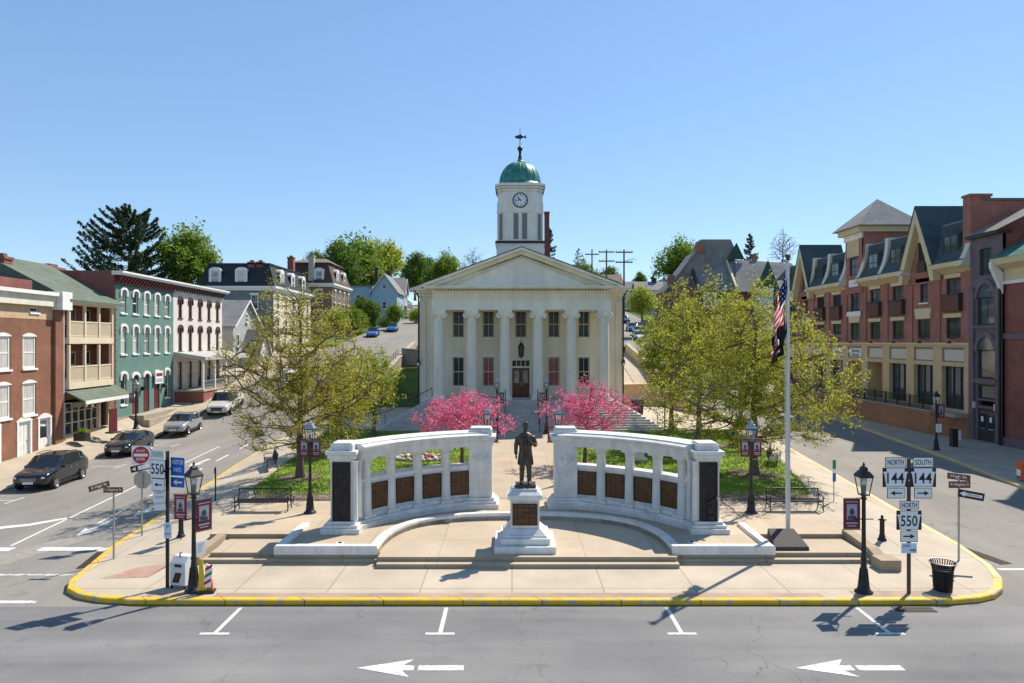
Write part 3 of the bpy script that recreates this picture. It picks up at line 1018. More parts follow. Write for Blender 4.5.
tufts("grass", [(lambda y: lerp(y, [(32.6, -12.35), (34, -12.95), (42, -13.6), (54.6, -14.7)]), lambda y: -1.4, 32.5, 54.6, 0.42),
                (lambda y: 3.1, lambda y: lerp(y, [(32.6, 14.25), (34, 14.75), (41, 16.3), (54.6, 17.7)]), 32.5, 54.6, 0.44),
                (lambda y: lerp(y, XL) + 0.5, lambda y: -8.6, 72, 92, 0.14)], 80000, 3, 0.065)


# tree mulch rings and stone beds
def disc(mb, cx, cy, r, z, m, seg=26, wob=0.12):
    rr = random.Random(int(cx * 91 + cy * 17))
    pts = []
    for k in range(seg):
        a = 2 * math.pi * k / seg
        q = r * (1 + rr.uniform(-wob, wob))
        x, y = cx + q * math.cos(a), cy + q * math.sin(a)
        pts.append((x, y, island_z(x, y) + z))
    mb.poly(pts, m)


mb = MB()
for (x, y, r) in ((-11.3, 36.4, 1.15), (-11.7, 43.8, 0.7), (13.2, 37.2, 1.35), (14.2, 46.6, 0.9), (14.3, 53, 0.8), (-2.5, 39.6, 1.3), (4.0, 39.6, 1.3)):
    disc(mb, x, y, r, 0.055, mulch_m)
tag(mb.build("mulch_ground"), kind="structure")

# ------------------------------------------------------------------ road markings
mb = MB()
Z = 0.008


def mark(pts, m=white_paint, z=Z):
    mb.poly([(x, y, H(x, y) + z) for x, y in pts], m)


for x in (-8.14, -1.97, 4.65, 10.35):
    mark([(x - 0.06, 18.75), (x + 0.06, 18.75), (x + 0.06, 20.5), (x - 0.06, 20.5)])
    mark([(x - 0.4, 18.62), (x + 0.4, 18.62), (x + 0.4, 18.745), (x - 0.4, 18.745)])
for x in (-3.8, 6.95):
    y = 16.72
    mark([(x, y), (x + 1.35, y - 0.46), (x + 1.12, y - 0.13), (x + 1.40, y - 0.13), (x + 1.40, y + 0.13), (x + 1.12, y + 0.13), (x + 1.35, y + 0.46)])
    mark([(x + 1.50, y - 0.13), (x + 2.62, y - 0.13), (x + 2.62, y + 0.13), (x + 1.50, y + 0.13)])
# crossing on the right
for (x0, x1, y) in ((17.05, 24.4, 23.95), (16.2, 24.2, 20.95)):
    mark([(x0, y - 0.1), (x1, y - 0.1), (x1, y + 0.1), (x0, y + 0.1)])
# crossing, stop line and lanes on the left
for (x0, x1, y, w, m_) in ((-25.5, -19.2, 26.25, 0.24, white_paint), (-18.2, -15.6, 26.3, 0.22, white_paint), (-25, -15.0, 23.4, 0.08, worn_paint), (-25.3, -14.6, 20.95, 0.1, worn_paint), (-16.2, -14.75, 20.95, 0.11, white_paint)):
    mark([(x0, y - w), (x1, y - w), (x1, y + w), (x0, y + w)], m_, Z if m_ is white_paint else Z - 0.003)


def seg_line(a, b, w=0.07, m_=white_paint):
    d = Vector((b[0] - a[0], b[1] - a[1])).normalized()
    n = Vector((-d.y, d.x)) * w
    mark([(a[0] + n.x, a[1] + n.y), (a[0] - n.x, a[1] - n.y), (b[0] - n.x, b[1] - n.y), (b[0] + n.x, b[1] + n.y)], m_)


seg_line((-19.6, 26.7), (-22.3, 52), 0.06)
for k in range(5):
    y0 = 30.0 + 5.2 * k
    seg_line((-18.0 - 0.1 * (y0 - 28), y0), (-18.0 - 0.1 * (y0 + 2.6 - 28), y0 + 2.6), 0.07)


def lane_arrow(x, y, turn=0.0, s=1.0):
    mark([(x, y), (x + 0.42 * s, y + 1.3 * s), (x + 0.12 * s, y + 1.1 * s), (x + 0.12 * s, y + 3.0 * s), (x - 0.12 * s, y + 3.0 * s), (x - 0.12 * s, y + 1.1 * s), (x - 0.42 * s, y + 1.3 * s)])


lane_arrow(-17.9, 28.0)
lane_arrow(-17.3, 31.2, 0, 0.8)
mark([(-23.2, 28.1), (-22.1, 28.5), (-22.3, 28.85), (-20.9, 29.6), (-19.95, 30.9), (-20.25, 31.0), (-21.2, 29.95), (-22.6, 29.25), (-22.9, 29.6)])
lane_arrow(-20.6, 43.5)
# parking bay corners beside the left kerb
for (x, y) in ((-26.5, 34.2), (-26.6, 43.6), (-27.4, 52.4)):
    seg_line((x - 0.3, y), (x + 1.5, y + 0.2), 0.05)
    seg_line((x + 1.5, y - 0.6), (x + 1.5, y + 0.8), 0.05)
# worn brick-like diagonal crossing
mark([(-21.8, 20.9), (-19.4, 20.9), (-16.9, 28.2), (-17.9, 28.2)], M("old_crossing", (0.26, 0.245, 0.215), rough=0.9, var=0.2, scale=4), 0.004)
# yellow centre line on the right street
tag(mb.build("road_markings"), kind="structure")

# ------------------------------------------------------------------ retaining walls by the courthouse
def wall_along(name, pts, zb, zt, w, m, cap, label):
    mb_ = MB()
    v, f = [], []
    path = offset_path(pts)
    for i, ((x, y), (nx, ny)) in enumerate(path):
        for o, z in ((-w / 2, zb[i]), (-w / 2, zt[i]), (w / 2, zt[i]), (w / 2, zb[i])):
            v.append((x + nx * o, y + ny * o, z))
    for i in range(len(pts) - 1):
        for j in range(4):
            f.append((i * 4 + j, i * 4 + (j + 1) % 4, (i + 1) * 4 + (j + 1) % 4, (i + 1) * 4 + j))
    f += [(0, 1, 2, 3), tuple(4 * (len(pts) - 1) + j for j in (3, 2, 1, 0))]
    mb_.add(v, f, m)
    o = mb_.build(name)
    tag(o, label, "wall")
    c = MB()
    v, f = [], []
    for i, ((x, y), (nx, ny)) in enumerate(path):
        for oo, z in ((-w / 2 - 0.06, zt[i] + 0.003), (-w / 2 - 0.06, zt[i] + 0.14), (w / 2 + 0.06, zt[i] + 0.14), (w / 2 + 0.06, zt[i] + 0.003)):
            v.append((x + nx * oo, y + ny * oo, z))
    for i in range(len(pts) - 1):
        for j in range(4):
            f.append((i * 4 + j, i * 4 + (j + 1) % 4, (i + 1) * 4 + (j + 1) % 4, (i + 1) * 4 + j))
    f += [(0, 1, 2, 3), tuple(4 * (len(pts) - 1) + j for j in (3, 2, 1, 0))]
    c.add(v, f, cap)
    c.build("coping", o)
    return o


wp = [(-18.6, 57), (-17.2, 60), (-15.3, 66), (-15.0, 75), (-14.7, 88), (-14.45, 101)]
wall_along("retaining_wall", wp, [-0.3] * 6, [H(x, y) + 0.75 for x, y in wp], 0.5, stone_wall, sidewalk_m, "long stone retaining wall climbing beside the street left of the courthouse")
wp = [(20.2, 61), (17.9, 66), (17.6, 78), (17.2, 90), (17.0, 101)]
wall_along("retaining_wall", wp, [-0.3] * 5, [H(x, y) + 0.5 for x, y in wp], 0.5, tan_stone, sidewalk_m, "tan retaining wall climbing beside the street right of the courthouse")
wp = [(-14.6, 90.5), (-8.9, 90.5)]
wall_along("stone_wall", wp, [0.5] * 2, [7.0, 6.6], 0.5, stone_wall, sidewalk_m, "shaded stone cross wall above the grass bank left of the courthouse")
wp = [(10.6, 74), (17.4, 74)]
wall_along("tan_wall", wp, [0.3] * 2, [3.2, 3.4], 0.5, brick_tan, tan_trim, "pale tan cross wall behind the black bin right of the courthouse")

# iron railing on the left wall
mb = MB()
for (a, b) in zip([(-15.1, 70), (-15.0, 75), (-14.85, 82)], [(-15.0, 75), (-14.85, 82), (-14.7, 88)]):
    for dz in (0.5, 0.95):
        mb.tube([(a[0], a[1], H(*a) + 0.88 + dz), (b[0], b[1], H(*b) + 0.88 + dz)], 0.035, black_iron, 6)
for k in range(13):
    y = 70 + 1.5 * k
    x = lerp(y, [(70, -15.1), (75, -15.0), (82, -14.85), (88, -14.7)])
    mb.tube([(x, y, H(x, y) + 0.8), (x, y, H(x, y) + 1.85)], 0.03, black_iron, 6)
tag(mb.build("railing"), "black iron railing along the top of the left retaining wall", "railing")


# ------------------------------------------------------------------ trees
def leaf_mesh(name, P, size, mat_, seed, flat=0.0, aspect=1.0):
    """many small leaf faces at the points P"""
    r = np.random.default_rng(seed)
    n = len(P)
    P = np.asarray(P, dtype=np.float64)
    a = r.normal(size=(n, 3))
    a /= np.linalg.norm(a, axis=1)[:, None]
    b = r.normal(size=(n, 3))
    b -= a * (a * b).sum(1)[:, None]
    b /= np.linalg.norm(b, axis=1)[:, None]
    s = size * (0.45 + 1.1 * r.random(n) ** 1.6)[:, None]
    V = np.empty((n, 4, 3))
    V[:, 0] = P - a * s
    V[:, 1] = P + b * s * 0.55 * aspect
    V[:, 2] = P + a * s
    V[:, 3] = P - b * s * 0.55 * aspect
    V = V.reshape(-1, 3)
    me = bpy.data.meshes.new(name)
    me.vertices.add(4 * n)
    me.vertices.foreach_set("co", V.ravel())
    me.loops.add(4 * n)
    me.loops.foreach_set("vertex_index", np.arange(4 * n, dtype=np.int32))
    me.polygons.add(n)
    me.polygons.foreach_set("loop_start", np.arange(0, 4 * n, 4, dtype=np.int32))
    me.polygons.foreach_set("loop_total", np.full(n, 4, dtype=np.int32))
    me.materials.append(mat_)
    me.update(calc_edges=True)
    return me


def tree_data(seed, height, trunk_r, base_h, rx, ry, zc, rz, n_main, n_sec, n_twig, leaves, leaf_size, leaf_mat, lean=(0, 0), spread=0.28, rise=0.5,
              low_bias=0.0, bark=None, shell=0.5, clump=0, seg=5, twig_r=0.012, taper=0.3):
    """trunk + limbs + twigs (one mesh) and a crown of small leaves (another)"""
    r = np.random.default_rng(seed)
    mb = MB()
    bark = bark or tree_bark
    nodes, rad = [], []
    top = np.array([lean[0], lean[1], height * 0.86])
    tp = []
    for k in range(11):
        t = k / 10
        p = np.array([lean[0] * t ** 1.5, lean[1] * t ** 1.5, t * height * 0.86]) + np.append(r.normal(0, 0.05 * height / 8 * t, 2), 0)
        tp.append(p)
    tr = [trunk_r * (1.35 if k == 0 else 1) * (1 - 0.9 * k / 10) + 0.015 for k in range(11)]
    mb.tube([tuple(p) for p in tp], tr, bark, 8, True, False)
    for p, q in zip(tp[1:], tr[1:]):
        if p[2] > base_h * 0.9:
            nodes.append(p)
            rad.append(q)

    ph = r.random(6) * 6.28

    def env(shellp):
        while True:
            d = r.normal(size=3)
            d /= np.linalg.norm(d)
            az_ = math.atan2(d[1], d[0])
            u = r.random() ** shellp * (0.90 + 0.15 * math.sin(2 * az_ + ph[0] + 2.2 * d[2]) + 0.13 * math.sin(5 * az_ + ph[1] + 4 * d[2]) + 0.10 * math.sin(7 * d[2] + ph[2] + 3 * az_))
            p = np.array([d[0] * rx * u, d[1] * ry * u, zc + d[2] * rz * u])
            if p[2] > base_h * 0.75 and r.random() > low_bias * max(0, (zc - p[2]) / rz):
                k_ = 1 - taper * max(0, d[2]) * u
                p[0] *= k_
                p[1] *= k_
                return p + np.array([lean[0], lean[1], 0]) * (p[2] / height)

    def limb(a, b, ra, rb, n, bow):
        mid = (a + b) / 2
        mid[2] += bow
        pts = []
        L_ = np.linalg.norm(b - a)
        for i in range(n + 1):
            t = i / n
            p = (1 - t) ** 2 * a + 2 * t * (1 - t) * mid + t * t * b
            if 0 < i < n:
                p = p + r.normal(0, 0.025 * L_, 3)
            pts.append(p)
        rr = [ra + (rb - ra) * i / n for i in range(n + 1)]
        mb.tube([tuple(p) for p in pts], rr, bark, seg, True, False)
        for p, q in zip(pts[1:], rr[1:]):
            nodes.append(p)
            rad.append(q)

    for k in range(n_main):
        az = 2 * math.pi * (k + r.random() * 0.7) / n_main
        el = r.uniform(-0.35, 0.75)
        u = 0.62 + 0.22 * r.random()
        tgt = np.array([math.cos(az) * rx * u * math.cos(el), math.sin(az) * ry * u * math.cos(el), zc + rz * u * math.sin(el)]) + np.array([lean[0], lean[1], 0]) * 0.7
        hz = min(max(base_h, tgt[2] - rise * np.hypot(tgt[0], tgt[1]) * (0.8 + 0.6 * r.random())), height * 0.7)
        t = hz / (height * 0.86)
        i = min(9, int(t * 10))
        a = tp[i] + (tp[i + 1] - tp[i]) * (t * 10 - i)
        limb(a, tgt, trunk_r * 0.42 * (1 - 0.5 * t), 0.03 * height / 10, 7, -0.12 * np.linalg.norm(tgt - a))
    for stage, cnt, ra, rb, n in ((0, n_sec, 0.035, 0.014, 5), (1, n_twig, 0.016, 0.006, 3)):
        base_nodes = np.array(nodes)
        tips = []
        for k in range(cnt):
            tgt = env(shell if stage == 0 else shell * 1.1)
            d = base_nodes - tgt
            dist = np.sqrt((d ** 2).sum(1)) + np.maximum(0, d[:, 2]) * 1.4
            j = int(np.argmin(dist))
            a = base_nodes[j]
            L_ = np.linalg.norm(tgt - a)
            mx = 0.42 * (rx + rz) / 2 if stage == 0 else 0.2 * (rx + rz) / 2 + 0.25
            if L_ > mx:
                tgt = a + (tgt - a) * mx / L_
            limb(a, tgt, min(ra * height / 10, rad[j]), rb * twig_r / 0.012 * height / 10, n, -0.05 * L_)
            tips.append((a, tgt))
    # leaves along the twigs
    P = []
    per = max(1, leaves // max(1, len(tips)))
    for a, b in tips:
        t = 0.25 + 0.85 * r.random(per)
        p = a[None, :] + (b - a)[None, :] * t[:, None] + r.normal(0, spread, (per, 3))
        P.append(p)
    P = np.concatenate(P)
    return mb.mesh("trunk"), leaf_mesh("crown", P, leaf_size, leaf_mat, seed + 1)


def plant(name, data, loc, label, cat="tree", group=None, rz=0, sc=1.0):
    t = thing(name, label, cat, loc, rz, group)
    t.scale = (sc, sc, sc)
    link("trunk", data[0], t)
    link("crown", data[1], t)
    return t


gz = lambda x, y: island_z(x, y)
T = dict
d = tree_data(11, 11.0, 0.2, 1.9, 5.3, 4.6, 5.5, 5.6, 15, 150, 1300, 44000, 0.048, leaf_golden, spread=0.11, rise=0.5, twig_r=0.015)
plant("park_tree", d, (-11.3, 36.4, gz(-11.3, 36.4)), "wide sparse golden tree with dark branching limbs on the left lawn by the lamp", group="trees on the left lawn")
d = tree_data(12, 6.9, 0.17, 1.5, 3.0, 2.8, 3.9, 2.9, 10, 100, 700, 24000, 0.06, leaf_spring, spread=0.12, rise=0.3)
plant("park_tree", d, (-11.2, 43.8, gz(-11.2, 43.8)), "smaller yellow green tree behind the left lawn's lamp and colonnade end", group="trees on the left lawn")
d = tree_data(13, 7.2, 0.15, 1.6, 2.4, 2.4, 4.2, 2.8, 8, 80, 460, 15000, 0.064, leaf_fresh, spread=0.12, rise=0.3)
plant("park_tree", d, (-10.2, 50.5, gz(-10.2, 50.5)), "slim pale green tree nearest the courthouse on the left lawn", group="trees on the left lawn")
d = tree_data(21, 11.5, 0.22, 1.6, 6.0, 5.0, 5.2, 5.7, 16, 190, 1600, 60000, 0.055, leaf_spring, spread=0.12, rise=0.3)
plant("park_tree", d, (13.2, 37.2, gz(13.2, 37.2)), "broad dense yellow green tree over the angled bench on the right lawn", group="trees on the right lawn")
d = tree_data(22, 12.2, 0.2, 2.2, 4.3, 3.8, 6.9, 5.4, 12, 130, 1000, 38000, 0.062, leaf_spring, spread=0.14, rise=0.35)
plant("park_tree", d, (13.0, 47.5, gz(13.0, 47.5)), "tall yellow green tree behind the flagpole in the middle of the right lawn", group="trees on the right lawn")
d = tree_data(23, 10.4, 0.19, 2.2, 3.4, 3.4, 6.2, 4.2, 11, 110, 700, 27000, 0.08, leaf_fresh, spread=0.14, rise=0.35)
plant("park_tree", d, (12.6, 54.0, gz(12.6, 54)), "yellow green tree by the path nearest the courthouse on the right lawn", group="trees on the right lawn")
d = tree_data(24, 10.5, 0.18, 2.2, 3.4, 3.4, 6.4, 4.0, 10, 100, 640, 24000, 0.08, leaf_spring, spread=0.14, rise=0.35)
plant("park_tree", d, (18.6, 55.5, gz(18.6, 55)), "yellow green tree at the far street corner of the right lawn", group="trees on the right lawn")
# redbuds
d = tree_data(31, 4.5, 0.11, 0.8, 3.5, 2.7, 2.9, 1.75, 11, 70, 560, 13500, 0.052, leaf_pink, spread=0.08, rise=0.35, shell=0.45)
plant("redbud_tree", d, (-2.9, 39.6, gz(-2.9, 39.6)), "pink blossoming redbud left of the central walk behind the colonnade", group="pink redbuds by the central walk")
d = tree_data(34, 5.2, 0.11, 0.8, 3.1, 2.6, 3.1, 2.2, 11, 65, 500, 11500, 0.052, leaf_pink, spread=0.08, rise=0.35, shell=0.45, lean=(0.4, 0))
plant("redbud_tree", d, (4.2, 39.6, gz(4.2, 39.6)), "pink blossoming redbud right of the central walk behind the colonnade", group="pink redbuds by the central walk")

# broad green trees of the hill (shared meshes, each a tree of its own)
BROAD = [tree_data(41, 12, 0.3, 2.5, 5.2, 5.0, 7.2, 5.0, 12, 90, 420, 15000, 0.24, leaf_green, spread=0.5, rise=0.4, seg=4),
         tree_data(42, 13, 0.3, 2.5, 4.6, 4.6, 7.6, 5.5, 12, 90, 420, 15000, 0.24, leaf_deep, spread=0.5, rise=0.4, seg=4),
         tree_data(43, 11, 0.28, 2.5, 5.0, 4.6, 6.6, 4.6, 12, 80, 380, 9000, 0.24, leaf_fresh, spread=0.5, rise=0.4, seg=4)]
for i, (k, px, y, ztop, sc, lab) in enumerate([
        (0, 188, 104, 25.8, 1.0, "bright green rounded tree beside the dark conifer above the teal roof"),
        (1, 155, 112, 19.5, 0.9, "low dark green tree beneath the conifer above the teal building"),
        (1, 318, 175, 31.5, 0.9, "dark green tree peeping over the brown mansard roof"),
        (1, 338, 160, 32.0, 1.4, "dark green tree behind the brown mansard house"),
        (0, 358, 172, 35.0, 1.6, "large bright green tree behind the pale blue house"),
        (2, 384, 185, 36.5, 1.35, "tall airy yellow green tree above the pale blue house"),
        (0, 330, 168, 27.5, 0.8, "low green tree left of the pale blue house"),
        (1, 415, 245, 40.5, 1.35, "dark green tree above the row of white houses"),
        (0, 447, 255, 41.5, 1.45, "green tree at the top of the street left of the courthouse roof"),
        (1, 430, 262, 41.0, 1.3, "deep green tree between the white houses and the courthouse roof"),
        (0, 582, 205, 32.5, 1.1, "green tree below the left utility pole behind the courthouse"),
        (1, 608, 215, 32.0, 1.0, "small green tree between the utility poles behind the courthouse"),
        (0, 681, 155, 31.5, 1.15, "bright green tree behind the grey roofed brick house on the right hill"),
        (2, 642, 118, 18.0, 0.6, "small yellow green tree by the parked cars on the right hill"),
        (0, 352, 122, 14.5, 0.55, "round green street tree below the brown mansard house on the left street"),
        (2, 336, 106, 13.5, 0.5, "pale green street tree nearest the cream mansard building's corner"),
        (1, 362, 140, 17.5, 0.5, "dark green tree at the left end of the pale blue house"),
        (1, 372, 128, 16.0, 0.45, "small dark shrub-like tree in front of the pale blue house"),
        (0, 395, 132, 15.5, 0.4, "small bright green tree at the corner of the pale blue house"),
        (2, 416, 148, 15.6, 0.4, "small round green street tree on the climbing left street"),
        (0, 478, 330, 33.0, 0.7, "far green tree just left of the clock tower"),
        (1, 640, 330, 42.0, 0.9, "far green tree behind the houses right of the courthouse"),
        (0, 930, 84, 21.5, 0.6, "green treetop showing behind the roof of the red brick hotel")]):
    x = (px - 512) / 682.67 * y
    hgt = (12.2, 13.2, 11.3)[k] * sc
    plant("broadleaf_tree", BROAD[k], (x, y, ztop - hgt), lab, group="green trees on the hillside", rz=i * 1.7, sc=sc)


def conifer_data(seed, height, radius, tiers, leaves, leaf=0.2, droop=0.12, base=0.12, up=0.25, power=0.65):
    r = np.random.default_rng(seed)
    mb = MB()
    mb.tube([(0, 0, 0), (0, 0, height * 0.5), (0, 0, height)], [height * 0.022, height * 0.013, 0.02], tree_bark, 7, True, False)
    P = []
    n = tiers * 6
    for k in range(n):
        t = base + (1 - base) * (k + r.random()) / n
        z = height * t
        L_ = radius * (1 - t) ** power * (0.65 + 0.5 * r.random()) + 0.15
        az = r.random() * 6.283
        pts = []
        for i in range(6):
            u = i / 5
            pts.append((math.cos(az) * L_ * u, math.sin(az) * L_ * u, z - droop * L_ * math.sin(u * 2.2) + up * L_ * u * u))
        mb.tube(pts, [0.05 * (1 - 0.8 * i / 5) * height / 14 for i in range(6)], tree_bark, 4, True, False)
        m_ = int(leaves / n)
        u = 0.2 + 0.85 * r.random(m_)
        q = np.array(pts)
        idx = np.clip(u * 5, 0, 4.999)
        i0 = idx.astype(int)
        fr = (idx - i0)[:, None]
        c = q[i0] * (1 - fr) + q[np.minimum(i0 + 1, 5)] * fr
        side = r.normal(0, 0.11 * L_ ** 0.5, (m_, 3)) * (1.25 - u)[:, None]
        side[:, 2] = side[:, 2] * 0.6 - np.abs(r.normal(0, 0.16, m_))
        P.append(c + side)
    P = np.concatenate(P)
    return mb.mesh("trunk"), leaf_mesh("crown", P, leaf, needle, seed, aspect=0.5)


d = conifer_data(51, 17.3, 8.6, 19, 46000, 0.25, 0.10, 0.10, 0.50, 0.36)
plant("conifer_tree", d, ((129.5 - 512) / 682.67 * 100, 100, 9.8), "big ragged dark conifer with upswept boughs above the teal building", group="dark conifers on the skyline")
d = conifer_data(52, 13, 2.6, 12, 5000, 0.22)
plant("conifer_tree", d, ((549.5 - 512) / 682.67 * 150, 150, 20.0), "slim dark spruce close behind the clock tower's brick chimney", group="dark conifers on the skyline")
plant("conifer_tree", d, ((750 - 512) / 682.67 * 190, 190, 20.5), "dark spruce rising over the grey roof on the right hill", group="dark conifers on the skyline", sc=1.35)
d2 = conifer_data(53, 12, 3.6, 9, 1500, 0.2)
plant("conifer_tree", d2, ((578 - 512) / 682.67 * 190, 190, 22.0), "thin ragged conifer left of the utility poles", group="dark conifers on the skyline")
d = tree_data(61, 13, 0.25, 3.0, 4.4, 4.4, 8.0, 5.0, 14, 120, 500, 600, 0.06, bare_twig, bark=bare_twig, rise=0.6, twig_r=0.03)
plant("bare_tree", d, ((473 - 512) / 682.67 * 200, 200, 23.0), "leafless round tree left of the clock tower", group="leafless trees on the skyline")
plant("bare_tree", d, ((783 - 512) / 682.67 * 190, 190, 25.5), "leafless grey tree above the grey roof on the right hill", group="leafless trees on the skyline", rz=2, sc=1.1)
# ------------------------------------------------------------------ building kit
def wall_holes(mb, x0, x1, z0, z1, holes, m, y=0.0, depth=0.2, reveal=None):
    """front wall (facing -y) with real openings and their reveals"""
    holes = [(max(a, x0), min(b, x1), max(c, z0), min(d_, z1)) for a, b, c, d_ in holes]
    xs = sorted(set([x0, x1] + [h[0] for h in holes] + [h[1] for h in holes]))
    zs = sorted(set([z0, z1] + [h[2] for h in holes] + [h[3] for h in holes]))
    for i in range(len(xs) - 1):
        for j in range(len(zs) - 1):
            cx, cz = (xs[i] + xs[i + 1]) / 2, (zs[j] + zs[j + 1]) / 2
            if any(h[0] < cx < h[1] and h[2] < cz < h[3] for h in holes):
                continue
            mb.quad((xs[i], y, zs[j]), (xs[i + 1], y, zs[j]), (xs[i + 1], y, zs[j + 1]), (xs[i], y, zs[j + 1]), m)
    r = reveal or m
    for a, b, c, d_ in holes:
        mb.quad((a, y, c), (a, y + depth, c), (a, y + depth, d_), (a, y, d_), r)
        mb.quad((b, y, c), (b, y, d_), (b, y + depth, d_), (b, y + depth, c), r)
        mb.quad((a, y, c), (b, y, c), (b, y + depth, c), (a, y + depth, c), r)
        mb.quad((a, y, d_), (a, y + depth, d_), (b, y + depth, d_), (b, y, d_), r)


def shell(mb, W, D, z0, z1, m, m_side=None, top=None, x0=0.0):
    """sides, back and top of a building block whose front stands at y=0"""
    s = m_side or m
    x1 = x0 + W
    mb.quad((x0, 0, z0), (x0, 0, z1), (x0, D, z1), (x0, D, z0), s)
    mb.quad((x1, 0, z0), (x1, D, z0), (x1, D, z1), (x1, 0, z1), s)
    mb.quad((x0, D, z0), (x0, D, z1), (x1, D, z1), (x1, D, z0), s)
    if top:
        mb.quad((x0, 0.01, z1), (x1, 0.01, z1), (x1, D, z1), (x0, D, z1), top)


WIN = {}
WR = random.Random(19)


def window(parent, x, z0, w, h, frame=white_trim, pane=glass, y=0.0, cols=2, rows=2, ft=0.07, sill=True, dep=0.14, rz=0.0, hood=None, hm=None, name="window", arch=False):
    """sash window in its opening; pane is a sub-part"""
    if pane is glass_curtain:
        pane = WR.choice((glass_curtain, glass_blind, glass_blind, glass))
    key = (round(w, 2), round(h, 2), frame.name, pane.name, cols, rows, ft, sill, dep, hood, hm.name if hm else None, arch)
    if key not in WIN:
        a = MB()
        y0, y1 = dep - 0.05, dep
        a.box(-w / 2, -w / 2 + ft, y0, y1, 0, h, frame)
        a.box(w / 2 - ft, w / 2, y0, y1, 0, h, frame)
        a.box(-w / 2 + ft, w / 2 - ft, y0, y1, h - ft, h, frame)
        a.box(-w / 2 + ft, w / 2 - ft, y0, y1, 0, ft, frame)
        mt = 0.035
        for i in range(1, rows):
            zz = h * i / rows
            k = mt * 1.3 if rows == 2 else mt
            a.box(-w / 2 + ft, w / 2 - ft, y0 + 0.012, y1 - 0.004, zz - k, zz + k, frame)
        for i in range(1, cols):
            xx = -w / 2 + w * i / cols
            a.box(xx - mt / 2, xx + mt / 2, y0 + 0.018, y1 - 0.006, ft, h - ft, frame)
        if sill:
            a.box(-w / 2 - 0.1, w / 2 + 0.1, -0.1, dep - 0.06, -0.13, -0.004, hm or frame)
        if hood == "flat":
            a.box(-w / 2 - 0.14, w / 2 + 0.14, -0.09, 0.02, h + 0.01, h + 0.24, hm or frame)
        elif hood == "arch":
            pts_o, pts_i = [], []
            for k in range(9):
                t = math.pi * k / 8
                pts_o.append((-math.cos(t) * (w / 2 + 0.17), h - 0.06 + math.sin(t) * 0.42))
                pts_i.append((-math.cos(t) * (w / 2 - 0.02), h - 0.06 + math.sin(t) * 0.20))
            a.xprism([(-w / 2 - 0.17, h - 0.42)] + pts_o + [(w / 2 + 0.17, h - 0.42), (w / 2 + 0.0, h - 0.42)] + pts_i[::-1] + [(-w / 2 + 0.0, h - 0.42)], -0.12, 0.02, hm or frame)
        elif hood == "seg":
            pts = []
            for k in range(9):
                t = k / 8
                pts.append((-w / 2 - 0.08 + (w + 0.16) * t, h + 0.05 + 0.2 * math.sin(math.pi * t)))
            a.xprism([(-w / 2 - 0.08, h - 0.0)] + pts + [(w / 2 + 0.08, h - 0.0)], -0.03, 0.02, hm or frame)
        b = MB()
        b.quad((-w / 2 + ft * 0.5, dep - 0.012, ft * 0.5), (w / 2 - ft * 0.5, dep - 0.012, ft * 0.5), (w / 2 - ft * 0.5, dep - 0.012, h - ft * 0.5), (-w / 2 + ft * 0.5, dep - 0.012, h - ft * 0.5), pane)
        WIN[key] = (a.mesh("window"), b.mesh("pane"))
    fm, pm = WIN[key]
    o = link(name, fm, parent, (x, y, z0), (0, 0, rz))
    link("pane", pm, o)
    return o


def gable_roof(mb, W, D, z, rise, over, m, trim, axis='x', th=0.16, x0=0.0, y0=0.0):
    """pitched roof; ridge along axis"""
    if axis == 'x':
        yc = y0 + D / 2
        k = rise / (D / 2)
        o = [(y0 - over, z - over * k), (yc, z + rise), (y0 + D + over, z - over * k), (y0 + D + over, z - over * k - th), (yc, z + rise - th), (y0 - over, z - over * k - th)]
        mb.yprism(o, x0 - over, x0 + W + over, m)
        mb.yprism([(a, b + 0.012) for a, b in o[:3]] + [(a, b - 0.09) for a, b in o[3:]], x0 - over - 0.05, x0 - over - 0.004, trim)
        mb.yprism([(a, b + 0.012) for a, b in o[:3]] + [(a, b - 0.09) for a, b in o[3:]], x0 + W + over + 0.004, x0 + W + over + 0.05, trim)
    else:
        xc = x0 + W / 2
        k = rise / (W / 2)
        o = [(x0 - over, z - over * k), (xc, z + rise), (x0 + W + over, z - over * k), (x0 + W + over, z - over * k - th), (xc, z + rise - th), (x0 - over, z - over * k - th)]
        mb.xprism(o, y0 - over, y0 + D + over, m)
        mb.xprism([(a, b + 0.012) for a, b in o[:3]] + [(a, b - 0.09) for a, b in o[3:]], y0 - over - 0.05, y0 - over - 0.004, trim)
        mb.xprism([(a, b + 0.012) for a, b in o[:3]] + [(a, b - 0.09) for a, b in o[3:]], y0 + D + over + 0.004, y0 + D + over + 0.05, trim)


def gable_ends(mb, W, D, z, rise, m, axis='x', x0=0.0, y0=0.0):
    if axis == 'x':
        for x in (x0 + 0.004, x0 + W - 0.004):
            mb.poly([(x, y0, z), (x, y0 + D, z), (x, y0 + D / 2, z + rise - 0.1)], m)
    else:
        for y in (y0 + 0.004, y0 + D - 0.004):
            mb.poly([(x0, y, z), (x0 + W, y, z), (x0 + W / 2, y, z + rise - 0.1)], m)


def chimney(parent, x, y, z0, h, w=0.8, d=0.8, m=None):
    c = MB()
    m = m or brick_dark
    c.cbox(x, y, z0, w, d, h, m)
    c.cbox(x, y, z0 + h, w + 0.16, d + 0.16, 0.2, m)
    c.cbox(x, y, z0 + h + 0.2, w * 0.5, d * 0.5, 0.25, M("chimney_pot", (0.2, 0.1, 0.07)))
    return c.build("chimney", parent)


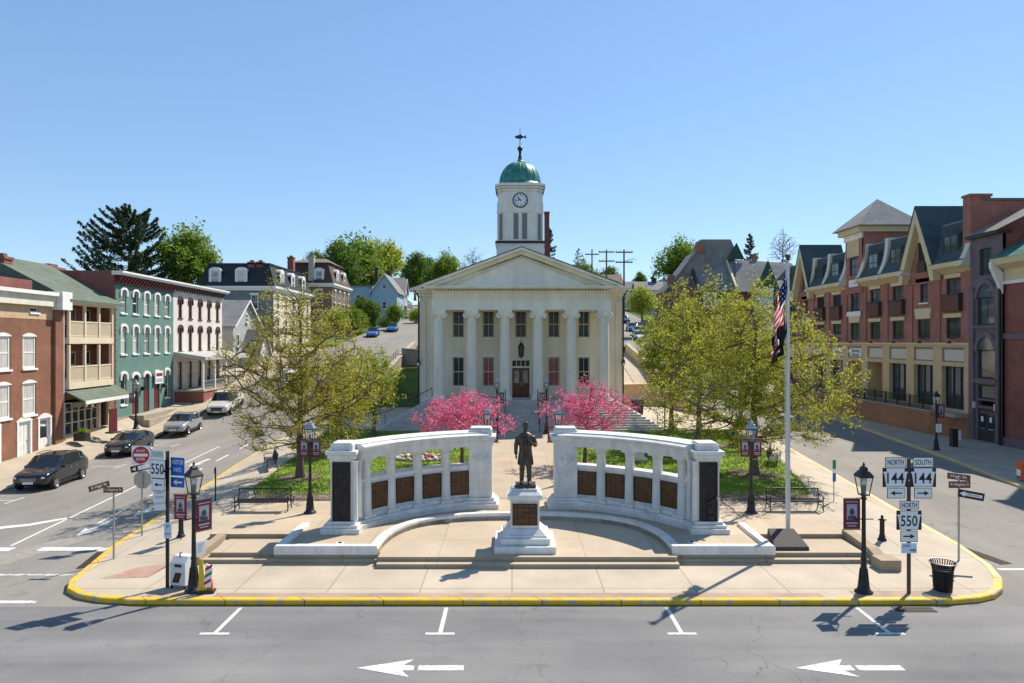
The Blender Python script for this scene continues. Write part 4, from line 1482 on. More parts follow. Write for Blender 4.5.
# ================================================================== COURTHOUSE
ch = thing("courthouse", "cream colonnaded courthouse with a clock tower and green copper dome", "courthouse", (0.8, 61.5, 0.0))
FZ = 3.08
WX = 9.1
bays = [-5.62, -2.92, 0.0, 2.97, 5.67]
holes = [(x - 0.52, x + 0.52, 8.35, 10.75) for x in bays] + [(x - 0.52, x + 0.52, 3.95, 6.6) for x in bays if x] + [(-0.92, 0.92, FZ, 6.45)]
b = MB()
wall_holes(b, -WX, WX, 0.6, 12.2, holes, cream, 0.0, 0.22)
b.T = Matrix.Translation((-WX, 0, 0))
shell(b, 2 * WX, 31, 0.6, 12.2, cream)
b.T = None
b.box(-WX - 0.08, WX + 0.08, -0.07, -0.003, 0.6, 3.0, cream_white)
for sx in (-1, 1):
    b.box(sx * 8.9 - 0.35, sx * 8.9 + 0.35, -0.1, -0.003, 3.0, 11.6, cream)
b.build("wall", ch)
# cornice of the main block and main roof
b = MB()
for k, (o, z0, z1) in enumerate(((0.25, 12.05, 12.35), (0.55, 12.36, 12.56), (0.78, 12.57, 12.72))):
    b.box(-WX - o, -7.4 - 0.001 * k, -o, 31 + o, z0, z1, cream)
    b.box(7.4 + 0.001 * k, WX + o, -o, 31 + o, z0, z1, cream)
b.build("cornice", ch)
b = MB()
RZ = 15.7
b.add([(-WX - 0.8, -0.8, 12.73), (WX + 0.8, -0.8, 12.73), (WX + 0.8, 31.5, 12.73), (-WX - 0.8, 31.5, 12.73), (-3.5, 6, RZ), (3.5, 6, RZ), (3.5, 27, RZ), (-3.5, 27, RZ)],
      [(0, 1, 5, 4), (1, 2, 6, 5), (2, 3, 7, 6), (3, 0, 4, 7), (4, 5, 6, 7), (0, 3, 2, 1)], slate)
b.build("roof", ch)
# rear wing roof, seen either side of the pediment
b = MB()
b.box(-7.2, 7.2, 18, 32.5, 12, 15.2, cream)
b.build("rear_wing", ch)
b = MB()
gable_roof(b, 14.4, 14.5, 15.2, 2.3, 0.4, brown_shingle, cream, 'x', 0.2, -7.2, 18)
b.build("rear_roof", ch)
# portico: floor, columns, entablature, pediment
PY = -3.5
b = MB()
b.box(-7.9, 7.9, -4.55, -0.08, 0.7, FZ, M("portico_floor_stone", (0.48, 0.46, 0.43), rough=0.8, var=0.1))
b.build("portico_floor", ch)
b = MB()
st_m = M("grey_step_stone", (0.47, 0.45, 0.42), rough=0.8, var=0.14, scale=2, bump=0.1)
for k in range(13):
    o = 0.30 * (k + 1)
    zt = FZ - 0.163 * (k + 1)
    b.box(-7.9 - o * 0.98, 7.9 + o * 0.98, -4.55 - o, -0.085 - 0.001 * k, zt - 0.163, zt - 0.0005 * k, st_m)
b.build("steps", ch, bevel=0.012)


def column_mesh():
    c = MB()
    h = 7.62
    c.cbox(0, 0, 0, 1.18, 1.18, 0.16, cream_white)
    c.lathe([(0.58, 0.16), (0.6, 0.2), (0.56, 0.27), (0.5, 0.3), (0.53, 0.36), (0.5, 0.41)], cream_white, seg=24)
    prof = [(0.465 - 0.075 * t ** 1.6, 0.4 + (h - 1.05) * t) for t in [i / 10 for i in range(11)]]
    c.lathe(prof, cream_white, seg=28)
    return c.mesh("column")


def capital_mesh():
    c = MB()
    c.lathe([(0.39, 0), (0.45, 0.06), (0.41, 0.1), (0.5, 0.22)], cream_white, seg=24)
    c.box(-0.56, 0.56, -0.44, 0.44, 0.38, 0.5, cream_white)
    c.box(-0.6, 0.6, -0.48, 0.48, 0.5, 0.6, cream_white)
    for sx in (-1, 1):
        P = []
        for k in range(15):
            a = 2 * math.pi * k / 14
            P.append((sx * 0.5 + 0.245 * math.cos(a), 0.16 + 0.245 * math.sin(a)))
        c.xprism(P[:-1], -0.43, 0.43, cream_white)
        # volute spiral: eye and ridge on both faces
        for yy in (-0.455, 0.455):
            sp = []
            for k in range(26):
                a = k * 0.55
                r_ = 0.215 * (1 - k / 27)
                sp.append((sx * (0.5 + r_ * math.cos(a)), yy, 0.16 + r_ * math.sin(a)))
            c.tube(sp, 0.026, cream_white, 5)
    c.box(-0.5, 0.5, -0.40, 0.40, 0.18, 0.385, cream_white)
    return c.mesh("capital")


cm, cap = column_mesh(), capital_mesh()
colx = [-7.0, -4.22, -1.4, 1.4, 4.22, 7.0]
for x in colx:
    o = link("column", cm, ch, (x, PY, FZ + 0.002))
    link("capital", cap, o, (0, 0, 6.98))
EZ = FZ + 7.585
b = MB()
yf = PY - 0.42
b.box(-7.55, 7.55, yf, -0.1, EZ, EZ + 0.75, cream_white)
b.box(-7.6, 7.6, yf - 0.06, -0.1, EZ + 0.752, EZ + 0.87, cream_white)
b.box(-7.5, 7.5, yf + 0.02, -0.1, EZ + 0.873, EZ + 1.50, cream)
b.box(-7.62, 7.62, yf - 0.10, -0.1, EZ + 1.502, EZ + 1.62, cream)
b.build("entablature", ch)
b = MB()
nd_ = 62
for k in range(nd_):
    x = -7.6 + 15.2 * (k + 0.5) / nd_
    b.cbox(x, yf - 0.19, EZ + 1.625, 0.13, 0.17, 0.14, cream)
b.build("dentils", ch)
b = MB()
PZ = EZ + 1.77
b.box(-8.15, 8.15, yf - 0.55, -0.9, PZ, PZ + 0.11, cream)
b.box(-8.25, 8.25, yf - 0.65, -0.9, PZ + 0.112, PZ + 0.22, cream_white)
b.build("portico_cornice", ch)
AP = 15.75
b = MB()
b.xprism([(-7.5, PZ + 0.222), (7.5, PZ + 0.222), (0, AP - 0.55)], yf + 0.05, 3.0, cream_white)
b.build("tympanum", ch)
b = MB()


def raking(z_off, th, y0, m):
    for sx in (-1, 1):
        x_e, z_e = 8.28, PZ + 0.24
        pts = [(sx * x_e, z_e + z_off), (0, AP + z_off), (0, AP + z_off - th), (sx * (x_e - th * 1.2), z_e + z_off - th * 0.55 + 0.0)]
        b.xprism(pts, y0, 6.5 if sx > 0 else 6.498, m)


raking(0.0, 0.42, yf - 0.35, cream)
raking(0.12, 0.2, yf - 0.66, cream_white)
for k in range(32):
    for sx in (-1, 1):
        t = (k + 0.5) / 32
        x = 7.4 * (1 - t)
        z = PZ + 0.24 + (AP - PZ - 0.24) * t - 0.62
        if z > PZ + 0.26:
            b.cbox(sx * x, yf - 0.06, z, 0.13, 0.2, 0.17, cream)
b.build("raking_cornice", ch)
b = MB()
for sx in (-1, 1):
    b.xprism([(sx * 8.3, PZ + 0.38), (0, AP + 0.14), (0, AP + 0.20), (sx * 8.34, PZ + 0.43)], yf - 0.7, 9.0 if sx > 0 else 8.998, slate)
b.build("portico_roof", ch)
# windows and door of the facade
for i, x in enumerate(bays):
    window(ch, x, 8.36, 1.02, 2.38, dark_frame if i == 99 else M("window_cream", (0.55, 0.52, 0.44), rough=0.5), glass_dim, 0.04, 2, 2, 0.09, True, 0.17, hm=cream_white)
    if x:
        window(ch, x, 3.96, 1.02, 2.63, MATS["window_cream"], glass_red if abs(x) < 4 else glass_dim, 0.04, 2, 2, 0.09, True, 0.17, hood="flat", hm=cream_white)
b = MB()
b.box(-0.92, -0.78, -0.06, 0.16, FZ, 6.44, cream_white)
b.box(0.78, 0.92, -0.06, 0.16, FZ, 6.44, cream_white)
b.box(-0.78, 0.78, -0.04, 0.16, 5.62, 5.78, cream_white)
b.box(-0.78, 0.78, -0.06, 0.16, 6.3, 6.44, cream_white)
for x in (-0.4, 0, 0.4):
    b.box(x - 0.03, x + 0.03, 0.08, 0.15, 5.78, 6.3, cream_white)
b.quad((-0.78, 0.15, 5.78), (0.78, 0.15, 5.78), (0.78, 0.15, 6.3), (-0.78, 0.15, 6.3), glass)
b.build("door_frame", ch)
for sx in (-1, 1):
    b = MB()
    x0, x1 = (-0.775, -0.01) if sx < 0 else (0.01, 0.775)
    xa, xb = x0 + 0.16, x1 - 0.16
    b.box(x0, xa, 0.07, 0.13, FZ + 0.01, 5.61, wood)
    b.box(xb, x1, 0.07, 0.13, FZ + 0.01, 5.61, wood)
    b.box(xa, xb, 0.07, 0.13, FZ + 0.01, FZ + 0.3, wood)
    b.box(xa, xb, 0.07, 0.13, FZ + 1.0, FZ + 1.18, wood)
    b.box(xa, xb, 0.07, 0.13, FZ + 2.3, 5.61, wood)
    b.box(xa, xb, 0.09, 0.12, FZ + 0.3, FZ + 1.0, wood)
    d_ = b.build("door", ch)
    g = MB()
    g.quad((xa, 0.11, FZ + 1.18), (xb, 0.11, FZ + 1.18), (xb, 0.11, FZ + 2.3), (xa, 0.11, FZ + 2.3), glass_curtain)
    g.build("pane", d_)
    h_ = MB()
    h_.tube([(-sx * -0.06 - 0.0 if False else (x1 - 0.06 if sx < 0 else x0 + 0.06), 0.03, FZ + 1.0), ((x1 - 0.06 if sx < 0 else x0 + 0.06), 0.03, FZ + 1.35)], 0.02, chrome, 6)
    h_.build("handle", d_)
b = MB()
b.box(-0.75, 0.75, -1.2, -0.25, FZ + 0.006, FZ + 0.03, sign_black)
b.build("doormat", ch)
# hanging lantern
ln = MB()
lx, lyy = 0.0, -1.9
ln.tube([(lx, lyy, 8.0), (lx, lyy, EZ + 0.2)], 0.018, black_iron, 6)
ln.lathe([(0.0, 8.0), (0.07, 7.9), (0.26, 7.62), (0.28, 7.55)], black_iron, lx, lyy, 6, False)
for k in range(6):
    a = math.pi / 3 * k
    ln.tube([(lx + 0.25 * math.cos(a), lyy + 0.25 * math.sin(a), 7.56), (lx + 0.2 * math.cos(a), lyy + 0.2 * math.sin(a), 6.75)], 0.025, black_iron, 5)
ln.lathe([(0.22, 6.76), (0.2, 6.68), (0.05, 6.6), (0.02, 6.5)], black_iron, lx, lyy, 6, False)
lo = ln.build("lantern", ch)
g = MB()
g.lathe([(0.19, 6.77), (0.235, 7.55)], M("smoked_lamp_glass", (0.06, 0.06, 0.055), rough=0.15), lx, lyy, 6, False)
g.build("glass", lo)
# down pipes
b = MB()
for sx in (-1, 1):
    b.tube([(sx * 9.19, -0.16, 1.0), (sx * 9.19, -0.16, 12.0), (sx * 9.5, -0.6, 12.55)], 0.07, black_iron, 8)
    b.cbox(sx * 9.19, -0.2, 5.9, 0.3, 0.26, 0.34, black_iron)
    b.build("downpipe", ch)
    b = MB()
# hand rails of the steps
for x in (-1.35, 1.35):
    b = MB()
    for k in range(5):
        y = -4.4 - 0.97 * k
        z = FZ - 0.163 * max(0, (-4.55 - y) / 0.3)
        b.tube([(x, y, max(0.95, z - 0.1)), (x, y, max(1.0, z) + 0.92)], 0.028, black_iron, 6)
    b.tube([(x, -4.3, FZ + 0.92), (x, -4.6, FZ + 0.90), (x, -8.4, 1.0 + 0.92), (x, -8.7, 1.88)], 0.032, black_iron, 6)
    b.tube([(x, -4.6, FZ + 0.45), (x, -8.4, 1.45)], 0.02, black_iron, 6)
    b.build("handrail", ch)
for sx in (-1, 1):
    b = MB()
    b.tube([(sx * 7.6, -3.4, FZ), (sx * 7.6, -3.4, FZ + 0.95), (sx * 11.6, -3.4, 1.95), (sx * 11.6, -3.4, 0.98)], 0.035, black_iron, 6)
    b.build("handrail", ch)
# wall lamps on the corners
for sx in (-1, 1):
    b = MB()
    b.cbox(sx * 9.2, -0.3, 6.1, 0.18, 0.3, 0.3, black_iron)
    b.ball((sx * 9.2, -0.4, 5.98), (0.12, 0.12, 0.16), lamp_glass)
    b.build("wall_lamp", ch)
# ---- clock tower
TY = 6.8
tw = thing("clock_tower", "", "", (0, TY, 0))
tw.parent = ch
tw.location.z = -0.42
b = MB()
b.box(-2.3, 2.3, -2.3, 2.3, 14.5, 17.75, cream_white)
b.box(-2.36, 2.36, -2.36, 2.36, 17.752, 17.9, cream_white)
b.box(-2.42, 2.42, -2.42, 2.42, 17.902, 18.15, sign_black)
b.build("tower_base", tw)


def octo(half, ch_):
    """square with cut corners"""
    h, c = half, ch_
    return [(-h + c, -h), (h - c, -h), (h, -h + c), (h, h - c), (h - c, h), (-h + c, h), (-h, h - c), (-h, -h + c)]


b = MB()
b.prism(octo(2.2, 0.72), 18.15, 23.45, cream_white)
for rz in range(4):
    b.T = Matrix.Rotation(rz * math.pi / 2, 4, 'Z')
    for x in (-1.36, 1.36):
        b.box(x - 0.13, x + 0.13, -2.26, -2.203, 18.15, 22.0, cream_white)
    b.box(-1.2, 1.2, -2.25, -2.203, 20.95, 21.08, cream_white)
    b.box(-1.62, 1.62, -2.275, -2.262, 21.0, 21.12, cream_white)
    b.T = Matrix.Rotation(rz * math.pi / 2 + math.pi / 4, 4, 'Z')
    fr = 2.2 * math.sqrt(2) - 0.72 / math.sqrt(2)
    b.box(-0.5, 0.5, -fr - 0.05, -fr - 0.003, 20.95, 21.08, cream_white)
    b.box(-0.5, -0.36, -fr - 0.06, -fr - 0.003, 18.15, 20.94, cream_white)
    b.box(0.36, 0.5, -fr - 0.06, -fr - 0.003, 18.15, 20.94, cream_white)
b.T = None
b.build("tower_shaft", tw)
lm = M("louvre_grey", (0.33, 0.33, 0.32), rough=0.6, var=0.06)
set_base(lm, mixrgb(lm, 1.0, base_sock(lm), brick_tex(lm, (1, 1, 1), (0.95, 0.95, 0.95), (0.4, 0.4, 0.4), 50, 0.09, 0.03), 'MULTIPLY'))
lv = MB()
lv.box(-0.24, 0.24, -0.03, 0.0, 0, 2.5, lm)
for x in (-0.27, 0.24):
    lv.box(x, x + 0.03, -0.06, 0.0, -0.03, 2.53, cream_white)
lv.box(-0.27, 0.27, -0.07, 0.0, 2.5, 2.56, cream_white)
lvm = lv.mesh("louvre")
for rz in range(4):
    a = rz * math.pi / 2
    for x in (-0.42, 0.42):
        link("louvre", lvm, tw, (x * math.cos(a) + 2.206 * math.sin(a), x * math.sin(a) - 2.206 * math.cos(a), 18.35), (0, 0, a))
    a += math.pi / 4
    fr = 2.2 * math.sqrt(2) - 0.72 / math.sqrt(2) + 0.004
    link("louvre", lvm, tw, (fr * math.sin(a), -fr * math.cos(a), 18.35), (0, 0, a))
b = MB()
b.prism(octo(2.26, 0.68), 23.0, 23.25, cream_white)
b.prism(octo(2.36, 0.66), 23.252, 23.5, cream)
b.prism(octo(2.45, 0.64), 23.502, 23.75, cream_white)
b.build("tower_cornice", tw)
b = MB()
b.lathe([(2.42, 23.752), (2.38, 23.84), (2.2, 23.95), (2.06, 24.12)], copper, seg=40, smooth=False)
for k in range(24):
    a0 = 2 * math.pi * k / 24
prof = [(2.05 * math.cos(t) ** 0.8, 24.1 + 2.2 * math.sin(t)) for t in [1.5 * i / 12 for i in range(13)]]
b.lathe(prof, copper, seg=48)
for k in range(16):
    a = 2 * math.pi * k / 16
    b.tube([((r_ + 0.012) * math.cos(a), (r_ + 0.012) * math.sin(a), z) for r_, z in prof], 0.03, copper, 4)
b.build("dome", tw)
b = MB()
b.lathe([(0.4, 26.38), (0.34, 26.48), (0.16, 26.58)], copper, seg=16)
for k in range(4):
    a = math.pi / 2 * k + 0.7
    b.tube([(0.25 * math.cos(a), 0.25 * math.sin(a), 26.53), (0.1 * math.cos(a), 0.1 * math.sin(a), 27.13), (0.14 * math.cos(a), 0.14 * math.sin(a), 27.48)], 0.035, black_iron, 6)
b.tube([(0, 0, 26.48), (0, 0, 27.48)], 0.09, black_iron, 8)
b.ball((0, 0, 27.70), 0.27, black_iron)
b.tube([(0, 0, 27.88), (0, 0, 29.83)], [0.045, 0.018], black_iron, 6)
b.build("finial", tw)
b = MB()   # fish weathervane
fish = [(-0.55, 28.88), (-0.42, 28.98), (-0.12, 29.07), (0.15, 29.03), (0.38, 28.92), (0.62, 29.06), (0.58, 28.88), (0.64, 28.70), (0.38, 28.84), (0.12, 28.74), (-0.18, 28.71), (-0.42, 28.78)]
b.xprism(fish, -0.05, 0.05, black_iron)
b.xprism([(-0.1, 29.05), (0.02, 29.22), (0.16, 29.03)], -0.02, 0.02, black_iron)
b.xprism([(-0.05, 28.74), (0.05, 28.62), (0.16, 28.75)], -0.02, 0.02, black_iron)
b.build("weathervane", tw)
# clock face
ck = MB()
cz, cy = 22.1, -2.205
ck.xprism([(0.74 * math.cos(2 * math.pi * k / 36), cz + 0.74 * math.sin(2 * math.pi * k / 36)) for k in range(36)], cy - 0.08, cy, sign_black)
ck.xprism([(0.63 * math.cos(2 * math.pi * k / 36), cz + 0.63 * math.sin(2 * math.pi * k / 36)) for k in range(36)], cy - 0.095, cy - 0.02, sign_white)
for k in range(12):
    a = math.pi / 6 * k
    ck.T = Matrix.Translation((0, 0, cz)) @ Matrix.Rotation(a, 4, 'Y')
    ck.box(-0.035, 0.035, cy - 0.11, cy - 0.096, 0.42, 0.60, sign_black)
ck.T = None
co = ck.build("clock_face", tw)
for nm, ang, ln_, w in (("hour_hand", -38, 0.36, 0.045), ("minute_hand", -92, 0.54, 0.032)):
    hb = MB()
    hb.T = Matrix.Translation((0, 0, cz)) @ Matrix.Rotation(R(ang), 4, 'Y')
    hb.box(-w, w, cy - 0.135, cy - 0.115, -0.1, ln_, sign_black)
    hb.build(nm, co)
# brick stack behind the tower
chim = MB()
cbk = M("stack_brick", (0.13, 0.045, 0.04), rough=0.85, var=0.2)
chim.cbox(3.0, 13.0, 14.0, 0.52, 0.6, 7.9, cbk)
chim.cbox(3.0, 13.0, 21.9, 0.6, 0.7, 0.22, cbk)
chim.build("chimney", ch)

# ================================================================== LEFT ROW
RZL = R(90 + 2.29)


def left_building(name, label, y0, z0=0.0, cat="building"):
    return thing(name, label, cat, (LB(y0), y0, z0), RZL)


# ---- orange brick block, nearest
W = 50.3 - 38
lb = left_building("brick_building", "orange brick building with white arched doors and a white cornice at the left edge", 38.0)
xs = [y - 38 for y in (39.1, 41.7, 44.3, 46.85)]
holes = []
for x in xs:
    holes += [(x - 0.68, x + 0.68, 6.15, 8.35), (x - 0.68, x + 0.68, 2.95, 5.15)]
doors = [46.3 - 38, 48.45 - 38, 43.3 - 38, 40.6 - 38]
holes += [(x - 0.75, x + 0.75, 0.15, 2.6) for x in doors] + [(8.9, 9.8, 10.0, 10.4)]
b = MB()
wall_holes(b, 0, W, -0.3, 9.55, [h for h in holes if h[3] < 9.5], brick_orange, 0, 0.2)
wall_holes(b, 0, W, 9.551, 10.5, [h for h in holes if h[3] > 9.5], brick_tan, -0.02, 0.2)
shell(b, W, 15, -0.3, 10.5, brick_orange, top=flat_roof)
b.box(W - 0.95, W, -0.22, -0.003, -0.3, 10.6, brick_orange)
b.build("wall", lb)
b = MB()
b.box(-0.2, W + 0.1, -0.35, 0.3, 10.5, 11.25, M("cornice_cream", (0.66, 0.62, 0.52), rough=0.6))
b.box(-0.2, W + 0.15, -0.6, 0.3, 11.252, 11.5, white_trim)
b.box(W - 1.0, W + 0.18, -0.75, 0.28, 10.3, 11.62, white_trim)
b.build("cornice", lb)
b = MB()
b.box(0.3, W - 1.0, 1.4, 1.8, 10.5, 12.4, brick_dark)
b.box(0.0, 10.6, 3.4, 3.9, 10.5, 12.9, brick_dark)
b.build("parapet", lb)
for x in xs:
    for z in (6.16, 2.96):
        window(lb, x, z, 1.34, 2.18, white_trim, glass_curtain, 0, 2, 2, 0.13, True, 0.1, hood="seg", hm=white_trim)
window(lb, 9.35, 10.02, 0.88, 0.36, white_trim, glass, 0, 1, 1, 0.08, True, 0.1)
for i, x in enumerate(doors):
    d_ = MB()
    d_.box(x - 0.75, x - 0.58, -0.06, 0.16, 0.15, 2.6, white_trim)
    d_.box(x + 0.58, x + 0.75, -0.06, 0.16, 0.15, 2.6, white_trim)
    pts = [(x - 0.8, 2.58)] + [(x - 0.8 + 1.6 * k / 8, 2.62 + 0.3 * math.sin(math.pi * k / 8)) for k in range(9)] + [(x + 0.8, 2.58)]
    d_.xprism(pts, -0.07, 0.05, white_trim)
    d_.box(x - 0.58, x + 0.58, 0.1, 0.15, 0.15, 2.58, white_trim)
    for px in (-0.28, 0.28):
        for (za, zb) in ((0.4, 1.1), (1.25, 2.3)):
            d_.box(x + px - 0.2, x + px + 0.2, 0.085, 0.101, za, zb, M("door_panel_white", (0.6, 0.6, 0.58)))
    o = d_.build("door", lb)
    if i in (1, 2):
        g = MB()
        g.quad((x - 0.4, 0.08, 1.2), (x + 0.4, 0.08, 1.2), (x + 0.4, 0.08, 2.35), (x - 0.4, 0.08, 2.35), glass)
        g.build("pane", o)
    h_ = MB()
    h_.ball((x + 0.45, 0.05, 1.25), 0.05, chrome, 8, 6)
    h_.build("handle", o)

# ---- balconied shop
y0 = 50.3
W = 57.7 - y0
sb = left_building("shop_building", "brick shop with cream balconies, green roof and green sloping awning", y0)
b = MB()
bal = [(0.55, W - 0.95, 4.85, 7.75), (0.55, W - 0.95, 8.25, 10.75)]
wall_holes(b, 0, W, 0.2, 11.0, bal + [(0.3, 4.6, 1.1, 3.6), (4.9, 6.1, 0.9, 3.6)], brick_orange, 0, 1.3)
shell(b, W, 12.5, 0.2, 11.0, brick_orange)
b.quad((0.5, 1.28, 4.8), (W - 0.9, 1.28, 4.8), (W - 0.9, 1.28, 10.8), (0.5, 1.28, 10.8), brick_orange)
b.build("wall", sb)
cream_shop = M("cream_shop_paint", (0.64, 0.55, 0.40), rough=0.6, var=0.05)
for (zf_, zr, zt) in ((4.85, 6.1, 7.75), (8.25, 9.5, 10.75)):
    b = MB()
    b.box(0.45, W - 0.85, -0.35, 0.4, zf_ - 0.42, zf_ + 0.06, cream_shop)
    b.box(0.5, W - 0.9, -0.3, -0.2, zr - 0.05, zr + 0.05, cream_shop)
    b.box(0.5, W - 0.9, -0.28, -0.22, zf_ + 0.15, zf_ + 0.22, cream_shop)
    n = 46
    for k in range(n):
        x = 0.55 + (W - 1.5) * (k + 0.5) / n
        b.box(x - 0.035, x + 0.035, -0.27, -0.23, zf_ + 0.06, zr - 0.05, cream_shop)
    for x in (0.55, 2.55, 4.5, W - 0.98):
        b.box(x - 0.09, x + 0.09, -0.34, -0.16, zf_ + 0.06, zt - 0.002, cream_shop)
    b.build("balcony", sb)
    for x in (1.5, 3.5, 5.5):
        window(sb, x, zf_ + 0.25, 0.85, 2.1, cream_shop, glass, 1.14, 1, 2, 0.08, False, 0.13)
b = MB()
b.box(0.4, W - 0.5, -0.4, 0.0, 10.75, 11.02, cream_shop)
b.box(0.2, W + 0.1, -0.75, -0.35, 10.95, 11.15, white_trim)
b.build("eave", sb)
b = MB()
b.add([(-0.1, -0.8, 11.12), (W + 0.05, -0.8, 11.12), (W + 0.05, 5.6, 14.5), (-0.1, 5.6, 14.5), (W + 0.05, 13, 11.1), (-0.1, 13, 11.1), (-0.1, -0.8, 10.98), (W + 0.05, -0.8, 10.98)],
      [(0, 1, 2, 3), (3, 2, 4, 5), (6, 7, 1, 0), (0, 3, 5), (1, 4, 2)], green_shingle)
b.build("roof", sb)
b = MB()
b.add([(0.2, -0.02, 4.42), (W - 0.3, -0.02, 4.42), (W - 0.3, -1.7, 3.55), (0.2, -1.7, 3.55), (0.2, -0.02, 4.3), (W - 0.3, -0.02, 4.3), (W - 0.3, -1.7, 3.38), (0.2, -1.7, 3.38)],
      [(0, 1, 2, 3), (3, 2, 6, 7), (4, 7, 6, 5), (0, 3, 7, 4), (1, 5, 6, 2)], green_shingle)
b.box(0.12, W - 0.22, -1.76, -1.703, 3.34, 3.6, white_trim)
b.build("awning", sb)
b = MB()
for x in (0.3, 1.2, 2.05, 2.9, 3.75, 4.55):
    b.box(x, x + 0.07, -0.12, 0.0, 0.95, 3.4, cream_shop)
for z in (1.02, 1.85, 2.7, 3.35):
    b.box(0.3, 4.62, -0.1, -0.02, z, z + 0.07, cream_shop)
b.box(0.25, 4.7, -0.2, 0.05, 0.45, 1.0, tan_stone)
b.box(4.7, 5.0, -0.15, 0.05, 0.5, 3.5, cream_shop)
b.box(6.1, 6.4, -0.15, 0.05, 0.6, 3.5, cream_shop)
b.box(1.2, 4.6, -0.32, -0.14, 3.02, 3.36, M("shop_fascia", (0.36, 0.34, 0.2), rough=0.6))
o = b.build("shop_front", sb)
g = MB()
g.quad((0.34, 0.02, 1.0), (4.6, 0.02, 1.0), (4.6, 0.02, 3.4), (0.34, 0.02, 3.4), glass)
for k in range(9):      # goods in the shop window
    rr = random.Random(k)
    x = 0.7 + k * 0.43
    g.cbox(x, 0.35, 1.05, 0.26, 0.2, 0.35 + rr.random() * 0.8, [sign_white, white_trim, maroon, tan_stone, sign_blue][k % 5])
g.build("shop_window", o)
g = MB()
g.box(4.98, 6.1, 0.25, 0.3, 0.85, 3.4, dark_frame)
g.quad((5.15, 0.24, 1.2), (5.95, 0.24, 1.2), (5.95, 0.24, 3.2), (5.15, 0.24, 3.2), glass)
g.build("door", sb)
b = MB()
b.tube([(0.12, -0.12, 0.6), (0.12, -0.12, 10.9)], 0.06, white_trim, 6)
b.build("downpipe", sb)
chimney(sb, 5.9, 9.0, 11.5, 2.0, 1.4, 1.0, white_trim)
chimney(sb, 0.6, 4.6, 12.5, 1.6, 0.9, 0.9)


# ---- teal and white painted Italianate blocks
def brackets(b, x0, x1, z, n, m, dep=0.5):
    for k in range(n):
        x = x0 + (x1 - x0) * (k + 0.5) / n
        b.yprism([(0.0, z), (-dep, z + 0.62), (-dep, z + 0.75), (0.0, z + 0.75)], x - 0.1, x + 0.1, m)


y0 = 57.7
W = 68.5 - y0
tb = left_building("teal_building", "teal painted three storey building with white arched window hoods and dark red doors", y0)
xs = [1.35, 3.35, 5.35, 7.35, 9.4]
holes = [(x - 0.45, x + 0.45, 10.45, 12.35) for x in xs] + [(x - 0.45, x + 0.45, 6.9, 9.2) for x in xs] + [(xs[0] - 0.48, xs[0] + 0.48, 2.4, 5.1), (xs[4] - 0.45, xs[4] + 0.45, 2.5, 5.1)] + [(x - 0.55, x + 0.55, 1.5, 5.0) for x in xs[1:4]]
b = MB()
wall_holes(b, 0, W, 0.6, 13.6, holes, teal_paint, 0, 0.2)
shell(b, W, 15, 0.6, 13.6, teal_paint, brick_dark, flat_roof)
b.box(-0.02, W, -0.05, -0.003, 0.6, 1.5, stone_wall)
for k in range(26):            # corner quoins
    b.box(-0.03, 0.32 if k % 2 else 0.2, -0.05, -0.003, 1.5 + k * 0.44, 1.5 + k * 0.44 + 0.36, teal_paint)
b.build("wall", tb)
b = MB()
b.box(-0.1, W, -0.12, -0.003, 12.9, 13.08, darkred)
b.box(-0.1, W, -0.08, -0.003, 13.08, 13.63, darkred)
brackets(b, 0, W, 12.88, 19, darkred, 0.52)
b.box(-0.3, W + 0.02, -0.72, 0.1, 13.64, 13.80, white_trim)
b.box(-0.35, W + 0.02, -0.82, 0.1, 13.802, 13.96, white_trim)
b.build("cornice", tb)
b = MB()
b.box(0.003, 0.35, 0.3, 14.5, 13.3, 14.0, brick_dark)
b.build("parapet", tb)
chimney(tb, 1.2, 6.0, 13.3, 0.9, 2.2, 0.9)
for x in xs:
    window(tb, x, 10.46, 0.88, 1.88, white_trim, glass_curtain, 0, 1, 2, 0.08, True, 0.14, hood="arch", hm=white_trim)
    window(tb, x, 6.91, 0.88, 2.28, white_trim, glass_curtain, 0, 1, 2, 0.08, True, 0.14, hood="arch", hm=white_trim)
for x in (xs[0], xs[4]):
    window(tb, x, 2.52, 0.88, 2.56, white_trim, glass, 0, 1, 2, 0.08, True, 0.14, hood="arch", hm=white_trim)
for k, x in enumerate(xs[1:4]):
    d_ = MB()
    d_.box(x - 0.55, x + 0.55, 0.1, 0.16, 1.5, 5.0, darkred)
    d_.box(x - 0.4, x + 0.4, 0.07, 0.099, 1.8, 3.3, darkred)
    pts = [(-math.cos(math.pi * q / 8) * 0.75 + x, 4.75 + math.sin(math.pi * q / 8) * 0.55) for q in range(9)]
    d_.xprism(pts + [(x + 0.52, 4.75)] + [(math.cos(math.pi * q / 8) * 0.52 + x, 4.75 + math.sin(math.pi * q / 8) * 0.3) for q in range(1, 8)] + [(x - 0.52, 4.75)], -0.12, 0.02, white_trim)
    o = d_.build("door", tb)
    g = MB()
    g.quad((x - 0.4, 0.09, 3.5), (x + 0.4, 0.09, 3.5), (x + 0.4, 0.09, 4.6), (x - 0.4, 0.09, 4.6), glass)
    g.build("pane", o)
b = MB()
b.box(xs[3] - 0.75, xs[3] + 0.75, -0.25, -0.14, 4.0, 5.2, sign_white)
b.box(xs[3] - 0.6, xs[3] + 0.6, -0.262, -0.251, 4.7, 5.0, maroon)
b.box(xs[3] - 0.6, xs[3] + 0.6, -0.262, -0.251, 4.15, 4.5, banner_pale)
b.build("sign", tb)
b = MB()
b.box(2.2, 8.6, -1.3, -0.06, 0.5, 1.5, stone_wall)
b.box(2.2, 8.6, -1.8, -1.302, 0.5, 1.1, stone_wall)
b.build("doorstep", tb)
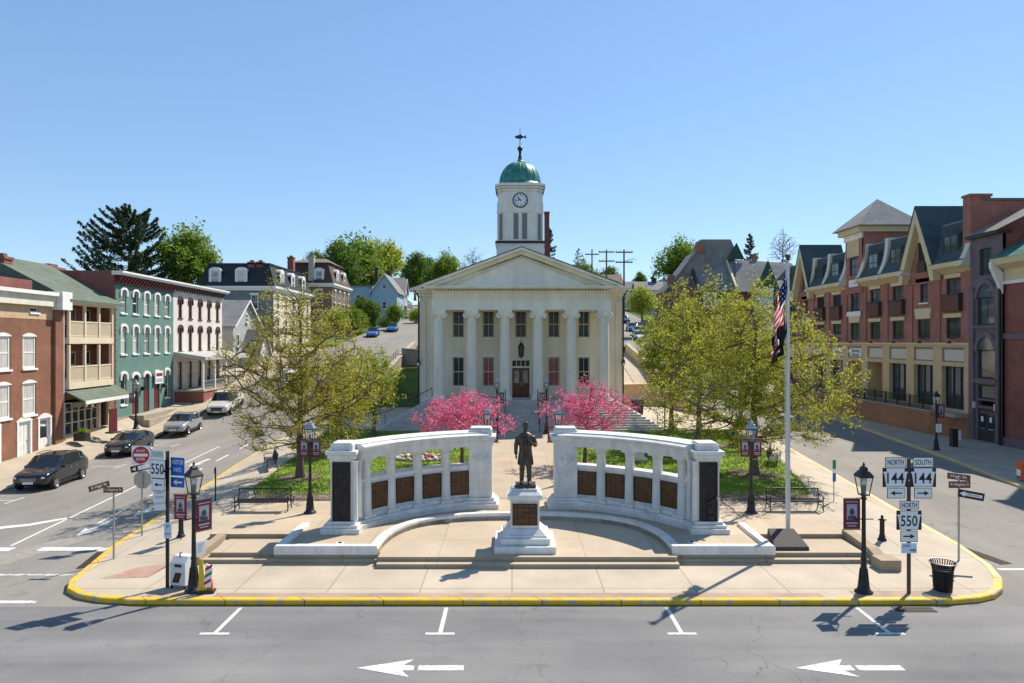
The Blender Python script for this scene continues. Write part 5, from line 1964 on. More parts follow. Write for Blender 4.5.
for x in (4.35, 8.4):
    b = MB()
    b.cbox(x, -0.18, 3.55, 0.18, 0.3, 0.35, black_iron)
    b.build("wall_lamp", tb)

y0 = 68.5
W = 81.2 - y0
wb = left_building("white_building", "white painted brick building with dark narrow windows and a porch along its front", y0)
xs = [1.55, 3.95, 6.4, 8.85, 11.3]
brown_fr = M("dark_brown_frame", (0.06, 0.035, 0.03), rough=0.6)
holes = [(x - 0.42, x + 0.42, 10.4, 12.3) for x in xs] + [(x - 0.42, x + 0.42, 7.0, 9.4) for x in xs] + [(x - 0.5, x + 0.5, 3.1, 5.9) for x in xs]
b = MB()
wall_holes(b, 0.003, W, 1.2, 13.6, holes, white_brick, 0, 0.2)
shell(b, W, 15, 1.2, 13.6, white_brick, white_brick, flat_roof)
b.build("wall", wb)
b = MB()
b.box(0.03, W + 0.1, -0.1, -0.003, 12.9, 13.63, white_brick)
brackets(b, 0, W, 12.88, 20, brown_fr, 0.5)
b.box(0.03, W + 0.3, -0.72, 0.1, 13.64, 13.80, white_trim)
b.box(0.03, W + 0.35, -0.82, 0.1, 13.802, 13.96, white_trim)
b.build("cornice", wb)
for x in xs:
    window(wb, x, 10.42, 0.82, 1.86, brown_fr, glass, 0, 1, 2, 0.08, True, 0.14, hood="arch", hm=brown_fr)
    window(wb, x, 7.02, 0.82, 2.36, brown_fr, glass, 0, 1, 2, 0.08, True, 0.14, hood="arch", hm=brown_fr)
    window(wb, x, 3.12, 0.98, 2.76, brown_fr, glass, 0, 1, 2, 0.08, False, 0.14)
b = MB()
b.add([(0.1, -0.02, 6.95), (W + 0.6, -0.02, 6.95), (W + 0.6, -3.1, 6.45), (0.1, -3.1, 6.45), (0.1, -0.02, 6.6), (W + 0.6, -0.02, 6.6), (W + 0.6, -3.1, 6.12), (0.1, -3.1, 6.12)],
      [(0, 1, 2, 3), (3, 2, 6, 7), (4, 7, 6, 5), (0, 3, 7, 4), (1, 5, 6, 2)], M("porch_tin", (0.42, 0.42, 0.40), rough=0.5))
pr = b.build("porch_roof", wb)
b = MB()
b.box(0.2, W, -2.9, -0.02, 0.8, 2.95, brick_dark)
b.box(0.1, W + 0.1, -3.0, -0.02, 2.952, 3.1, sidewalk_m)
pf = b.build("porch", wb)
for x in (0.4, 3.4, 6.4, 9.4, 12.4):
    c = MB()
    c.box(x - 0.09, x + 0.09, -2.85, -2.67, 3.1, 6.12, white_trim)
    c.build("post", pf)
c = MB()
c.box(0.5, W - 0.3, -2.79, -2.73, 3.95, 4.02, steel)
c.box(0.5, W - 0.3, -2.79, -2.73, 3.5, 3.55, steel)
for k in range(60):
    x = 0.5 + k * 0.2
    c.box(x, x + 0.03, -2.775, -2.745, 3.1, 3.95, steel)
c.build("railing", pf)


# ---- house kit for the hillside
def house(name, label, loc, rz, W, D, hw, rise, wallm, roofm, trim=white_trim, axis='x', cols=3, floors=2, pane=glass, side_cols=2, chim=(), group=None, cat="house",
          frame=None, base=1.5, wz0=0.9, fl=2.9, ww=0.85, wh=1.5, porch=None):
    h = thing(name, label, cat, loc, rz, group)
    fr = frame or trim
    b = MB()
    b.box(0, W, 0, D, -base, hw, wallm)
    gable_ends(b, W, D, hw - 0.01, rise, wallm, axis)
    b.build("wall", h)
    b = MB()
    gable_roof(b, W, D, hw, rise, 0.45, roofm, trim, axis)
    ro = b.build("roof", h)
    for f in range(floors):
        for c in range(cols):
            window(h, W * (c + 0.5) / cols, wz0 + fl * f, ww, wh, fr, pane, -0.15, 1, 2, 0.09, True, 0.14)
        for c in range(side_cols):
            y = D * (c + 0.5) / side_cols
            window(h, W + 0.15, wz0 + fl * f, ww, wh, fr, pane, y, 1, 2, 0.09, True, 0.14, rz=math.pi / 2)
            window(h, -0.15, wz0 + fl * f, ww, wh, fr, pane, y, 1, 2, 0.09, True, 0.14, rz=-math.pi / 2)
    if rise > 2.4:
        if axis == 'x':
            window(h, W + 0.15, hw + 0.3, 0.7, 1.1, fr, pane, D / 2, 1, 2, 0.09, True, 0.14, rz=math.pi / 2)
            window(h, -0.15, hw + 0.3, 0.7, 1.1, fr, pane, D / 2, 1, 2, 0.09, True, 0.14, rz=-math.pi / 2)
        else:
            window(h, W / 2, hw + 0.3, 0.7, 1.1, fr, pane, -0.15, 1, 2, 0.09, True, 0.14)
    for (x, y, z, hh, cw, cmat) in chim:
        chimney(ro, x, y, z, hh, cw, cw, cmat)
    if porch:
        x0, x1, dp, zt = porch
        b = MB()
        b.box(x0, x1, -dp, -0.01, -base, 0.25, sidewalk_m)
        b.add([(x0 - 0.2, -dp - 0.3, zt), (x1 + 0.2, -dp - 0.3, zt), (x1 + 0.2, -0.02, zt + 0.7), (x0 - 0.2, -0.02, zt + 0.7), (x0 - 0.2, -dp - 0.3, zt - 0.2), (x1 + 0.2, -dp - 0.3, zt - 0.2)],
              [(0, 1, 2, 3), (0, 4, 5, 1)], roofm)
        n = 4
        for k in range(n):
            x = x0 + 0.15 + (x1 - x0 - 0.3) * k / (n - 1)
            b.box(x - 0.07, x + 0.07, -dp - 0.1, -dp + 0.04, 0.25, zt - 0.05, trim)
        b.build("porch", h)
    return h


# pale gabled house beyond the white block (front faces the street)
hh = house("gabled_house", "pale grey gabled house with white trim beyond the white painted building", (-34.4, 84.2, 3.6), R(91), 9.0, 9.5, 6.6, 3.2, grey_siding, grey_shingle, axis='y', cols=3, floors=2, base=3)
b = MB()
b.box(2.4, 6.6, -2.2, -0.01, -2.5, 3.0, white_siding)
gable_ends(b, 4.2, 2.2, 2.99, 2.9, white_siding, 'y', 2.4, -2.2)
b.build("front_wing", hh)
b = MB()
gable_roof(b, 4.2, 2.2, 3.0, 2.9, 0.35, grey_shingle, white_trim, 'y', 0.16, 2.4, -2.2)
b.build("wing_roof", hh)
for x in (3.6, 5.4):
    window(hh, x, 0.8, 0.9, 1.7, white_trim, glass, -2.35, 1, 2)


# mansard blocks
def mansard(name, label, loc, rz, W, D, hw, hm, wallm, roofm, dorm_f, dorm_s, cols, floors, inset=0.9, base=4.0, chim=(), frame=white_trim, hip=0.0, hipm=None, wmat_front=None):
    h = thing(name, label, "building", loc, rz)
    b = MB()
    b.box(0, W, 0.004, D, -base, hw, wallm)
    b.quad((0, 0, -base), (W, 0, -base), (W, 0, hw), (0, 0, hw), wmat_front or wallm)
    b.build("wall", h)
    b = MB()
    b.box(-0.5, W + 0.5, -0.5, D + 0.5, hw + 0.003, hw + 0.3, white_trim)
    b.box(-0.3, W + 0.3, -0.3, D + 0.3, hw - 0.3, hw + 0.001, white_trim)
    b.build("cornice", h)
    b = MB()
    i = inset
    zt = hw + 0.3 + hm
    v = [(-0.3, -0.3, hw + 0.305), (W + 0.3, -0.3, hw + 0.305), (W + 0.3, D + 0.3, hw + 0.305), (-0.3, D + 0.3, hw + 0.305), (i, i, zt), (W - i, i, zt), (W - i, D - i, zt), (i, D - i, zt)]
    b.add(v, [(0, 1, 5, 4), (1, 2, 6, 5), (2, 3, 7, 6), (3, 0, 4, 7)], roofm)
    b.box(i - 0.15, W - i + 0.15, i - 0.15, D - i + 0.15, zt + 0.002, zt + 0.2, dark_frame if not hip else roofm)
    if hip:
        b.add([(i - 0.4, i - 0.4, zt + 0.2), (W - i + 0.4, i - 0.4, zt + 0.2), (W - i + 0.4, D - i + 0.4, zt + 0.2), (i - 0.4, D - i + 0.4, zt + 0.2), (W / 2 - 1.5, D / 2, zt + 0.2 + hip), (W / 2 + 1.5, D / 2, zt + 0.2 + hip)],
              [(0, 1, 5, 4), (1, 2, 5), (2, 3, 4, 5), (3, 0, 4)], hipm)
    ro = b.build("roof", h)
    for side, lst in ((0, dorm_f), (1, dorm_s), (3, dorm_s)):
        for u in lst:
            d_ = MB()
            d_.box(-0.75, 0.75, 0.0, 1.5, 0, 2.0, roofm)
            pts = [(-0.85, 1.95)] + [(-math.cos(math.pi * q / 8) * 0.85, 2.0 + math.sin(math.pi * q / 8) * 0.5) for q in range(9)] + [(0.85, 1.95)]
            d_.xprism(pts, -0.12, 1.5, white_trim)
            d_.box(-0.85, -0.6, -0.08, -0.003, 0, 2.0, white_trim)
            d_.box(0.6, 0.85, -0.08, -0.003, 0, 2.0, white_trim)
            x, y, a = {0: (W * u, 0.02, 0), 1: (W - 0.02, D * u, math.pi / 2), 3: (0.02, D * u, -math.pi / 2)}[side]
            o = d_.build("dormer", ro, (x, y, hw + 0.45), (0, 0, a))
            window(o, 0, 0.15, 1.15, 1.75, white_trim, glass_curtain, -0.2, 1, 2, 0.09, False, 0.14)
    for f in range(floors):
        z = hw - 2.9 - 3.4 * f
        for c in range(cols[0]):
            window(h, W * (c + 0.5) / cols[0], z, 1.0, 2.0, frame, glass, -0.15, 1, 2, 0.1, True, 0.14, hood="flat", hm=white_trim)
        for c in range(cols[1]):
            window(h, W + 0.15, z, 1.0, 2.0, frame, glass, D * (c + 0.5) / cols[1], 1, 2, 0.1, True, 0.14, rz=math.pi / 2, hood="flat", hm=white_trim)
    for q in chim:
        chimney(ro, *q[:4], q[4], q[4], q[5] if len(q) > 5 else None)
    return h


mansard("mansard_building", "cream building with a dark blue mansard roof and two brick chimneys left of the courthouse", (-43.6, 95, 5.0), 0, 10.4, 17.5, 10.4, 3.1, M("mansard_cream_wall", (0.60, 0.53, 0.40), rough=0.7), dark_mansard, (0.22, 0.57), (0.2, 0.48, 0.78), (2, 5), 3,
        chim=((7.0, 1.2, 10.8, 3.2, 0.9), (8.2, 1.2, 10.8, 3.2, 0.9), (9.0, 12, 13, 3.0, 0.9)), wmat_front=siding_mat("mansard_shaded_siding", (0.16, 0.19, 0.20)))  # front siding's colour is darkened for the shade on that face
mansard("mansard_building", "house with a brown shingled mansard and hipped top behind the dark mansard", (-39, 116, 7.0), 0, 8.4, 12.5, 10.6, 3.4, M("mansard_brown_wall", (0.20, 0.14, 0.10), rough=0.7), M("brown_mansard", (0.085, 0.05, 0.042), rough=0.85, var=0.25, scale=3),
        (0.74,), (0.3, 0.7), (2, 4), 3, chim=((4.9, 0.3, 10.8, 4.6, 0.9, M("pale_chimney", (0.42, 0.38, 0.33))),), hip=1.3, hipm=brown_shingle)
# pale blue house and the white row up the street
hb = house("blue_house", "pale blue sided house with a gable and dark chimney up the left street", (-30.0, 146, 11.2), 0, 5.4, 9, 7.8, 3.6, blue_siding, grey_shingle, axis='y', cols=1, floors=2, chim=((0.9, 0.6, 7.8, 4.6, 0.7, M("chimney_dark", (0.05, 0.035, 0.03))),), base=3)
b = MB()
b.box(-7.0, -0.01, 0.8, 8, -3, 8.6, blue_siding)
b.box(-7.2, -0.02, 0.6, 8.2, 8.603, 8.85, grey_shingle)
b.box(-9.8, -7.01, 1.6, 7, -3, 4.4, blue_siding)
b.box(-9.95, -7.02, 1.45, 7.15, 4.403, 4.6, grey_shingle)
b.build("side_wing", hb)
for x in (-9.1, -8.0):
    window(hb, x, 0.8, 0.85, 2.0, white_trim, glass, 1.45, 1, 2)
for x, z in ((-5.6, 5.2), (-3.0, 5.2), (-5.6, 1.4)):
    window(hb, x, z, 0.85, 1.6, white_trim, glass, 0.65, 1, 2)
for i, (y, z, hgt, rise, lab) in enumerate([(160, 13.2, 6.4, 3.6, "white gabled house next above the pale blue house"), (172, 14.6, 6.2, 3.4, "second white gabled house up the left street"), (186, 16.2, 6.2, 3.6, "third white gabled house up the left street"),
                                            (202, 17.6, 6.3, 3.4, "fourth white gabled house up the left street"), (220, 19.4, 6.2, 3.3, "topmost white house in the row on the left street")]):
    x = -0.158 * y - (0 if y < 180 else (y - 180) * 0.035)
    house("white_house", lab, (x, y, z), R(90 + 4), 9.0, 8.5, hgt, rise, white_siding, grey_shingle, axis='x' if i % 2 == 0 else 'y', cols=3, floors=2, side_cols=2, group="white houses climbing the left street", base=4,
          chim=((2, 3.8, hgt + 2.4, 2.4, 0.8, M("chimney_dark", (0.05, 0.035, 0.03))),), porch=(0.4, 8.6, 1.6, 2.6))
# ================================================================== RIGHT: red brick hotel
RZR = R(-90)
# local x runs from the far end towards the camera; NE = near end
HX, HY = 37.3, 55.2
ht = thing("brick_hotel", "long red brick building with slate mansard, tall cream gables and a pyramid tower", "building", (HX, HY, 0.0), RZR)
BW = 4.13
NB = 9
cx_ = [-2.5 - BW * k for k in range(NB)]      # bay centres, 0 = nearest
L0 = cx_[-1] - BW / 2
gable_k, tower_k = (1, 7), 4
holes = []
for k, x in enumerate(cx_):
    holes.append((x - 0.95, x + 0.95, 8.25, 10.0))
    if k in gable_k:
        holes.append((x - 0.6, x + 0.6, 11.5, 13.5))
    else:
        holes.append((x - 0.95, x + 0.95, 11.3, 13.35))
b = MB()
wall_holes(b, L0, 0, 7.85, 14.0, holes, brick_red, 0, 0.22)
b.quad((L0, 15, 0), (L0, 0, 0), (L0, 0, 18), (L0, 15, 18), brick_red)
b.quad((0, 0, 0), (0, 15, 0), (0, 15, 19.2), (0, 0, 19.2), brick_red)
b.quad((L0, 15, 0), (L0, 15, 18), (0, 15, 18), (0, 15, 0), brick_red)
# pilaster strips between the bays
for k in range(NB + 1):
    x = -BW * k - 0.29
    if k == 0:
        x = -0.35
    b.box(x - 0.45, x + 0.25, -0.1, -0.003, 7.85, 13.95, brick_red)
b.build("wall", ht)
# store front storey
b = MB()
sh = []
for k, x in enumerate(cx_):
    sh.append((x - 1.45, x + 1.45, 2.3, 5.9))
    sh.append((x - 1.45, x + 1.45, 6.25, 7.5))
wall_holes(b, L0, 0, 0.0, 7.847, sh, tan_stone, -0.06, 0.55)
b.box(L0, 0, -0.2, -0.063, 7.72, 7.9, tan_trim)
b.build("shop_storey", ht)
for k, x in enumerate(cx_):
    if k in (3, 4):
        # recessed entrances
        e = MB()
        e.box(x - 1.45, x + 1.45, 1.6, 1.7, 2.3, 5.9, tan_stone)
        e.box(x - 1.45, x + 1.45, 0.5, 1.6, 5.85, 5.9, tan_stone)
        e.box(x - 1.9, x - 1.41, 0.5, 1.6, 2.3, 5.84, tan_stone)
        e.box(x + 1.41, x + 1.9, 0.5, 1.6, 2.3, 5.84, tan_stone)
        e.box(x - 0.2, x + 1.4, 1.52, 1.597, 2.3, 5.2, dark_frame)
        e.quad((x + 0.0, 1.51, 2.6), (x + 1.3, 1.51, 2.6), (x + 1.3, 1.51, 5.0), (x + 0.0, 1.51, 5.0), glass_blue)
        e.build("entrance", ht)
    else:
        e = MB()
        for px in (-1.42, -0.5, 0.45, 1.33):
            e.box(x + px, x + px + 0.09, 0.3, 0.42, 2.3, 5.9, dark_frame)
        for z in (2.3, 3.3, 5.8):
            e.box(x - 1.42, x + 1.42, 0.32, 0.40, z, z + 0.09, dark_frame)
        e.box(x - 1.42, x + 1.42, 0.34, 0.40, 2.3, 3.3, dark_frame)
        o = e.build("shop_window", ht)
        g = MB()
        g.quad((x - 1.4, 0.38, 3.35), (x + 1.4, 0.38, 3.35), (x + 1.4, 0.38, 5.85), (x - 1.4, 0.38, 5.85), glass_blue)
        g.build("pane", o)
    s_ = MB()
    s_.box(x - 1.45, x + 1.45, 0.1, 0.25, 6.25, 7.5, M("sign_frame_grey", (0.22, 0.2, 0.18), rough=0.6))
    s_.box(x - 1.28, x + 1.28, 0.06, 0.098, 6.36, 7.3, M("fascia_board", (0.58, 0.53, 0.43), rough=0.6, var=0.04) if k not in (4, 5) else M("fascia_white", (0.66, 0.65, 0.64), rough=0.5, var=0.03))
    so = s_.build("sign_board", ht)
    if k == 4:
        t_ = MB()
        letter(t_, "Garman", x, 7.02, 1.7, 0.36, 0.05, sign_black)
        letter(t_, "House", x, 6.58, 1.4, 0.34, 0.05, sign_black)
        t_.build("lettering", so)
    if k == 5:
        t_ = MB()
        letter(t_, "Banners", x, 6.8, 2.2, 0.4, 0.05, M("lettering_violet", (0.1, 0.1, 0.3)))
        t_.build("lettering", so)
    # lintels
    l = MB()
    if k in gable_k or k == tower_k:
        l.xprism([(x - 1.05, 10.05), (x + 1.05, 10.05), (x + 1.25, 11.0), (x - 1.25, 11.0)], -0.14, -0.003, tan_trim)
    else:
        l.box(x - 1.15, x + 1.15, -0.12, -0.003, 10.03, 10.38, tan_trim)
    l.build("lintel", ht)
    l = MB()
    l.box(x - 1.05, x + 1.05, -0.12, -0.003, 13.38, 13.72, tan_trim)
    l.build("lintel", ht)
    # gooseneck sign lamp
    gl = MB()
    gl.tube([(x + 0.9, -0.1, 8.05), (x + 0.9, -0.7, 8.25), (x + 0.9, -0.95, 8.0)], 0.03, black_iron, 6)
    gl.lathe([(0.06, 8.05), (0.22, 7.85)], black_iron, x + 0.9, -0.95, 10)
    gl.build("wall_lamp", ht)
    window(ht, x, 8.27, 1.88, 1.72, dark_frame, glass, 0, 2, 2, 0.1, False, 0.16)
    if k in gable_k:
        window(ht, x, 11.52, 1.18, 1.96, dark_frame, glass, 0, 1, 2, 0.1, True, 0.16, hm=white_trim)
    else:
        window(ht, x, 11.32, 1.88, 2.02, dark_frame, glass, 0, 2, 2, 0.1, False, 0.16)
        if k != tower_k:
            p = MB()
            p.box(x - 1.2, x + 1.2, -0.35, -0.02, 10.55, 11.9, brown_fr)
            for q in range(9):
                p.box(x - 1.18 + q * 0.265, x - 1.12 + q * 0.265, -0.38, -0.353, 10.6, 11.85, brick_red)
            p.box(x - 1.27, x + 1.27, -0.42, -0.02, 11.902, 12.02, dark_frame)
            p.build("balcony", ht)
        else:
            p = MB()
            p.box(x - 1.5, x + 1.5, -0.2, -0.11, 10.75, 11.25, white_trim)
            p.box(x - 1.0, x + 1.0, -0.2, -0.11, 13.95, 14.7, white_trim)
            p.build("stone_panel", ht)
# eave between gables
b = MB()
segs = [(-0.02, cx_[1] + 1.95), (cx_[1] - 1.95, cx_[4] + 1.8), (cx_[4] - 1.8, cx_[7] + 1.95), (cx_[7] - 1.95, L0)]
for (xa, xb) in segs:
    b.yprism([(0.0, 13.75), (-0.35, 14.0), (-0.85, 14.25), (-0.9, 14.62), (0.3, 14.62), (0.3, 13.75)], xb, xa, tan_trim)
b.build("eave", ht)
b = MB()
for (xa, xb) in segs:
    n = 6
    pts = []
    for q in range(n + 1):
        t = q / n
        pts.append((-0.85 + 1.15 * (1 - (1 - t) ** 2.4), 14.63 + 3.4 * t))
    b.yprism(pts + [(6, 17.93), (6, 14.63)], xb, xa, teal_slate)
    b.box(xb, xa, 0.42, 1.0, 17.94, 18.15, M("lead_grey", (0.25, 0.27, 0.29), rough=0.5))
    b.box(xb, xa, 1.0, 14.9, 17.6, 17.92, flat_roof)
b.build("mansard_roof", ht)
# curved party ribs
rib = []
for q in range(9):
    t = q / 8
    rib.append((-1.12 + 1.15 * (1 - (1 - t) ** 2.4), 14.15 + 4.15 * t))
for x in (-0.28, cx_[3] + BW / 2, cx_[4] + 1.95, cx_[4] - 1.95, cx_[6] + BW / 2, cx_[6] - BW / 2 + 0.1, cx_[2] + BW / 2 - 0.1, cx_[8] - BW / 2 + 0.3):
    c = MB()
    c.yprism(rib + [(1.2, 18.3), (1.2, 14.2)], x - 0.3, x + 0.3, M("rib_cream", (0.62, 0.57, 0.47), rough=0.6, var=0.04))
    c.build("roof_rib", ht)
for k in (0, 2, 3, 5, 6, 8):
    x = cx_[k]
    d_ = MB()
    d_.box(x - 1.05, x + 1.05, -0.22, 1.0, 15.05, 17.1, teal_slate)
    o = d_.build("dormer", ht)
    window(o, x, 15.1, 1.9, 1.9, dark_frame, glass_blue, -0.3, 2, 2, 0.1, False, 0.08)
# tall gables
for k in gable_k:
    x = cx_[k]
    g = MB()
    g.poly([(x - 2.05, -0.12, 13.2), (x + 2.05, -0.12, 13.2), (x + 2.05, -0.12, 14.6), (x, -0.12, 19.4), (x - 2.05, -0.12, 14.6)], brick_red)
    g.box(x - 0.62, x + 0.62, -0.3, -0.125, 14.3, 15.2, brown_fr)
    g.box(x - 0.55, x + 0.55, -0.22, -0.123, 17.0, 17.5, tan_trim)
    go = g.build("gable", ht)
    window(go, x, 15.25, 1.0, 1.7, dark_frame, glass, -0.28, 1, 2, 0.09, False, 0.14)
    t = MB()
    for sx in (-1, 1):
        t.xprism([(x, 20.05), (x, 18.75), (x + sx * 1.9, 14.35), (x + sx * 2.15, 13.3), (x + sx * 2.65, 13.3), (x + sx * 2.5, 14.6)], -0.8, -0.13, tan_trim)
    t.build("bargeboard", ht)
    t = MB()
    for sx in (-1, 1):
        t.xprism([(x, 20.08), (x + sx * 2.53, 14.62), (x + sx * 2.63, 14.62), (x, 20.28)], -0.85, 4.5 if sx > 0 else 4.497, teal_slate)
    t.build("gable_roof", ht)
# tower with pyramid roof
x = cx_[tower_k]
t = MB()
wall_holes(t, x - 1.8, x + 1.8, 13.2, 19.6, [(x - 0.9, x + 0.9, 15.2, 17.1)], brick_red, -0.16, 0.2)
for xx in (x - 1.8, x + 2.1):
    t.quad((xx, -0.16, 13.2), (xx, 5, 13.2), (xx, 5, 19.6), (xx, -0.16, 19.6), brick_red)
t.quad((x - 1.8, 5, 13.2), (x + 1.8, 5, 13.2), (x + 1.8, 5, 19.6), (x - 1.8, 5, 19.6), brick_red)
t.box(x - 1.3, x + 1.3, -0.26, -0.163, 17.2, 19.0, tan_stone)
t.box(x - 1.95, x + 1.95, -0.3, 5.15, 19.0, 19.6, cream_white)
t.box(x - 2.4, x + 2.4, -0.75, 5.6, 19.603, 20.2, tan_trim)
to = t.build("tower", ht)
window(to, x, 15.22, 1.78, 1.86, dark_frame, glass, -0.16, 2, 2, 0.1, False, 0.16)
t = MB()
t.add([(x - 3.1, -1.15, 20.2), (x + 3.1, -1.15, 20.2), (x + 3.1, 6.0, 20.2), (x - 3.1, 6.0, 20.2), (x, 2.4, 23.5)], [(0, 1, 4), (1, 2, 4), (2, 3, 4), (3, 0, 4), (3, 2, 1, 0)], grey_shingle)
t.build("roof", to)
# near end wall and parapet
t = MB()
t.box(-0.35, 0.02, 0.9, 15, 17.9, 19.4, brick_red)
t.box(-0.45, 0.1, 0.8, 15, 19.403, 19.6, M("coping_dark", (0.14, 0.13, 0.13)))
t.box(-0.9, 0.03, -0.25, 1.4, 14.2, 19.75, brick_red)
t.box(-0.98, 0.1, -0.35, 1.5, 19.752, 19.95, brick_red)
t.build("end_parapet", ht)

# terrace retaining wall with railing
tw_ = thing("terrace_wall", "orange brick terrace wall with black railing in front of the red brick shops", "wall", (HX, HY, 0.0), RZR)
b = MB()
TL, TD = -BW * NB, -1.9
b.box(TL, -2.6, TD, TD + 0.35, -0.2, 2.05, brick_terrace)
b.poly([(-2.6, TD, -0.2), (0.0, -0.3, -0.2), (0.0, -0.3, 2.1), (-2.6, TD, 2.05)], brick_terrace)
b.poly([(-2.6, TD + 0.35, 2.06), (-2.6, TD, 2.06), (0, -0.3, 2.11), (0, 0.0, 2.11)], sidewalk_m)
b.box(TL, -2.6, TD - 0.08, TD + 0.42, 2.053, 2.16, sidewalk_m)
b.build("brick_wall", tw_)
b = MB()
b.box(TL, -0.1, TD + 0.42, -0.07, 1.8, 2.12, sidewalk_m)
b.build("terrace_floor", tw_)
b = MB()
for z in (2.4, 3.2):
    b.box(TL, -2.6, TD + 0.12, TD + 0.17, z, z + 0.05, black_iron)
k = 0
x = TL
while x < -2.6:
    r_ = 0.035 if k % 14 == 0 else 0.013
    b.box(x - r_, x + r_, TD + 0.145 - r_, TD + 0.145 + r_, 2.16, 3.32 if k % 14 == 0 else 3.2, black_iron)
    k += 1
    x += 0.14
b.build("railing", tw_)

# ---- dark stone bank beside it
ds = thing("stone_building", "narrow dark purple stone building with arched windows and dark double doors", "building", (HX, HY, 0.0), RZR)
W = 4.35
ds.scale = (0.84, 1, 1)
holes = [(1.05, 3.35, 0.2, 2.75), (1.05, 3.35, 2.95, 3.35), (1.05, 3.35, 3.5, 4.6), (1.0, 3.4, 5.1, 7.4), (0.95, 3.3, 9.3, 11.5), (1.3, 2.9, 13.2, 15.3)]
b = MB()
wall_holes(b, 0.05, W, -0.2, 16.2, holes, purple_stone, -0.25, 0.3)
shell(b, W - 0.05, 14, -0.2, 16.2, purple_stone, brick_dark, flat_roof, 0.05)
for sx in (0.05, W - 0.7):
    b.box(sx, sx + 0.65, -0.42, -0.253, -0.2, 12.3, purple_stone)
b.build("wall", ds)


def arch_ring(b, xc, zs, r, w, y0, y1, m, n=12):
    po = [(xc - math.cos(math.pi * k / n) * (r + w), zs + math.sin(math.pi * k / n) * (r + w)) for k in range(n + 1)]
    pi_ = [(xc + math.cos(math.pi * k / n) * r, zs + math.sin(math.pi * k / n) * r) for k in range(n + 1)]
    b.xprism(po + pi_, y0, y1, m)


b = MB()
arch_ring(b, 2.2, 7.25, 1.12, 0.42, -0.36, -0.253, purple_stone)
b.build("stone_arch", ds)
b = MB()
arch_ring(b, 2.15, 11.4, 1.12, 0.36, -0.36, -0.253, purple_stone)
b.build("stone_arch", ds)
b = MB()
b.box(0.6, 3.8, -0.5, -0.253, 4.72, 5.05, purple_stone)
b.build("stone_sill", ds)
b = MB()
b.box(0.6, 3.8, -0.4, -0.253, 9.0, 9.25, purple_stone)
b.build("stone_sill", ds)
b = MB()
b.box(0.0, W + 0.05, -0.7, 0.4, 16.2, 16.45, dark_frame)
b.add([(-0.05, -0.75, 16.452), (W + 0.1, -0.75, 16.452), (W + 0.1, 3.5, 18.6), (-0.05, 3.5, 18.6)], [(0, 1, 2, 3)], M("standing_seam", (0.38, 0.36, 0.34), rough=0.3, metal=0.5, var=0.3, scale=3))
b.build("roof", ds)
for (xc, z0, w, h, cols, rows) in ((2.2, 5.12, 2.36, 2.26, 1, 1), (2.12, 9.32, 2.3, 2.16, 2, 1), (2.1, 13.22, 1.56, 2.06, 2, 1), (2.2, 3.52, 2.26, 1.06, 1, 1)):
    window(ds, xc, z0, w, h, dark_frame, glass_blue, -0.25, cols, rows, 0.1, False, 0.2)
for xc, zs, r_ in ((2.2, 7.36, 1.1), (2.15, 11.46, 1.08)):
    g = MB()
    g.poly([(xc - math.cos(math.pi * k / 12) * r_, -0.262, zs + math.sin(math.pi * k / 12) * r_) for k in range(13)], glass_blue)
    g.build("fanlight", ds)
for sx in (-1, 1):
    d_ = MB()
    xa, xb = (1.06, 2.19) if sx < 0 else (2.21, 3.34)
    d_.box(xa, xb, -0.15, -0.08, 0.2, 2.74, dark_frame)
    o = d_.build("door", ds)
    g = MB()
    g.quad((xa + 0.15, -0.156, 1.0), (xb - 0.15, -0.156, 1.0), (xb - 0.15, -0.156, 2.5), (xa + 0.15, -0.156, 2.5), glass)
    g.box(xa + 0.3, xa + 0.62, -0.166, -0.157, 1.7, 2.1, sign_white)
    g.build("pane", o)
    h_ = MB()
    h_.tube([(xa + 0.2, -0.2, 1.15), (xb - 0.2, -0.2, 1.15)], 0.03, chrome, 6)
    h_.build("handle", o)
for x in (0.75, 3.6):
    b = MB()
    b.cbox(x, -0.36, 2.7, 0.14, 0.2, 0.5, lamp_glass)
    b.build("wall_lamp", ds)

# ---- red brick neighbour at the right edge
rb = thing("red_building", "red brick building with cream cornice, green roof and white arched windows at the right edge", "building", (HX, HY, 0.0), RZR)
W0, W1 = 3.72, 17
xs = [6.1, 7.15, 10.2, 11.3, 14.2, 15.3]
xl_ = [6.7, 10.8, 14.8]
holes = [(x - 0.38, x + 0.38, 8.9, 11.6) for x in xs] + [(x - 0.85, x + 0.85, 5.3, 8.0) for x in xl_] + [(x - 0.85, x + 0.85, 1.0, 4.0) for x in xl_]
b = MB()
wall_holes(b, W0, W1, -0.2, 13.3, holes, brick_dark, -0.15, 0.25)
b.quad((W0, -0.15, -0.2), (W0, 14, -0.2), (W0, 14, 13.3), (W0, -0.15, 13.3), brick_dark)
b.quad((W1, -0.15, -0.2), (W1, -0.15, 13.3), (W1, 14, 13.3), (W1, 14, -0.2), brick_dark)
b.box(W0, W1, -0.3, -0.153, 8.2, 8.6, purple_stone)
b.box(W0, W1, -0.3, -0.153, -0.2, 0.8, purple_stone)
b.build("wall", rb)
b = MB()
b.box(W0 + 0.1, W1, -0.35, -0.153, 12.3, 12.55, white_trim)
b.box(W0 + 0.1, W1, -0.3, -0.153, 12.552, 13.5, tan_trim)
b.yprism([(-0.1, 13.3), (-1.1, 13.75), (-1.2, 14.2), (-0.1, 14.2)], W0 - 0.15, W1, tan_trim)
b.yprism([(-0.35, 11.6), (-1.25, 13.6), (-1.25, 14.0), (-0.35, 13.2)], W0 - 0.15, W0 + 0.15, white_trim)
b.build("cornice", rb)
b = MB()
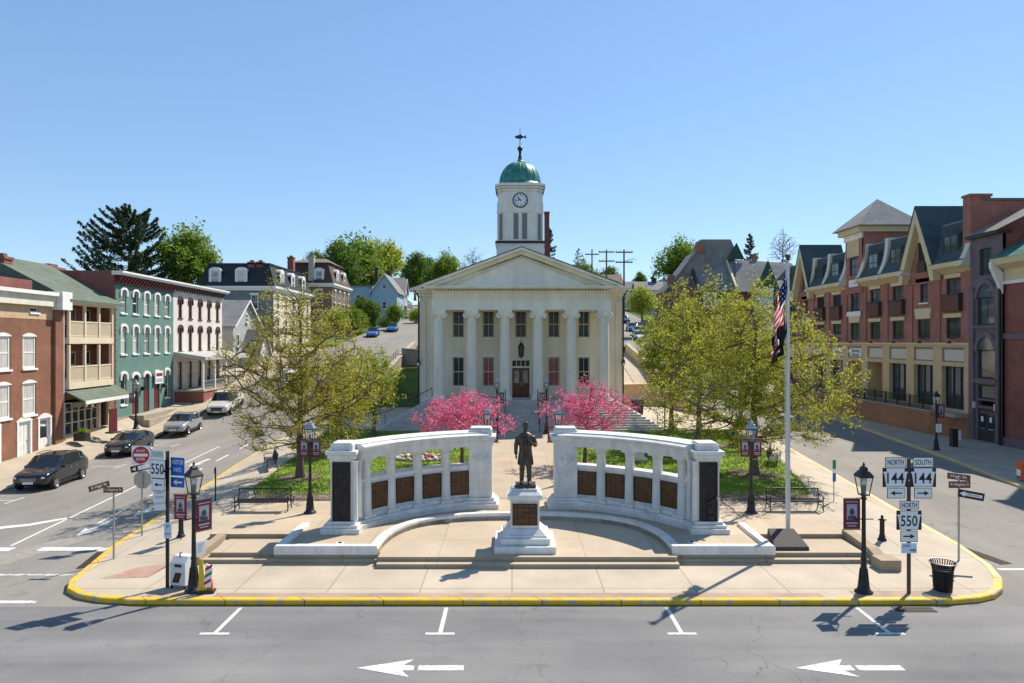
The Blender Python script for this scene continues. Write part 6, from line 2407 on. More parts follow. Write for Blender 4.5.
b.add([(W0 - 0.2, -1.25, 14.203), (W1, -1.25, 14.203), (W1, 3.5, 17.2), (W0 - 0.2, 3.5, 17.2), (W0 - 0.2, 12, 17.2), (W1, 12, 17.2)], [(0, 1, 2, 3), (3, 2, 5, 4)], copper)
b.yprism([(-0.9, 14.3), (3.0, 17.6), (3.4, 17.4), (-0.4, 14.2)], W0 - 0.35, W0 - 0.05, brick_dark)
b.build("roof", rb)
b = MB()
b.box(7.5, 14.5, 0.4, 7.4, 13.4, 22.5, brick_dark)  # added tower out of view, lengthens the shadow across the street
b.add([(7.1, 0, 22.5), (14.9, 0, 22.5), (14.9, 7.8, 22.5), (7.1, 7.8, 22.5), (11, 3.9, 26.5)], [(0, 1, 4), (1, 2, 4), (2, 3, 4), (3, 0, 4), (3, 2, 1, 0)], slate)
b.build("unseen_shadow_tower", rb)
for x in xs:
    window(rb, x, 8.92, 0.74, 2.66, white_trim, glass_curtain, -0.15, 1, 2, 0.1, False, 0.16)
for x in xl_:
    window(rb, x, 5.32, 1.68, 2.66, white_trim, glass_blue, -0.15, 2, 2, 0.12, True, 0.16, hood="seg", hm=purple_stone)
    window(rb, x, 1.02, 1.68, 2.96, white_trim, glass_blue, -0.15, 2, 2, 0.12, True, 0.16, hood="seg", hm=purple_stone)
b = MB()
b.tube([(W0 - 0.05, -0.5, 0.2), (W0 - 0.05, -0.5, 12.0)], 0.1, black_iron, 8)
b.build("downpipe", rb)

# ================================================================== RIGHT HILL HOUSES
pxx = lambda px, y: (px - 512) / 682.67 * y
dg_ = M("dark_green_trim", (0.015, 0.06, 0.05), rough=0.6)
# big grey-roofed brick house
Yh = 124
hs = thing("brick_house", "large dark red brick house with broad grey slate roofs, green gables and a white turret", "house", (pxx(690, Yh), Yh, 8.0))
b = MB()
b.box(-3.4, 20, 0, 14, -4, 9.5, M("hill_house_brick", (0.20, 0.085, 0.07), rough=0.85, var=0.2))
b.poly([(-3.6, 3, 9.5), (3.5, 3, 9.5), (3.5, 3, 16.0), (1.6, 3, 16.4)], grey_shingle)
b.build("wall", hs)
b = MB()
# steep front range, ridge along x
b.add([(1.5, -0.6, 9.2), (10.0, -0.6, 9.2), (10.0, 6, 15.9), (1.5, 6, 15.9), (10, 13, 9), (1.5, 13, 9)], [(0, 1, 2, 3), (3, 2, 4, 5)], grey_shingle)
b.poly([(1.5, -0.55, 9.2), (1.5, 6, 15.9), (1.5, 13, 9)], grey_siding)
b.add([(8.2, -0.9, 9.0), (13.5, -0.9, 9.0), (19.6, 4, 14.2), (9.6, 4.5, 14.8), (19.6, 12, 9), (9.6, 12, 9)], [(0, 1, 2, 3), (3, 2, 4, 5)], grey_shingle)
b.add([(2.2, 5, 13.0), (3.4, 5, 19.3), (9.0, 5, 19.3), (10.5, 5, 16.0), (2.2, 11, 13), (3.4, 9, 19.3), (9, 9, 19.3), (10.5, 11, 16)], [(0, 1, 2, 3), (1, 5, 6, 2), (2, 6, 7, 3), (0, 4, 5, 1)], grey_shingle)
b.add([(-3.9, 2, 9.4), (1.6, 2, 16.6), (1.6, 9, 16.6), (-3.9, 9, 9.4)], [(0, 1, 2, 3)], grey_shingle)
b.add([(10, 6, 15.6), (21, 6, 14.9), (21, 2, 11), (12, 2, 11)], [(0, 1, 2, 3)], grey_shingle)
b.build("roof", hs)
for (x, w, z0, zt, m_) in ((13.7, 2.2, 9.4, 14.7, dg_), (9.9, 1.6, 15.5, 18.6, dg_)):
    t = MB()
    t.xprism([(x - w, z0), (x + w, z0), (x + 0.1, zt)], -1.0 if z0 < 12 else 4.6, -0.9 if z0 < 12 else 4.9, m_)
    t.build("gable", hs)
t = MB()
t.yprism([(-1.0, 9.0), (-1.0, 9.9), (5.9, 16.3), (5.9, 15.4)], 8.0, 8.35, tan_trim)
t.build("bargeboard", hs)
t = MB()
t.yprism([(-0.9, 9.0), (-0.9, 9.9), (5.9, 16.3), (5.9, 15.4)], 1.1, 1.5, brown_fr)
t.build("bargeboard", hs)
t = MB()
t.lathe([(1.9, -2), (1.9, 9.0), (2.0, 9.1), (1.95, 9.5)], white_siding, 12.6, -1.4, 12, False)
t.build("turret", hs)
t = MB()
t.box(15.4, 20.5, -2.2, -0.01, -3, 8.2, M("rose_brick", (0.30, 0.13, 0.13), rough=0.85))
t.add([(15.0, -2.6, 8.15), (21, -2.6, 8.15), (21, 1.4, 11.2), (15.0, 1.4, 11.2)], [(0, 1, 2, 3)], grey_shingle)
t.build("front_wing", hs)
t = MB()
t.box(2.0, 6.6, -1.4, -0.01, 2, 9.15, dg_)
t.box(2.0, 4.4, -1.46, -1.403, 6.2, 8.8, white_trim)
t.build("bay", hs)
for x in (2.6, 3.2, 3.8):
    window(hs, x, 6.5, 0.45, 2.0, white_trim, glass, -1.55, 1, 2, 0.05, False, 0.08)
for x in (5.5, 17, 19):
    window(hs, x, 5.6 if x > 10 else 10.6, 0.9, 1.7, white_trim, glass, -2.35 if x > 10 else 0.2, 1, 2)
for (x, y, z, h_, w_) in ((2.9, 4.6, 14.5, 3.4, 1.3), (14.0, 6.5, 13, 3.2, 0.9), (-2.6, 3.5, 9.5, 2.6, 1.2)):
    chimney(hs, x, y, z, h_, w_, w_ * 0.8, brick_red)

house("pale_house", "pale grey house with a long sloping roof left of the grey roofed brick house", (pxx(655, 150), 150, 10.5), R(-6), 7.5, 10, 7.0, 4.2, grey_siding, grey_shingle, axis='y', cols=2, floors=2, base=4)
house("pale_house", "small white hillside house half hidden behind the pale grey house", (pxx(672, 142), 142, 10.0), R(-4), 4.6, 8, 6.0, 2.4, white_siding, grey_shingle, axis='y', cols=2, floors=2, base=4)
hq = house("cupola_house", "white house topped by a tiny dark cupola right of the utility poles", (pxx(638, 190), 190, 15.5), 0, 11, 10, 7.0, 2.6, white_siding, grey_shingle, axis='x', cols=4, floors=2, base=5)
b = MB()
b.lathe([(0.8, 9.2), (0.8, 10.4), (1.3, 10.5), (0.5, 11.2), (0.1, 12.2)], dark_frame, 5.5, 5, 8, False)
b.build("cupola", hq)
house("far_house", "blue grey flat fronted building far behind the right utility pole", (pxx(617, 240), 240, 19), 0, 7.0, 9, 9.5, 1.0, M("far_blue_grey", (0.30, 0.34, 0.38), rough=0.7), slate, cols=3, floors=3, base=5)
for i, (px, y, z, w_, wm, lab) in enumerate([(628, 215, 17.5, 8, white_siding, "white hillside house just left of the cupola house"), (650, 225, 19.5, 9, grey_siding, "grey house behind and right of the cupola house"),
                                          (665, 175, 14.5, 6, white_siding, "white gabled house peeping between the pale houses on the right hill"), (600, 260, 21, 9, white_siding, "pale house on the skyline between the utility poles")]):
    house("hill_house", lab, (pxx(px, y), y, z), R(-5 + 4 * i), w_, 9, 6.4, 3.0, wm, [grey_shingle, slate, brown_shingle, grey_shingle][i], axis='xyyx'[i], cols=3, floors=2, base=5, group="houses on the right hill")
house("low_house", "low dark roofed house just showing above the courthouse roof at right", (pxx(574, 170), 170, 13.5), 0, 12, 9, 9.0, 2.6, grey_siding, brown_shingle, cols=4, floors=2, base=4)
house("low_house", "low brown roofed house just showing above the courthouse roof at left", (pxx(442, 190), 190, 15.5), 0, 9, 9, 9.0, 2.2, grey_siding, brown_shingle, cols=3, floors=2, base=4)

# utility poles with cross arms
pole_m = M("pole_wood", (0.14, 0.11, 0.09), rough=0.9, var=0.2)
for i, (px, y, ztop, lab) in enumerate([(592, 185, 33.0, "leftmost of the three wooden utility poles behind the courthouse"), (606.5, 165, 30.2, "middle of the three wooden utility poles, with two cross arms"), (624, 150, 28.2, "nearest and rightmost of the three utility poles, with a street lamp arm")]):
    b = MB()
    x = pxx(px, y)
    zb = H(x, y) - 0.5
    b.tube([(0, 0, zb), (0, 0, ztop)], [0.24, 0.17], pole_m, 8)
    for dz in ([1.4] if i == 0 else [0.6, 2.8]):
        b.box(-1.9, 1.9, -0.2, -0.08, ztop - dz - 0.14, ztop - dz + 0.14, pole_m)
        for q in (-1.7, -0.9, 0.9, 1.7):
            b.cbox(q, -0.14, ztop - dz + 0.14, 0.12, 0.12, 0.24, sign_back)
    if i == 2:
        b.tube([(0, 0, ztop - 2.6), (2.0, 0, ztop - 2.0), (2.6, 0, ztop - 2.3)], 0.06, pole_m, 6)
    o = b.build("utility_pole", None, (x, y, 0))
    tag(o, lab, "utility pole", "utility poles behind the courthouse")
# ================================================================== MEMORIAL
ZT = 0.612      # terrace level


def relief_mesh(w, h, seed, nfig, depth=0.09):
    """bronze relief: a field of rounded figures standing proud of a sheet"""
    r = random.Random(seed)
    nx, nz = 26, 84
    figs = []
    for k in range(nfig):
        figs.append((r.uniform(-0.3, 0.3) * w, h * (0.12 + 0.76 * (k + 0.5) / nfig + r.uniform(-0.03, 0.03)), r.uniform(0.8, 1.2)))

    def hgt(x, z):
        v = 0.0
        for fx, fz, s in figs:
            bx, bz = (x - fx) / (0.17 * w * s), (z - fz) / (0.13 * h * s)
            v = max(v, math.exp(-(bx * bx * 1.5 + bz * bz * 1.2)))
            hx, hz = (x - fx - 0.03) / (0.09 * w), (z - fz - 0.135 * h * s) / (0.026 * h)
            v = max(v, 1.15 * math.exp(-(hx * hx + hz * hz)))
            ax, az = (x - fx - 0.2 * w * s), (z - fz - 0.04 * h)
            v = max(v, 0.7 * math.exp(-(ax / (0.1 * w)) ** 2 - ((az + ax * 0.5) / (0.03 * h)) ** 2))
            lx = abs(x - fx) - 0.07 * w
            if z < fz:
                v = max(v, 0.8 * math.exp(-(lx / (0.06 * w)) ** 2 - ((z - fz + 0.1 * h) / (0.09 * h)) ** 2))
        v += 0.10 * math.sin(x * 37 + z * 11) * math.sin(z * 29 - x * 7)
        e = min(1, (w / 2 - abs(x)) / 0.04, z / 0.04, (h - z) / 0.04)
        return depth * v * max(0, e)
    mb_ = MB()
    V = []
    for j in range(nz + 1):
        for i in range(nx + 1):
            x, z = -w / 2 + w * i / nx, h * j / nz
            V.append((x, -0.02 - hgt(x, z), z))
    n = nx + 1
    mb_.add(V, [(j * n + i, j * n + i + 1, (j + 1) * n + i + 1, (j + 1) * n + i) for j in range(nz) for i in range(nx)], bronze_relief, True)
    mb_.box(-w / 2 - 0.05, w / 2 + 0.05, -0.05, 0.0, -0.05, -0.001, bronze_relief)
    mb_.box(-w / 2 - 0.05, w / 2 + 0.05, -0.05, 0.0, h + 0.001, h + 0.05, bronze_relief)
    mb_.box(-w / 2 - 0.05, -w / 2 - 0.001, -0.05, 0.0, 0, h, bronze_relief)
    mb_.box(w / 2 + 0.001, w / 2 + 0.05, -0.05, 0.0, 0, h, bronze_relief)
    mb_.box(-w / 2, w / 2, -0.01, 0.0, 0, h, bronze_relief)
    return mb_


def emblem_mesh():
    """shallow carved eagle with spread wings above a shield"""
    n = 40

    def hgt(x, z):
        v = math.exp(-(x / 0.07) ** 2 - (z / 0.17) ** 2)
        for s in (-1, 1):
            for k in range(5):
                cx0, cz0 = s * (0.10 + 0.05 * k), 0.02 + 0.035 * k
                v = max(v, 0.75 * math.exp(-((x - cx0 * (1 + 0.1 * (0.1 - z))) / 0.022) ** 2 - ((z - cz0 + 0.07) / (0.17 - 0.015 * k)) ** 2))
        v = max(v, math.exp(-((x - 0.02) / 0.045) ** 2 - ((z - 0.2) / 0.05) ** 2))
        v = max(v, 0.8 * math.exp(-(x / 0.1) ** 4 - ((z + 0.14) / 0.11) ** 4))
        return 0.085 * v
    b_ = MB()
    V = [(-0.36 + 0.72 * i / n, -0.001 - hgt(-0.36 + 0.72 * i / n, -0.32 + 0.64 * j / n), -0.32 + 0.64 * j / n) for j in range(n + 1) for i in range(n + 1)]
    m_ = n + 1
    b_.add(V, [(j * m_ + i, j * m_ + i + 1, (j + 1) * m_ + i + 1, (j + 1) * m_ + i) for j in range(n) for i in range(n)], marble, True)
    return b_


def colonnade(sx, label):
    t = thing("memorial_colonnade", label, "monument", (CX, CY, 0), 0, "curved marble colonnades")
    n = 26
    A0, A1 = R(30), R(78)

    def arc(a0, a1, k):
        P = []
        for i in range(k + 1):
            a = a0 + (a1 - a0) * i / k
            P.append(((sx * RAD * math.cos(a), RAD * math.sin(a)), (sx * math.cos(a), math.sin(a))))
        return P
    b = MB()
    b.sweep([(-0.62, ZT - 0.1), (-0.62, ZT + 0.18), (-0.5, ZT + 0.2), (-0.5, ZT + 0.3), (0.6, ZT + 0.3), (0.6, ZT - 0.1)], arc(A0, A1, n), marble)
    b.build("base", t)
    b = MB()
    b.sweep([(-0.18, ZT + 0.3), (-0.18, 2.38), (0.3, 2.38), (0.3, ZT + 0.3)], arc(A0, A1, n), marble)
    b.sweep([(-0.26, 2.382), (-0.26, 2.45), (-0.22, 2.5), (0.36, 2.5), (0.36, 2.382)], arc(A0, A1, n), marble)
    b.sweep([(-0.28, ZT + 0.302), (-0.28, ZT + 0.42), (-0.182, ZT + 0.5), (-0.182, ZT + 0.302)], arc(A0, A1, n), marble)
    b.build("parapet", t)
    b = MB()
    b.sweep([(-0.5, 3.34), (-0.5, 3.52), (-0.54, 3.53), (-0.54, 3.68), (-0.62, 3.74), (-0.70, 3.80), (-0.70, 3.86), (-0.5, 3.93), (-0.5, 3.97), (0.5, 3.97), (0.5, 3.93), (0.70, 3.86), (0.70, 3.80), (0.62, 3.74), (0.5, 3.68), (0.5, 3.34)],
            arc(A0, A1, n), marble)
    b.build("entablature", t)
    for k, deg in enumerate((34.8, 44.2, 54.0, 63.8)):
        a = R(deg)
        c = MB()
        c.cbox(0, 0, ZT + 0.3, 0.58, 0.58, 0.14, marble)
        c.lathe([(0.28, ZT + 0.44), (0.29, ZT + 0.5), (0.25, ZT + 0.56), (0.235, ZT + 0.6), (0.215, 2.2), (0.195, 3.08), (0.225, 3.1), (0.225, 3.14), (0.2, 3.15), (0.27, 3.24)], marble, seg=20)
        c.cbox(0, 0, 3.24, 0.58, 0.58, 0.1, marble)
        r_ = RAD - 0.14
        c.build("column", t, (sx * r_ * math.cos(a), r_ * math.sin(a), 0), (0, 0, sx * (a - math.pi / 2)), bevel=0.008)
    for deg in (39.5, 49.1, 58.9, 68.6):
        a = R(deg)
        p = MB()
        p.box(-0.40, 0.40, -0.035, 0.0, 1.24, 2.2, bronze_plate)
        for (x0, x1, z0, z1) in ((-0.44, 0.44, 1.2, 1.24), (-0.44, 0.44, 2.2, 2.24), (-0.44, -0.4, 1.24, 2.2), (0.4, 0.44, 1.24, 2.2)):
            p.box(x0, x1, -0.055, 0.0, z0, z1, bronze_relief)
        r_ = RAD - 0.20
        p.build("plaque", t, (sx * r_ * math.cos(a), r_ * math.sin(a), 0), (0, 0, sx * (a - math.pi / 2)))
    # inner pillar beside the walk
    b = MB()
    x, y = sx * 1.9, 7.68
    for (w, d_, z0, z1) in ((1.62, 1.5, ZT - 0.1, ZT + 0.22), (1.44, 1.32, ZT + 0.222, ZT + 0.34), (1.24, 1.12, ZT + 0.342, ZT + 0.46), (1.02, 0.9, ZT + 0.462, 3.4), (1.1, 0.98, 3.402, 3.5), (1.2, 1.08, 3.502, 3.66), (1.34, 1.22, 3.662, 3.8), (1.0, 0.88, 3.802, 4.08), (0.9, 0.8, 4.082, 4.16)):
        b.cbox(x, y, z0, w, d_, z1 - z0, marble)
    o = b.build("pillar", t, bevel=0.015)
    e = emblem_mesh()
    e.build("emblem", o, (x, y - 0.452, 2.78))
    q = MB()
    for k in range(6):
        q.box(x - 0.3 + 0.02 * (k % 3), x + 0.3 - 0.03 * ((k * 2) % 3), y - 0.456, y - 0.451, 2.2 - 0.13 * k, 2.225 - 0.13 * k, M("cut_letters", (0.58, 0.58, 0.57)))
    q.build("inscription", o)
    # outer pier with bronze relief
    b = MB()
    x, y = sx * 7.1, 3.82
    for (w, d_, z0, z1) in ((1.5, 1.62, ZT - 0.1, ZT + 0.2), (1.32, 1.44, ZT + 0.202, ZT + 0.32), (1.1, 1.22, ZT + 0.322, ZT + 0.44), (0.86, 0.98, ZT + 0.442, 3.36), (0.94, 1.06, 3.362, 3.46), (1.06, 1.18, 3.462, 3.62), (1.2, 1.32, 3.622, 3.76), (0.86, 0.98, 3.762, 4.0), (0.76, 0.88, 4.002, 4.06)):
        b.cbox(x, y, z0, w, d_, z1 - z0, marble)
    o = b.build("pier", t, bevel=0.015)
    rm = relief_mesh(0.60, 2.22, 5 if sx < 0 else 9, 5)
    ro_ = rm.build("relief_panel", o, (x, y - 0.49, 1.06))
    c = MB()       # small columns either side of the pier front corner
    c.lathe([(0.13, ZT + 0.45), (0.12, 0.98 + 0.2), (0.105, 3.2), (0.14, 3.36)], marble, x - sx * 0.56, y + 0.1, 14)
    c.lathe([(0.13, ZT + 0.45), (0.12, 0.98 + 0.2), (0.105, 3.2), (0.14, 3.36)], marble, x - sx * 0.50, y - 0.42, 14)
    c.build("column", o)
    if sx > 0:     # the right relief has a gun barrel leaning out of it
        g = MB()
        g.tube([(x - 0.02, y - 0.55, 1.75), (x + 0.16, y - 0.62, 1.9), (x + 0.34, y - 0.7, 2.0)], [0.07, 0.06, 0.055], bronze_relief, 10)
        g.tube([(x + 0.30, y - 0.68, 1.98), (x + 0.37, y - 0.715, 2.02)], 0.07, M("worn_bronze", (0.5, 0.45, 0.38), rough=0.3, metal=0.8), 10)
        g.ball((x + 0.02, y - 0.55, 1.5), (0.13, 0.12, 0.2), bronze_relief, 12, 8)
        g.ball((x + 0.06, y - 0.55, 1.2), (0.16, 0.1, 0.14), bronze_relief, 12, 8)
        g.build("relief_figure", o)
    return t


colonnade(-1, "left curved white marble colonnade with bronze plaques and a dark relief on its end pier")
colonnade(1, "right curved white marble colonnade, its end pier relief with a shiny gun barrel")

# pedestal and statue
pd = thing("statue_pedestal", "stepped white marble pedestal with a bronze plaque under the statue", "pedestal", (0.47, 25.32, 0))
b = MB()
for (w, z0, z1) in ((2.2, 0.45, 0.70), (1.78, 0.702, 0.93)):
    b.cbox(0, 0, z0, w, w, z1 - z0, marble)


def frust(b, w0, w1, z0, z1, m):
    v = [(-w0 / 2, -w0 / 2, z0), (w0 / 2, -w0 / 2, z0), (w0 / 2, w0 / 2, z0), (-w0 / 2, w0 / 2, z0), (-w1 / 2, -w1 / 2, z1), (w1 / 2, -w1 / 2, z1), (w1 / 2, w1 / 2, z1), (-w1 / 2, w1 / 2, z1)]
    b.add(v, [(0, 3, 2, 1), (4, 5, 6, 7), (0, 1, 5, 4), (1, 2, 6, 5), (2, 3, 7, 6), (3, 0, 4, 7)], m)


frust(b, 1.62, 1.5, 0.932, 1.02, marble)
frust(b, 1.46, 1.1, 1.022, 1.22, marble)
b.cbox(0, 0, 1.222, 1.06, 1.06, 0.98, marble)
frust(b, 1.06, 1.2, 2.204, 2.26, marble)
b.cbox(0, 0, 2.262, 1.26, 1.26, 0.17, marble)
frust(b, 1.2, 0.92, 2.434, 2.56, marble)
b.cbox(0, 0, 2.562, 0.9, 0.9, 0.06, marble)
b.build("pedestal_block", pd, bevel=0.012)
b = MB()
b.box(-0.42, 0.42, -0.565, -0.528, 1.36, 2.08, bronze_plate)
for (x0, x1, z0, z1) in ((-0.45, 0.45, 1.33, 1.36), (-0.45, 0.45, 2.08, 2.11), (-0.45, -0.42, 1.36, 2.08), (0.42, 0.45, 1.36, 2.08)):
    b.box(x0, x1, -0.58, -0.528, z0, z1, bronze_relief)
b.build("plaque", pd)
tag(STATUE, "bronze statue of a man in a long frock coat holding his lapel", "statue")
STATUE.location = (0.50, 25.32, 2.74)
STATUE.scale = (1.04, 1.04, 1.06)
b = MB()
b.cbox(0, 0, -0.108, 0.72, 0.62, 0.11, bronze)
b.build("plinth", STATUE)

# ================================================================== FLAGPOLE
FX, FY = 10.57, 26.15
fp = thing("flagpole", "tall pale metal flagpole rising behind the dark granite memorial wedge", "flagpole", (FX, FY, 0.60))
b = MB()
b.tube([(0, 0, 0), (0, 0, 5), (0, 0, 10.5)], [0.088, 0.08, 0.05], alu_pole, 14)
b.cbox(0, 0, 0.0, 0.46, 0.46, 0.12, white_trim)
b.build("pole", fp)
b = MB()
b.lathe([(0.02, 10.5), (0.08, 10.53), (0.05, 10.58)], bronze, seg=10)
b.ball((0, 0, 10.66), 0.1, bronze)
b.tube([(-0.05, 0, 10.44), (-0.24, 0, 10.5), (-0.27, 0, 10.42)], 0.025, bronze, 6)
b.build("finial", fp)
b = MB()
b.tube([(-0.10, -0.02, 1.3), (-0.12, -0.02, 5), (-0.08, 0, 10.45)], 0.008, sign_white, 4)
b.build("halyard", fp)


def limp_flag(name, label, ztop, hoist, fly, nS, nT, colour, sag, out, parent_loc, extra=None):
    """a flag hanging almost straight down beside the pole"""
    V, F, K = [], [], []
    for i in range(nS + 1):
        s = i / nS
        for j in range(nT + 1):
            t = j / nT
            w = 0.11 * min(1, t * 2) * math.sin(9 * t + 4.5 * s + 1.0) + 0.05 * math.sin(17 * t - 5 * s)
            ang = R(sag + 14 * (1 - s) * t)
            x = -0.10 - out * fly * (t ** 0.9) * math.cos(ang) * (1 - 0.25 * s * t) + 0.05 * math.sin(11 * t + 6 * s)
            z = ztop - s * hoist * (1 - 0.12 * t) - fly * t * math.sin(ang) * 0.92
            V.append((x, w, z))
    n = nT + 1
    mb_ = MB()
    for i in range(nS):
        for j in range(nT):
            F.append((i * n + j, i * n + j + 1, (i + 1) * n + j + 1, (i + 1) * n + j))
            K.append(colour((i + 0.5) / nS, (j + 0.5) / nT))
    for m_ in dict.fromkeys(K):
        pass
    o0 = len(mb_.v)
    mb_.v = list(V)
    for f, m_ in zip(F, K):
        mb_.f.append(list(f))
        mb_.mi.append(mb_.slot(m_))
        mb_.sm.append(True)
    o = mb_.build(name, None, parent_loc)
    tag(o, label, "flag")
    return o


f_red = leafmat("flag_red", (0.48, 0.014, 0.03), (0.55, 0.02, 0.04), 0.5)
f_white = leafmat("flag_white", (0.78, 0.77, 0.76), (0.8, 0.8, 0.79), 0.5)
f_blue = M("flag_blue", (0.012, 0.02, 0.10), rough=0.8, var=0.1)
f_black = M("flag_black", (0.014, 0.014, 0.016), rough=0.8, var=0.1)


def us(s, t):
    if s < 7 / 13 and t < 0.4:
        i, j = int(s * 13 / 7 * 18), int(t / 0.4 * 22)
        return f_white if (i % 4 == 2 and j % 4 == 2) else f_blue
    return f_red if int(s * 13) % 2 == 0 else f_white


limp_flag("national_flag", "limp red and white striped flag with blue starred corner, upper one on the flagpole", 10.0, 1.85, 2.2, 78, 55, us, 52, 0.46, (FX, FY, 0.60))


def pow_(s, t):
    d_ = math.hypot((s - 0.45) * 1.0, (t - 0.5) * 1.5)
    if d_ < 0.12 and t > 0.45:
        return f_white
    if abs(s - 0.8) < 0.035 and 0.3 < t < 0.7 and int(t * 40) % 2:
        return f_white
    return f_black


limp_flag("black_flag", "limp black flag hanging below the striped flag on the flagpole", 8.2, 1.25, 1.2, 50, 45, pow_, 32, 0.62, (FX, FY, 0.60))
b = MB()
b.add([(-0.62, -0.62, 0.46), (0.66, -0.62, 0.46), (0.55, 0.45, 0.62), (-0.5, 0.45, 0.62), (-0.6, -0.6, 0.60), (0.64, -0.6, 0.60), (0.5, 0.42, 1.0), (-0.48, 0.42, 1.0)],
      [(4, 5, 6, 7), (0, 1, 5, 4), (1, 2, 6, 5), (2, 3, 7, 6), (3, 0, 4, 7)], granite_dark)
o = b.build("memorial_stone", None, (FX - 0.48, 25.25, -0.02), bevel=0.02)
tag(o, "sloping dark granite memorial wedge at the foot of the flagpole", "memorial")


# ================================================================== LAMPS
def lamp_parts(h, cap_m=None):
    """cast iron post with a four sided lantern, total height h"""
    p = MB()
    p.lathe([(0.27, 0), (0.27, 0.05), (0.2, 0.09), (0.15, 0.3), (0.115, 0.42), (0.10, 0.75), (0.08, 0.92), (0.075, 1.0), (0.10, 1.04), (0.07, 1.10), (0.062, 1.9), (0.058, h - 1.15), (0.10, h - 1.12), (0.06, h - 1.06), (0.09, h - 0.98)], black_iron, seg=14)
    for k in range(8):
        a = math.pi / 4 * k
        p.tube([(0.17 * math.cos(a), 0.17 * math.sin(a), 0.1), (0.105 * math.cos(a), 0.105 * math.sin(a), 0.75)], 0.018, black_iron, 5)
    p.tube([(-0.3, 0, h - 1.75), (0.3, 0, h - 1.75)], 0.022, black_iron, 6)
    L_ = MB()
    z0, z1 = h - 0.98, h - 0.42
    for sx in (-1, 1):
        for sy in (-1, 1):
            L_.tube([(0.115 * sx, 0.115 * sy, z0), (0.19 * sx, 0.19 * sy, z1)], 0.017, black_iron, 5)
    frust_ = [(-0.13, -0.13, z0), (0.13, -0.13, z0), (0.13, 0.13, z0), (-0.13, 0.13, z0)]
    L_.box(-0.13, 0.13, -0.13, 0.13, z0 - 0.02, z0 + 0.015, black_iron)
    for k in range(4):
        L_.T = Matrix.Rotation(k * math.pi / 2, 4, 'Z')
        L_.box(-0.20, 0.20, -0.205, -0.18, z1 - 0.02, z1 + 0.02, black_iron)
    L_.T = None
    L_.lathe([(0.315, z1 + 0.02), (0.30, z1 + 0.04), (0.16, z1 + 0.19), (0.13, z1 + 0.2), (0.13, z1 + 0.26), (0.08, z1 + 0.31), (0.03, z1 + 0.34), (0.045, z1 + 0.37), (0.0, z1 + 0.46)], cap_m or black_iron, seg=4, smooth=False, a0=math.pi / 4)
    L_.tube([(0, 0, z0), (0, 0, z0 + 0.3)], 0.05, black_iron, 8)
    g = MB()
    gw0, gw1 = 0.105, 0.175
    v = [(-gw0, -gw0, z0 + 0.02), (gw0, -gw0, z0 + 0.02), (gw0, gw0, z0 + 0.02), (-gw0, gw0, z0 + 0.02), (-gw1, -gw1, z1 - 0.02), (gw1, -gw1, z1 - 0.02), (gw1, gw1, z1 - 0.02), (-gw1, gw1, z1 - 0.02)]
    g.add(v, [(0, 1, 5, 4), (1, 2, 6, 5), (2, 3, 7, 6), (3, 0, 4, 7)], CLEAR)
    bu = MB()
    bu.lathe([(0.04, z0 + 0.3), (0.07, z0 + 0.38), (0.06, z0 + 0.48), (0.0, z0 + 0.53)], lamp_glass, seg=10)
    return p.mesh("post"), L_.mesh("lantern"), g.mesh("glass"), bu.mesh("bulb")


CLEAR = bpy.data.materials.new("clear_lamp_glass")
CLEAR.use_nodes = True
_n, _l = CLEAR.node_tree.nodes, CLEAR.node_tree.links
_t = _n.new("ShaderNodeBsdfTransparent")
_mx = _n.new("ShaderNodeMixShader")
_mx.inputs[0].default_value = 0.15
_n["Principled BSDF"].inputs["Base Color"].default_value = (0.75, 0.77, 0.76, 1)
_n["Principled BSDF"].inputs["Roughness"].default_value = 0.1
_l.new(_t.outputs[0], _mx.inputs[1])
_l.new(_n["Principled BSDF"].outputs[0], _mx.inputs[2])
_l.new(_mx.outputs[0], _n["Material Output"].inputs[0])


def banner_mesh(seed):
    b = MB()
    b.box(-0.26, 0.26, -0.012, 0.012, 0, 0.95, maroon)
    b.box(-0.16, 0.16, -0.016, 0.016, 0.3, 0.78, banner_pale)
    p = MB()
    dark = M("portrait_dark", (0.06, 0.06, 0.09), rough=0.7)
    for y in (-0.022, 0.0165):
        p.box(-0.12, 0.12, y, y + 0.0055, 0.31, 0.42, dark)
        p.xprism([(0.075 * math.cos(2 * math.pi * k / 12), 0.54 + 0.11 * math.sin(2 * math.pi * k / 12)) for k in range(12)], y, y + 0.005, dark)
    l = MB()
    for y in (-0.018, 0.0125):
        l.box(-0.2, 0.2, y, y + 0.0055, 0.84, 0.87, banner_pale)
        l.box(-0.18, 0.18, y, y + 0.0055, 0.16, 0.21, banner_pale)
        l.box(-0.14, 0.14, y, y + 0.0055, 0.08, 0.115, banner_pale)
    return b.mesh("banner"), p.mesh("portrait"), l.mesh("banner_text")


BAN = banner_mesh(1)
LAMPS = {}


